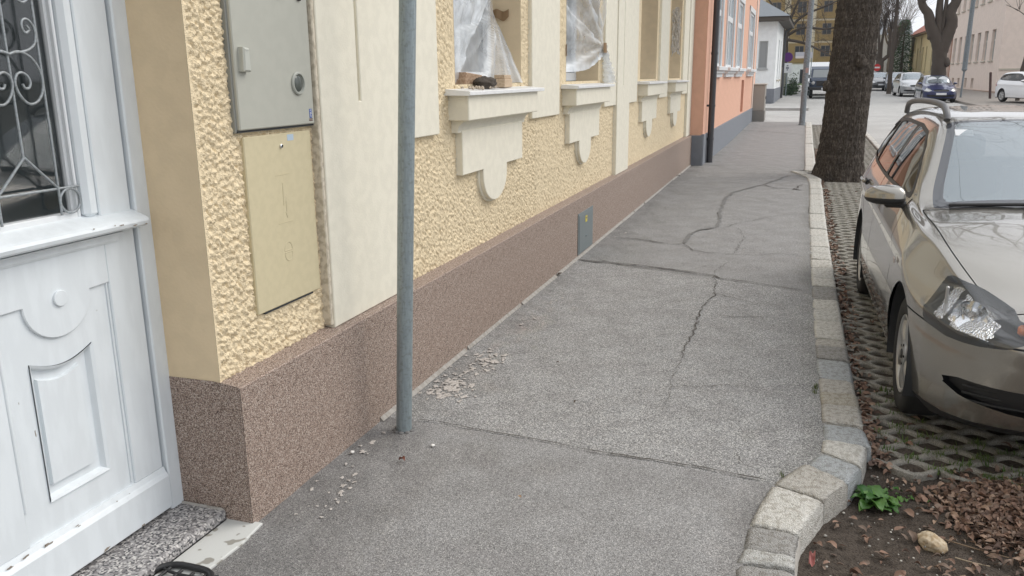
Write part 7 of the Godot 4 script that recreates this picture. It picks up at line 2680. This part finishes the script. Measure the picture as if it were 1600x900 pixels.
	var slab := struct("painted_slab", mb, mat(lin(0.56, 0.565, 0.54), 0.7, {"tex": blotch(512, noise(FastNoiseLite.TYPE_SIMPLEX_SMOOTH, 0.016, 73, 3), Color(0.52, 0.49, 0.45), Color(1, 1, 1), 0.30, 0.345), "scale": 1.1}))
	mb = MB.new()
	mb.bx(-2.075, -2.03, -0.02, 0.022, -0.9, -2.425, 0.004)
	obj("mortar_strip", mb, M.cement, slab)
	var mt := thing("door_mat", "black openwork rubber mat at the foot of the doorstep", "mat", Vector3(-1.92, 0.014, -1.875))
	mb = MB.new()
	var rim := PackedVector3Array()
	for k in 41:
		var a := TAU * k / 40.0
		var c := cos(a)
		var s := sin(a)
		var r := 1.0 / pow(pow(absf(c), 3.5) + pow(absf(s), 3.5), 1.0 / 3.5)
		rim.append(Vector3(c * r * 0.135, 0.012, s * r * 0.215))
	mb.tube(rim, PackedFloat32Array([0.012]), 8, false)
	obj("rim", mb, M.black, mt)
	mb = MB.new()
	for k in 7:
		var zz := -0.18 + k * 0.06
		var ring := PackedVector3Array()
		for i in 13:
			var a := PI * i / 12.0
			ring.append(Vector3(cos(a) * 0.12, 0.010, zz + sin(a) * 0.035 - 0.02))
		mb.tube(ring, PackedFloat32Array([0.006]), 6, false)
	for k in 4: mb.tube(PackedVector3Array([Vector3(-0.075 + k * 0.05, 0.010, -0.19), Vector3(-0.075 + k * 0.05, 0.010, 0.19)]), PackedFloat32Array([0.006]), 6, false)
	obj("lattice", mb, M.black, mt)
	# pebble, twigs, wrapper in the tree pit
	mb = MB.new()
	mb.sphere(Vector3.ZERO, Vector3(0.058, 0.034, 0.040), 20, noise(FastNoiseLite.TYPE_SIMPLEX_SMOOTH, 0.9, 12, 3), 0.28)
	var pb := obj("pale_stone", mb, mat(lin(0.56, 0.47, 0.34), 0.8, {"tex": blotch(256, noise(FastNoiseLite.TYPE_SIMPLEX_SMOOTH, 0.02, 13, 4), Color(0.66, 0.58, 0.48), Color(1, 1, 1)), "scale": 6.0}))
	pb.position = Vector3(0.622, -0.088, -3.275)
	pb.rotation = Vector3(0.1, -0.75, -0.1)
	tag(pb, "pale rounded stone lying alone on the bare soil", "stone")
	for q in [[0.69, -3.188, 0.80, -3.15, "short pale twig on the soil just below the pale stone"], [0.648, -3.325, 0.88, -3.235, "long thin dark twig on the soil beside the pale stone"]]:
		mb = MB.new()
		mb.tube(PackedVector3Array([Vector3(q[0], -0.092, q[1]), Vector3(lerpf(q[0], q[2], 0.5), -0.086, lerpf(q[1], q[3], 0.5) + 0.008), Vector3(q[2], -0.084, q[3])]), PackedFloat32Array([0.003, 0.0025, 0.0018]), 6)
		var tw := obj("twig", mb, mat(lin(0.20, 0.14, 0.09), 0.9) if q[0] < 0.66 else mat(lin(0.34, 0.27, 0.19), 0.9))
		tag(tw, q[4], "twig")
	mb = MB.new()
	sheet_grid(mb, 6, 6, func(u: float, v: float) -> Vector3: return Vector3(0.160 + 0.022 * u, -0.094 + 0.035 * v + 0.006 * sin(u * 8.0), -2.975 - 0.035 * v + 0.006 * sin(v * 7.0 + u * 3.0)))
	tag(obj("red_wrapper", mb, mat(lin(0.36, 0.13, 0.115), 0.6)), "crumpled red scrap of wrapper at the foot of the kerb", "litter")
	# dock-like weed at the kerb's foot
	rng.seed = 74
	var wp := thing("weed", "leafy green weed growing at the foot of the curved kerb", "plant", Vector3(0.435, -0.098, -3.57))
	for k in 44:
		mb = MB.new()
		var an := rng.randf() * TAU
		var ln := rng.randf_range(0.06, 0.15)
		var w := ln * rng.randf_range(0.16, 0.24)
		var rise_a := rng.randf_range(0.25, 1.0)
		var base := Vector3(rng.randf_range(-0.035, 0.035), 0, rng.randf_range(-0.035, 0.035))
		if k > 24: base += Vector3(0.05 + rng.randfn() * 0.04, 0, -0.08 + rng.randfn() * 0.03) # the smaller-leaved runner behind
		if k > 24: ln *= 0.45; w *= 0.5
		var d := Vector3(cos(an), 0, sin(an))
		var s := Vector3(-d.z, 0, d.x)
		var rows := []
		for i in 9:
			var t := i / 8.0
			var c := base + d * ln * t * 0.85 + Vector3(0, ln * rise_a * (t - 0.75 * t * t), 0)
			var ww := w * sin(pow(t, 0.8) * PI) + (0.003 if t < 0.3 else 0.0)
			var row := PackedVector3Array()
			for j in 5:
				var q := (j - 2) / 2.0
				row.append(c + s * ww * q + Vector3(0, absf(q) * ww * 0.45 + 0.004 * sin(t * 14.0 + k) * absf(q), 0))
			rows.append(row)
		var tt := rng.randf()
		mb.col = Color(lerpf(0.03, 0.09, tt), lerpf(0.10, 0.20, tt), lerpf(0.018, 0.035, tt))
		mb.grid(rows)
		obj("leaf", mb, M.leaf_green, wp)
	# fallen leaves: one curled leaf, many copies
	var lf := []
	for v in 3:
		mb = MB.new()
		var rows := []
		for i in 7:
			var t := i / 6.0
			var row := PackedVector3Array()
			for j in 5:
				var q := (j - 2) / 2.0
				var ww := 0.016 * sin(pow(t, 0.75) * PI) + 0.001
				row.append(Vector3(q * ww * (1.0 + 0.2 * sin(t * 9.0 + v)), 0.010 * sin(t * (2.0 + v)) + absf(q) * ww * (0.3 + 0.35 * v), (t - 0.5) * 0.062))
			rows.append(row)
		mb.grid(rows)
		lf.append(mb.mesh(M.leaf_dry))
	var browns := [Color(0.25, 0.145, 0.095), Color(0.33, 0.20, 0.135), Color(0.17, 0.105, 0.075), Color(0.42, 0.28, 0.19), Color(0.28, 0.195, 0.14)]
	var lay := func(called: String, label: String, n: int, fn: Callable) -> void:
		var a := [[], [], []]
		var c := [[], [], []]
		for k in n:
			var q: Array = fn.call(k)
			var v := rng.randi() % 3
			var b := Basis.from_euler(Vector3(rng.randfn() * q[1], rng.randf() * TAU, rng.randfn() * q[1])).scaled(Vector3.ONE * rng.randf_range(0.55, 1.35) * q[2])
			a[v].append(Transform3D(b, q[0]))
			c[v].append(browns[rng.randi() % 5] * rng.randf_range(0.7, 1.25))
		for v in 3: tag(multi(called, lf[v], a[v], c[v]), label + [", smaller curls", ", flatter leaves", ", tightly curled"][v], "leaves")
	lay.call("leaf_pile", "heap of brown dry leaves on the soil before the car", 3600, func(_k: int) -> Array:
		var r := sqrt(rng.randf()) * (1.0 + 0.25 * rng.randfn())
		var an := rng.randf() * TAU
		var x := 1.02 + cos(an) * r * 0.30
		var z := -3.58 + sin(an) * r * 0.30
		return [Vector3(x, -0.088 + 0.05 * exp(-r * r * 1.6) * rng.randf() + 0.006, z), 0.6, 0.58])
	lay.call("leaf_litter", "brown leaf litter scattered along the foot of the kerb", 1600, func(k: int) -> Array:
		var z := -3.9 - pow(rng.randf(), 1.3) * 18.0
		var x := kerb_x(z) + 0.21 + absf(rng.randfn()) * 0.045
		if k % 9 == 0: x = kerb_x(z) + 0.2 + rng.randf() * 1.4
		return [Vector3(x, -0.076 + rise(z), z), 0.35, 0.7])
	lay.call("soil_leaves", "single dry leaves and chips on the bare soil", 700, func(_k: int) -> Array:
		var z := rng.randf_range(-3.9, -2.2)
		var x := kerb_x(z) + 0.22 + pow(rng.randf(), 0.8) * 1.3
		return [Vector3(x, -0.092, z), 0.3, rng.randf_range(0.35, 0.8)])
	# little stones on the soil
	mb = MB.new()
	mb.sphere(Vector3.ZERO, Vector3(0.006, 0.004, 0.005), 4, f, 0.4)
	var gx := []
	var gc := []
	for k in 420:
		var z := rng.randf_range(-3.95, -2.2)
		var x := kerb_x(z) + 0.21 + rng.randf() * 1.3
		gx.append(Transform3D(Basis(Vector3.UP, rng.randf() * TAU).scaled(Vector3.ONE * rng.randf_range(0.3, 1.3)), Vector3(x, -0.094, z)))
		gc.append(Color(0.5, 0.47, 0.42) * rng.randf_range(0.35, 1.1))
	tag(multi("soil_gravel", mb.mesh(mat(Color.WHITE, 0.9)), gx, gc), "small pale gravel scattered on the bare soil", "gravel")
	# sparse grass blades in the pit and along the kerb joints
	# a few crumbs and a leaf on the pavement
	for q in [[-1.60, -3.11, "curled red-brown leaf on the near pavement by the plinth", Color(0.19, 0.075, 0.05), 0.7], [-1.02, -4.02, "small dark crumb on the pavement nearest the long crack's foot", Color(0.07, 0.05, 0.03), 0.35], [-1.28, -4.6, "small brown leaf bit in the middle of the pale pavement patch", Color(0.10, 0.06, 0.04), 0.35], [-0.98, -2.95, "yellowish leaf bit on the near dark pavement patch", Color(0.30, 0.20, 0.12), 0.4], [-1.885, -6.85, "dark leaf at the plinth's foot before the cover", Color(0.05, 0.035, 0.025), 1.0], [-1.885, -14.5, "dark leaf at the plinth's foot near the orange house", Color(0.04, 0.03, 0.025), 1.6]]:
		var o := put("pavement_leaf", lf[rng.randi() % 3])
		var m2: StandardMaterial3D = M.leaf_dry.duplicate()
		m2.albedo_color = (q[3] as Color).linear_to_srgb()
		o.material_override = m2
		o.position = Vector3(q[0], 0.012, q[1])
		o.rotation = Vector3(0.1, rng.randf() * TAU, 0.1)
		o.scale = Vector3.ONE * q[4]
		tag(o, q[2], "leaf", "leaf bits on the pavement")
	mb = MB.new()
	mb.sphere(Vector3.ZERO, Vector3(0.010, 0.006, 0.011), 6, f, 0.4)
	for q in [[-1.53, -3.3, "white pebble on the near pavement in line with the post"], [-1.86, -3.12, "white pebble on the pavement against the plinth"]]:
		var o := put("pebble", mb.mesh(mat(lin(0.7, 0.68, 0.64), 0.8)))
		o.position = Vector3(q[0], 0.010, q[1])
		tag(o, q[2], "pebble", "white pebbles near the post")
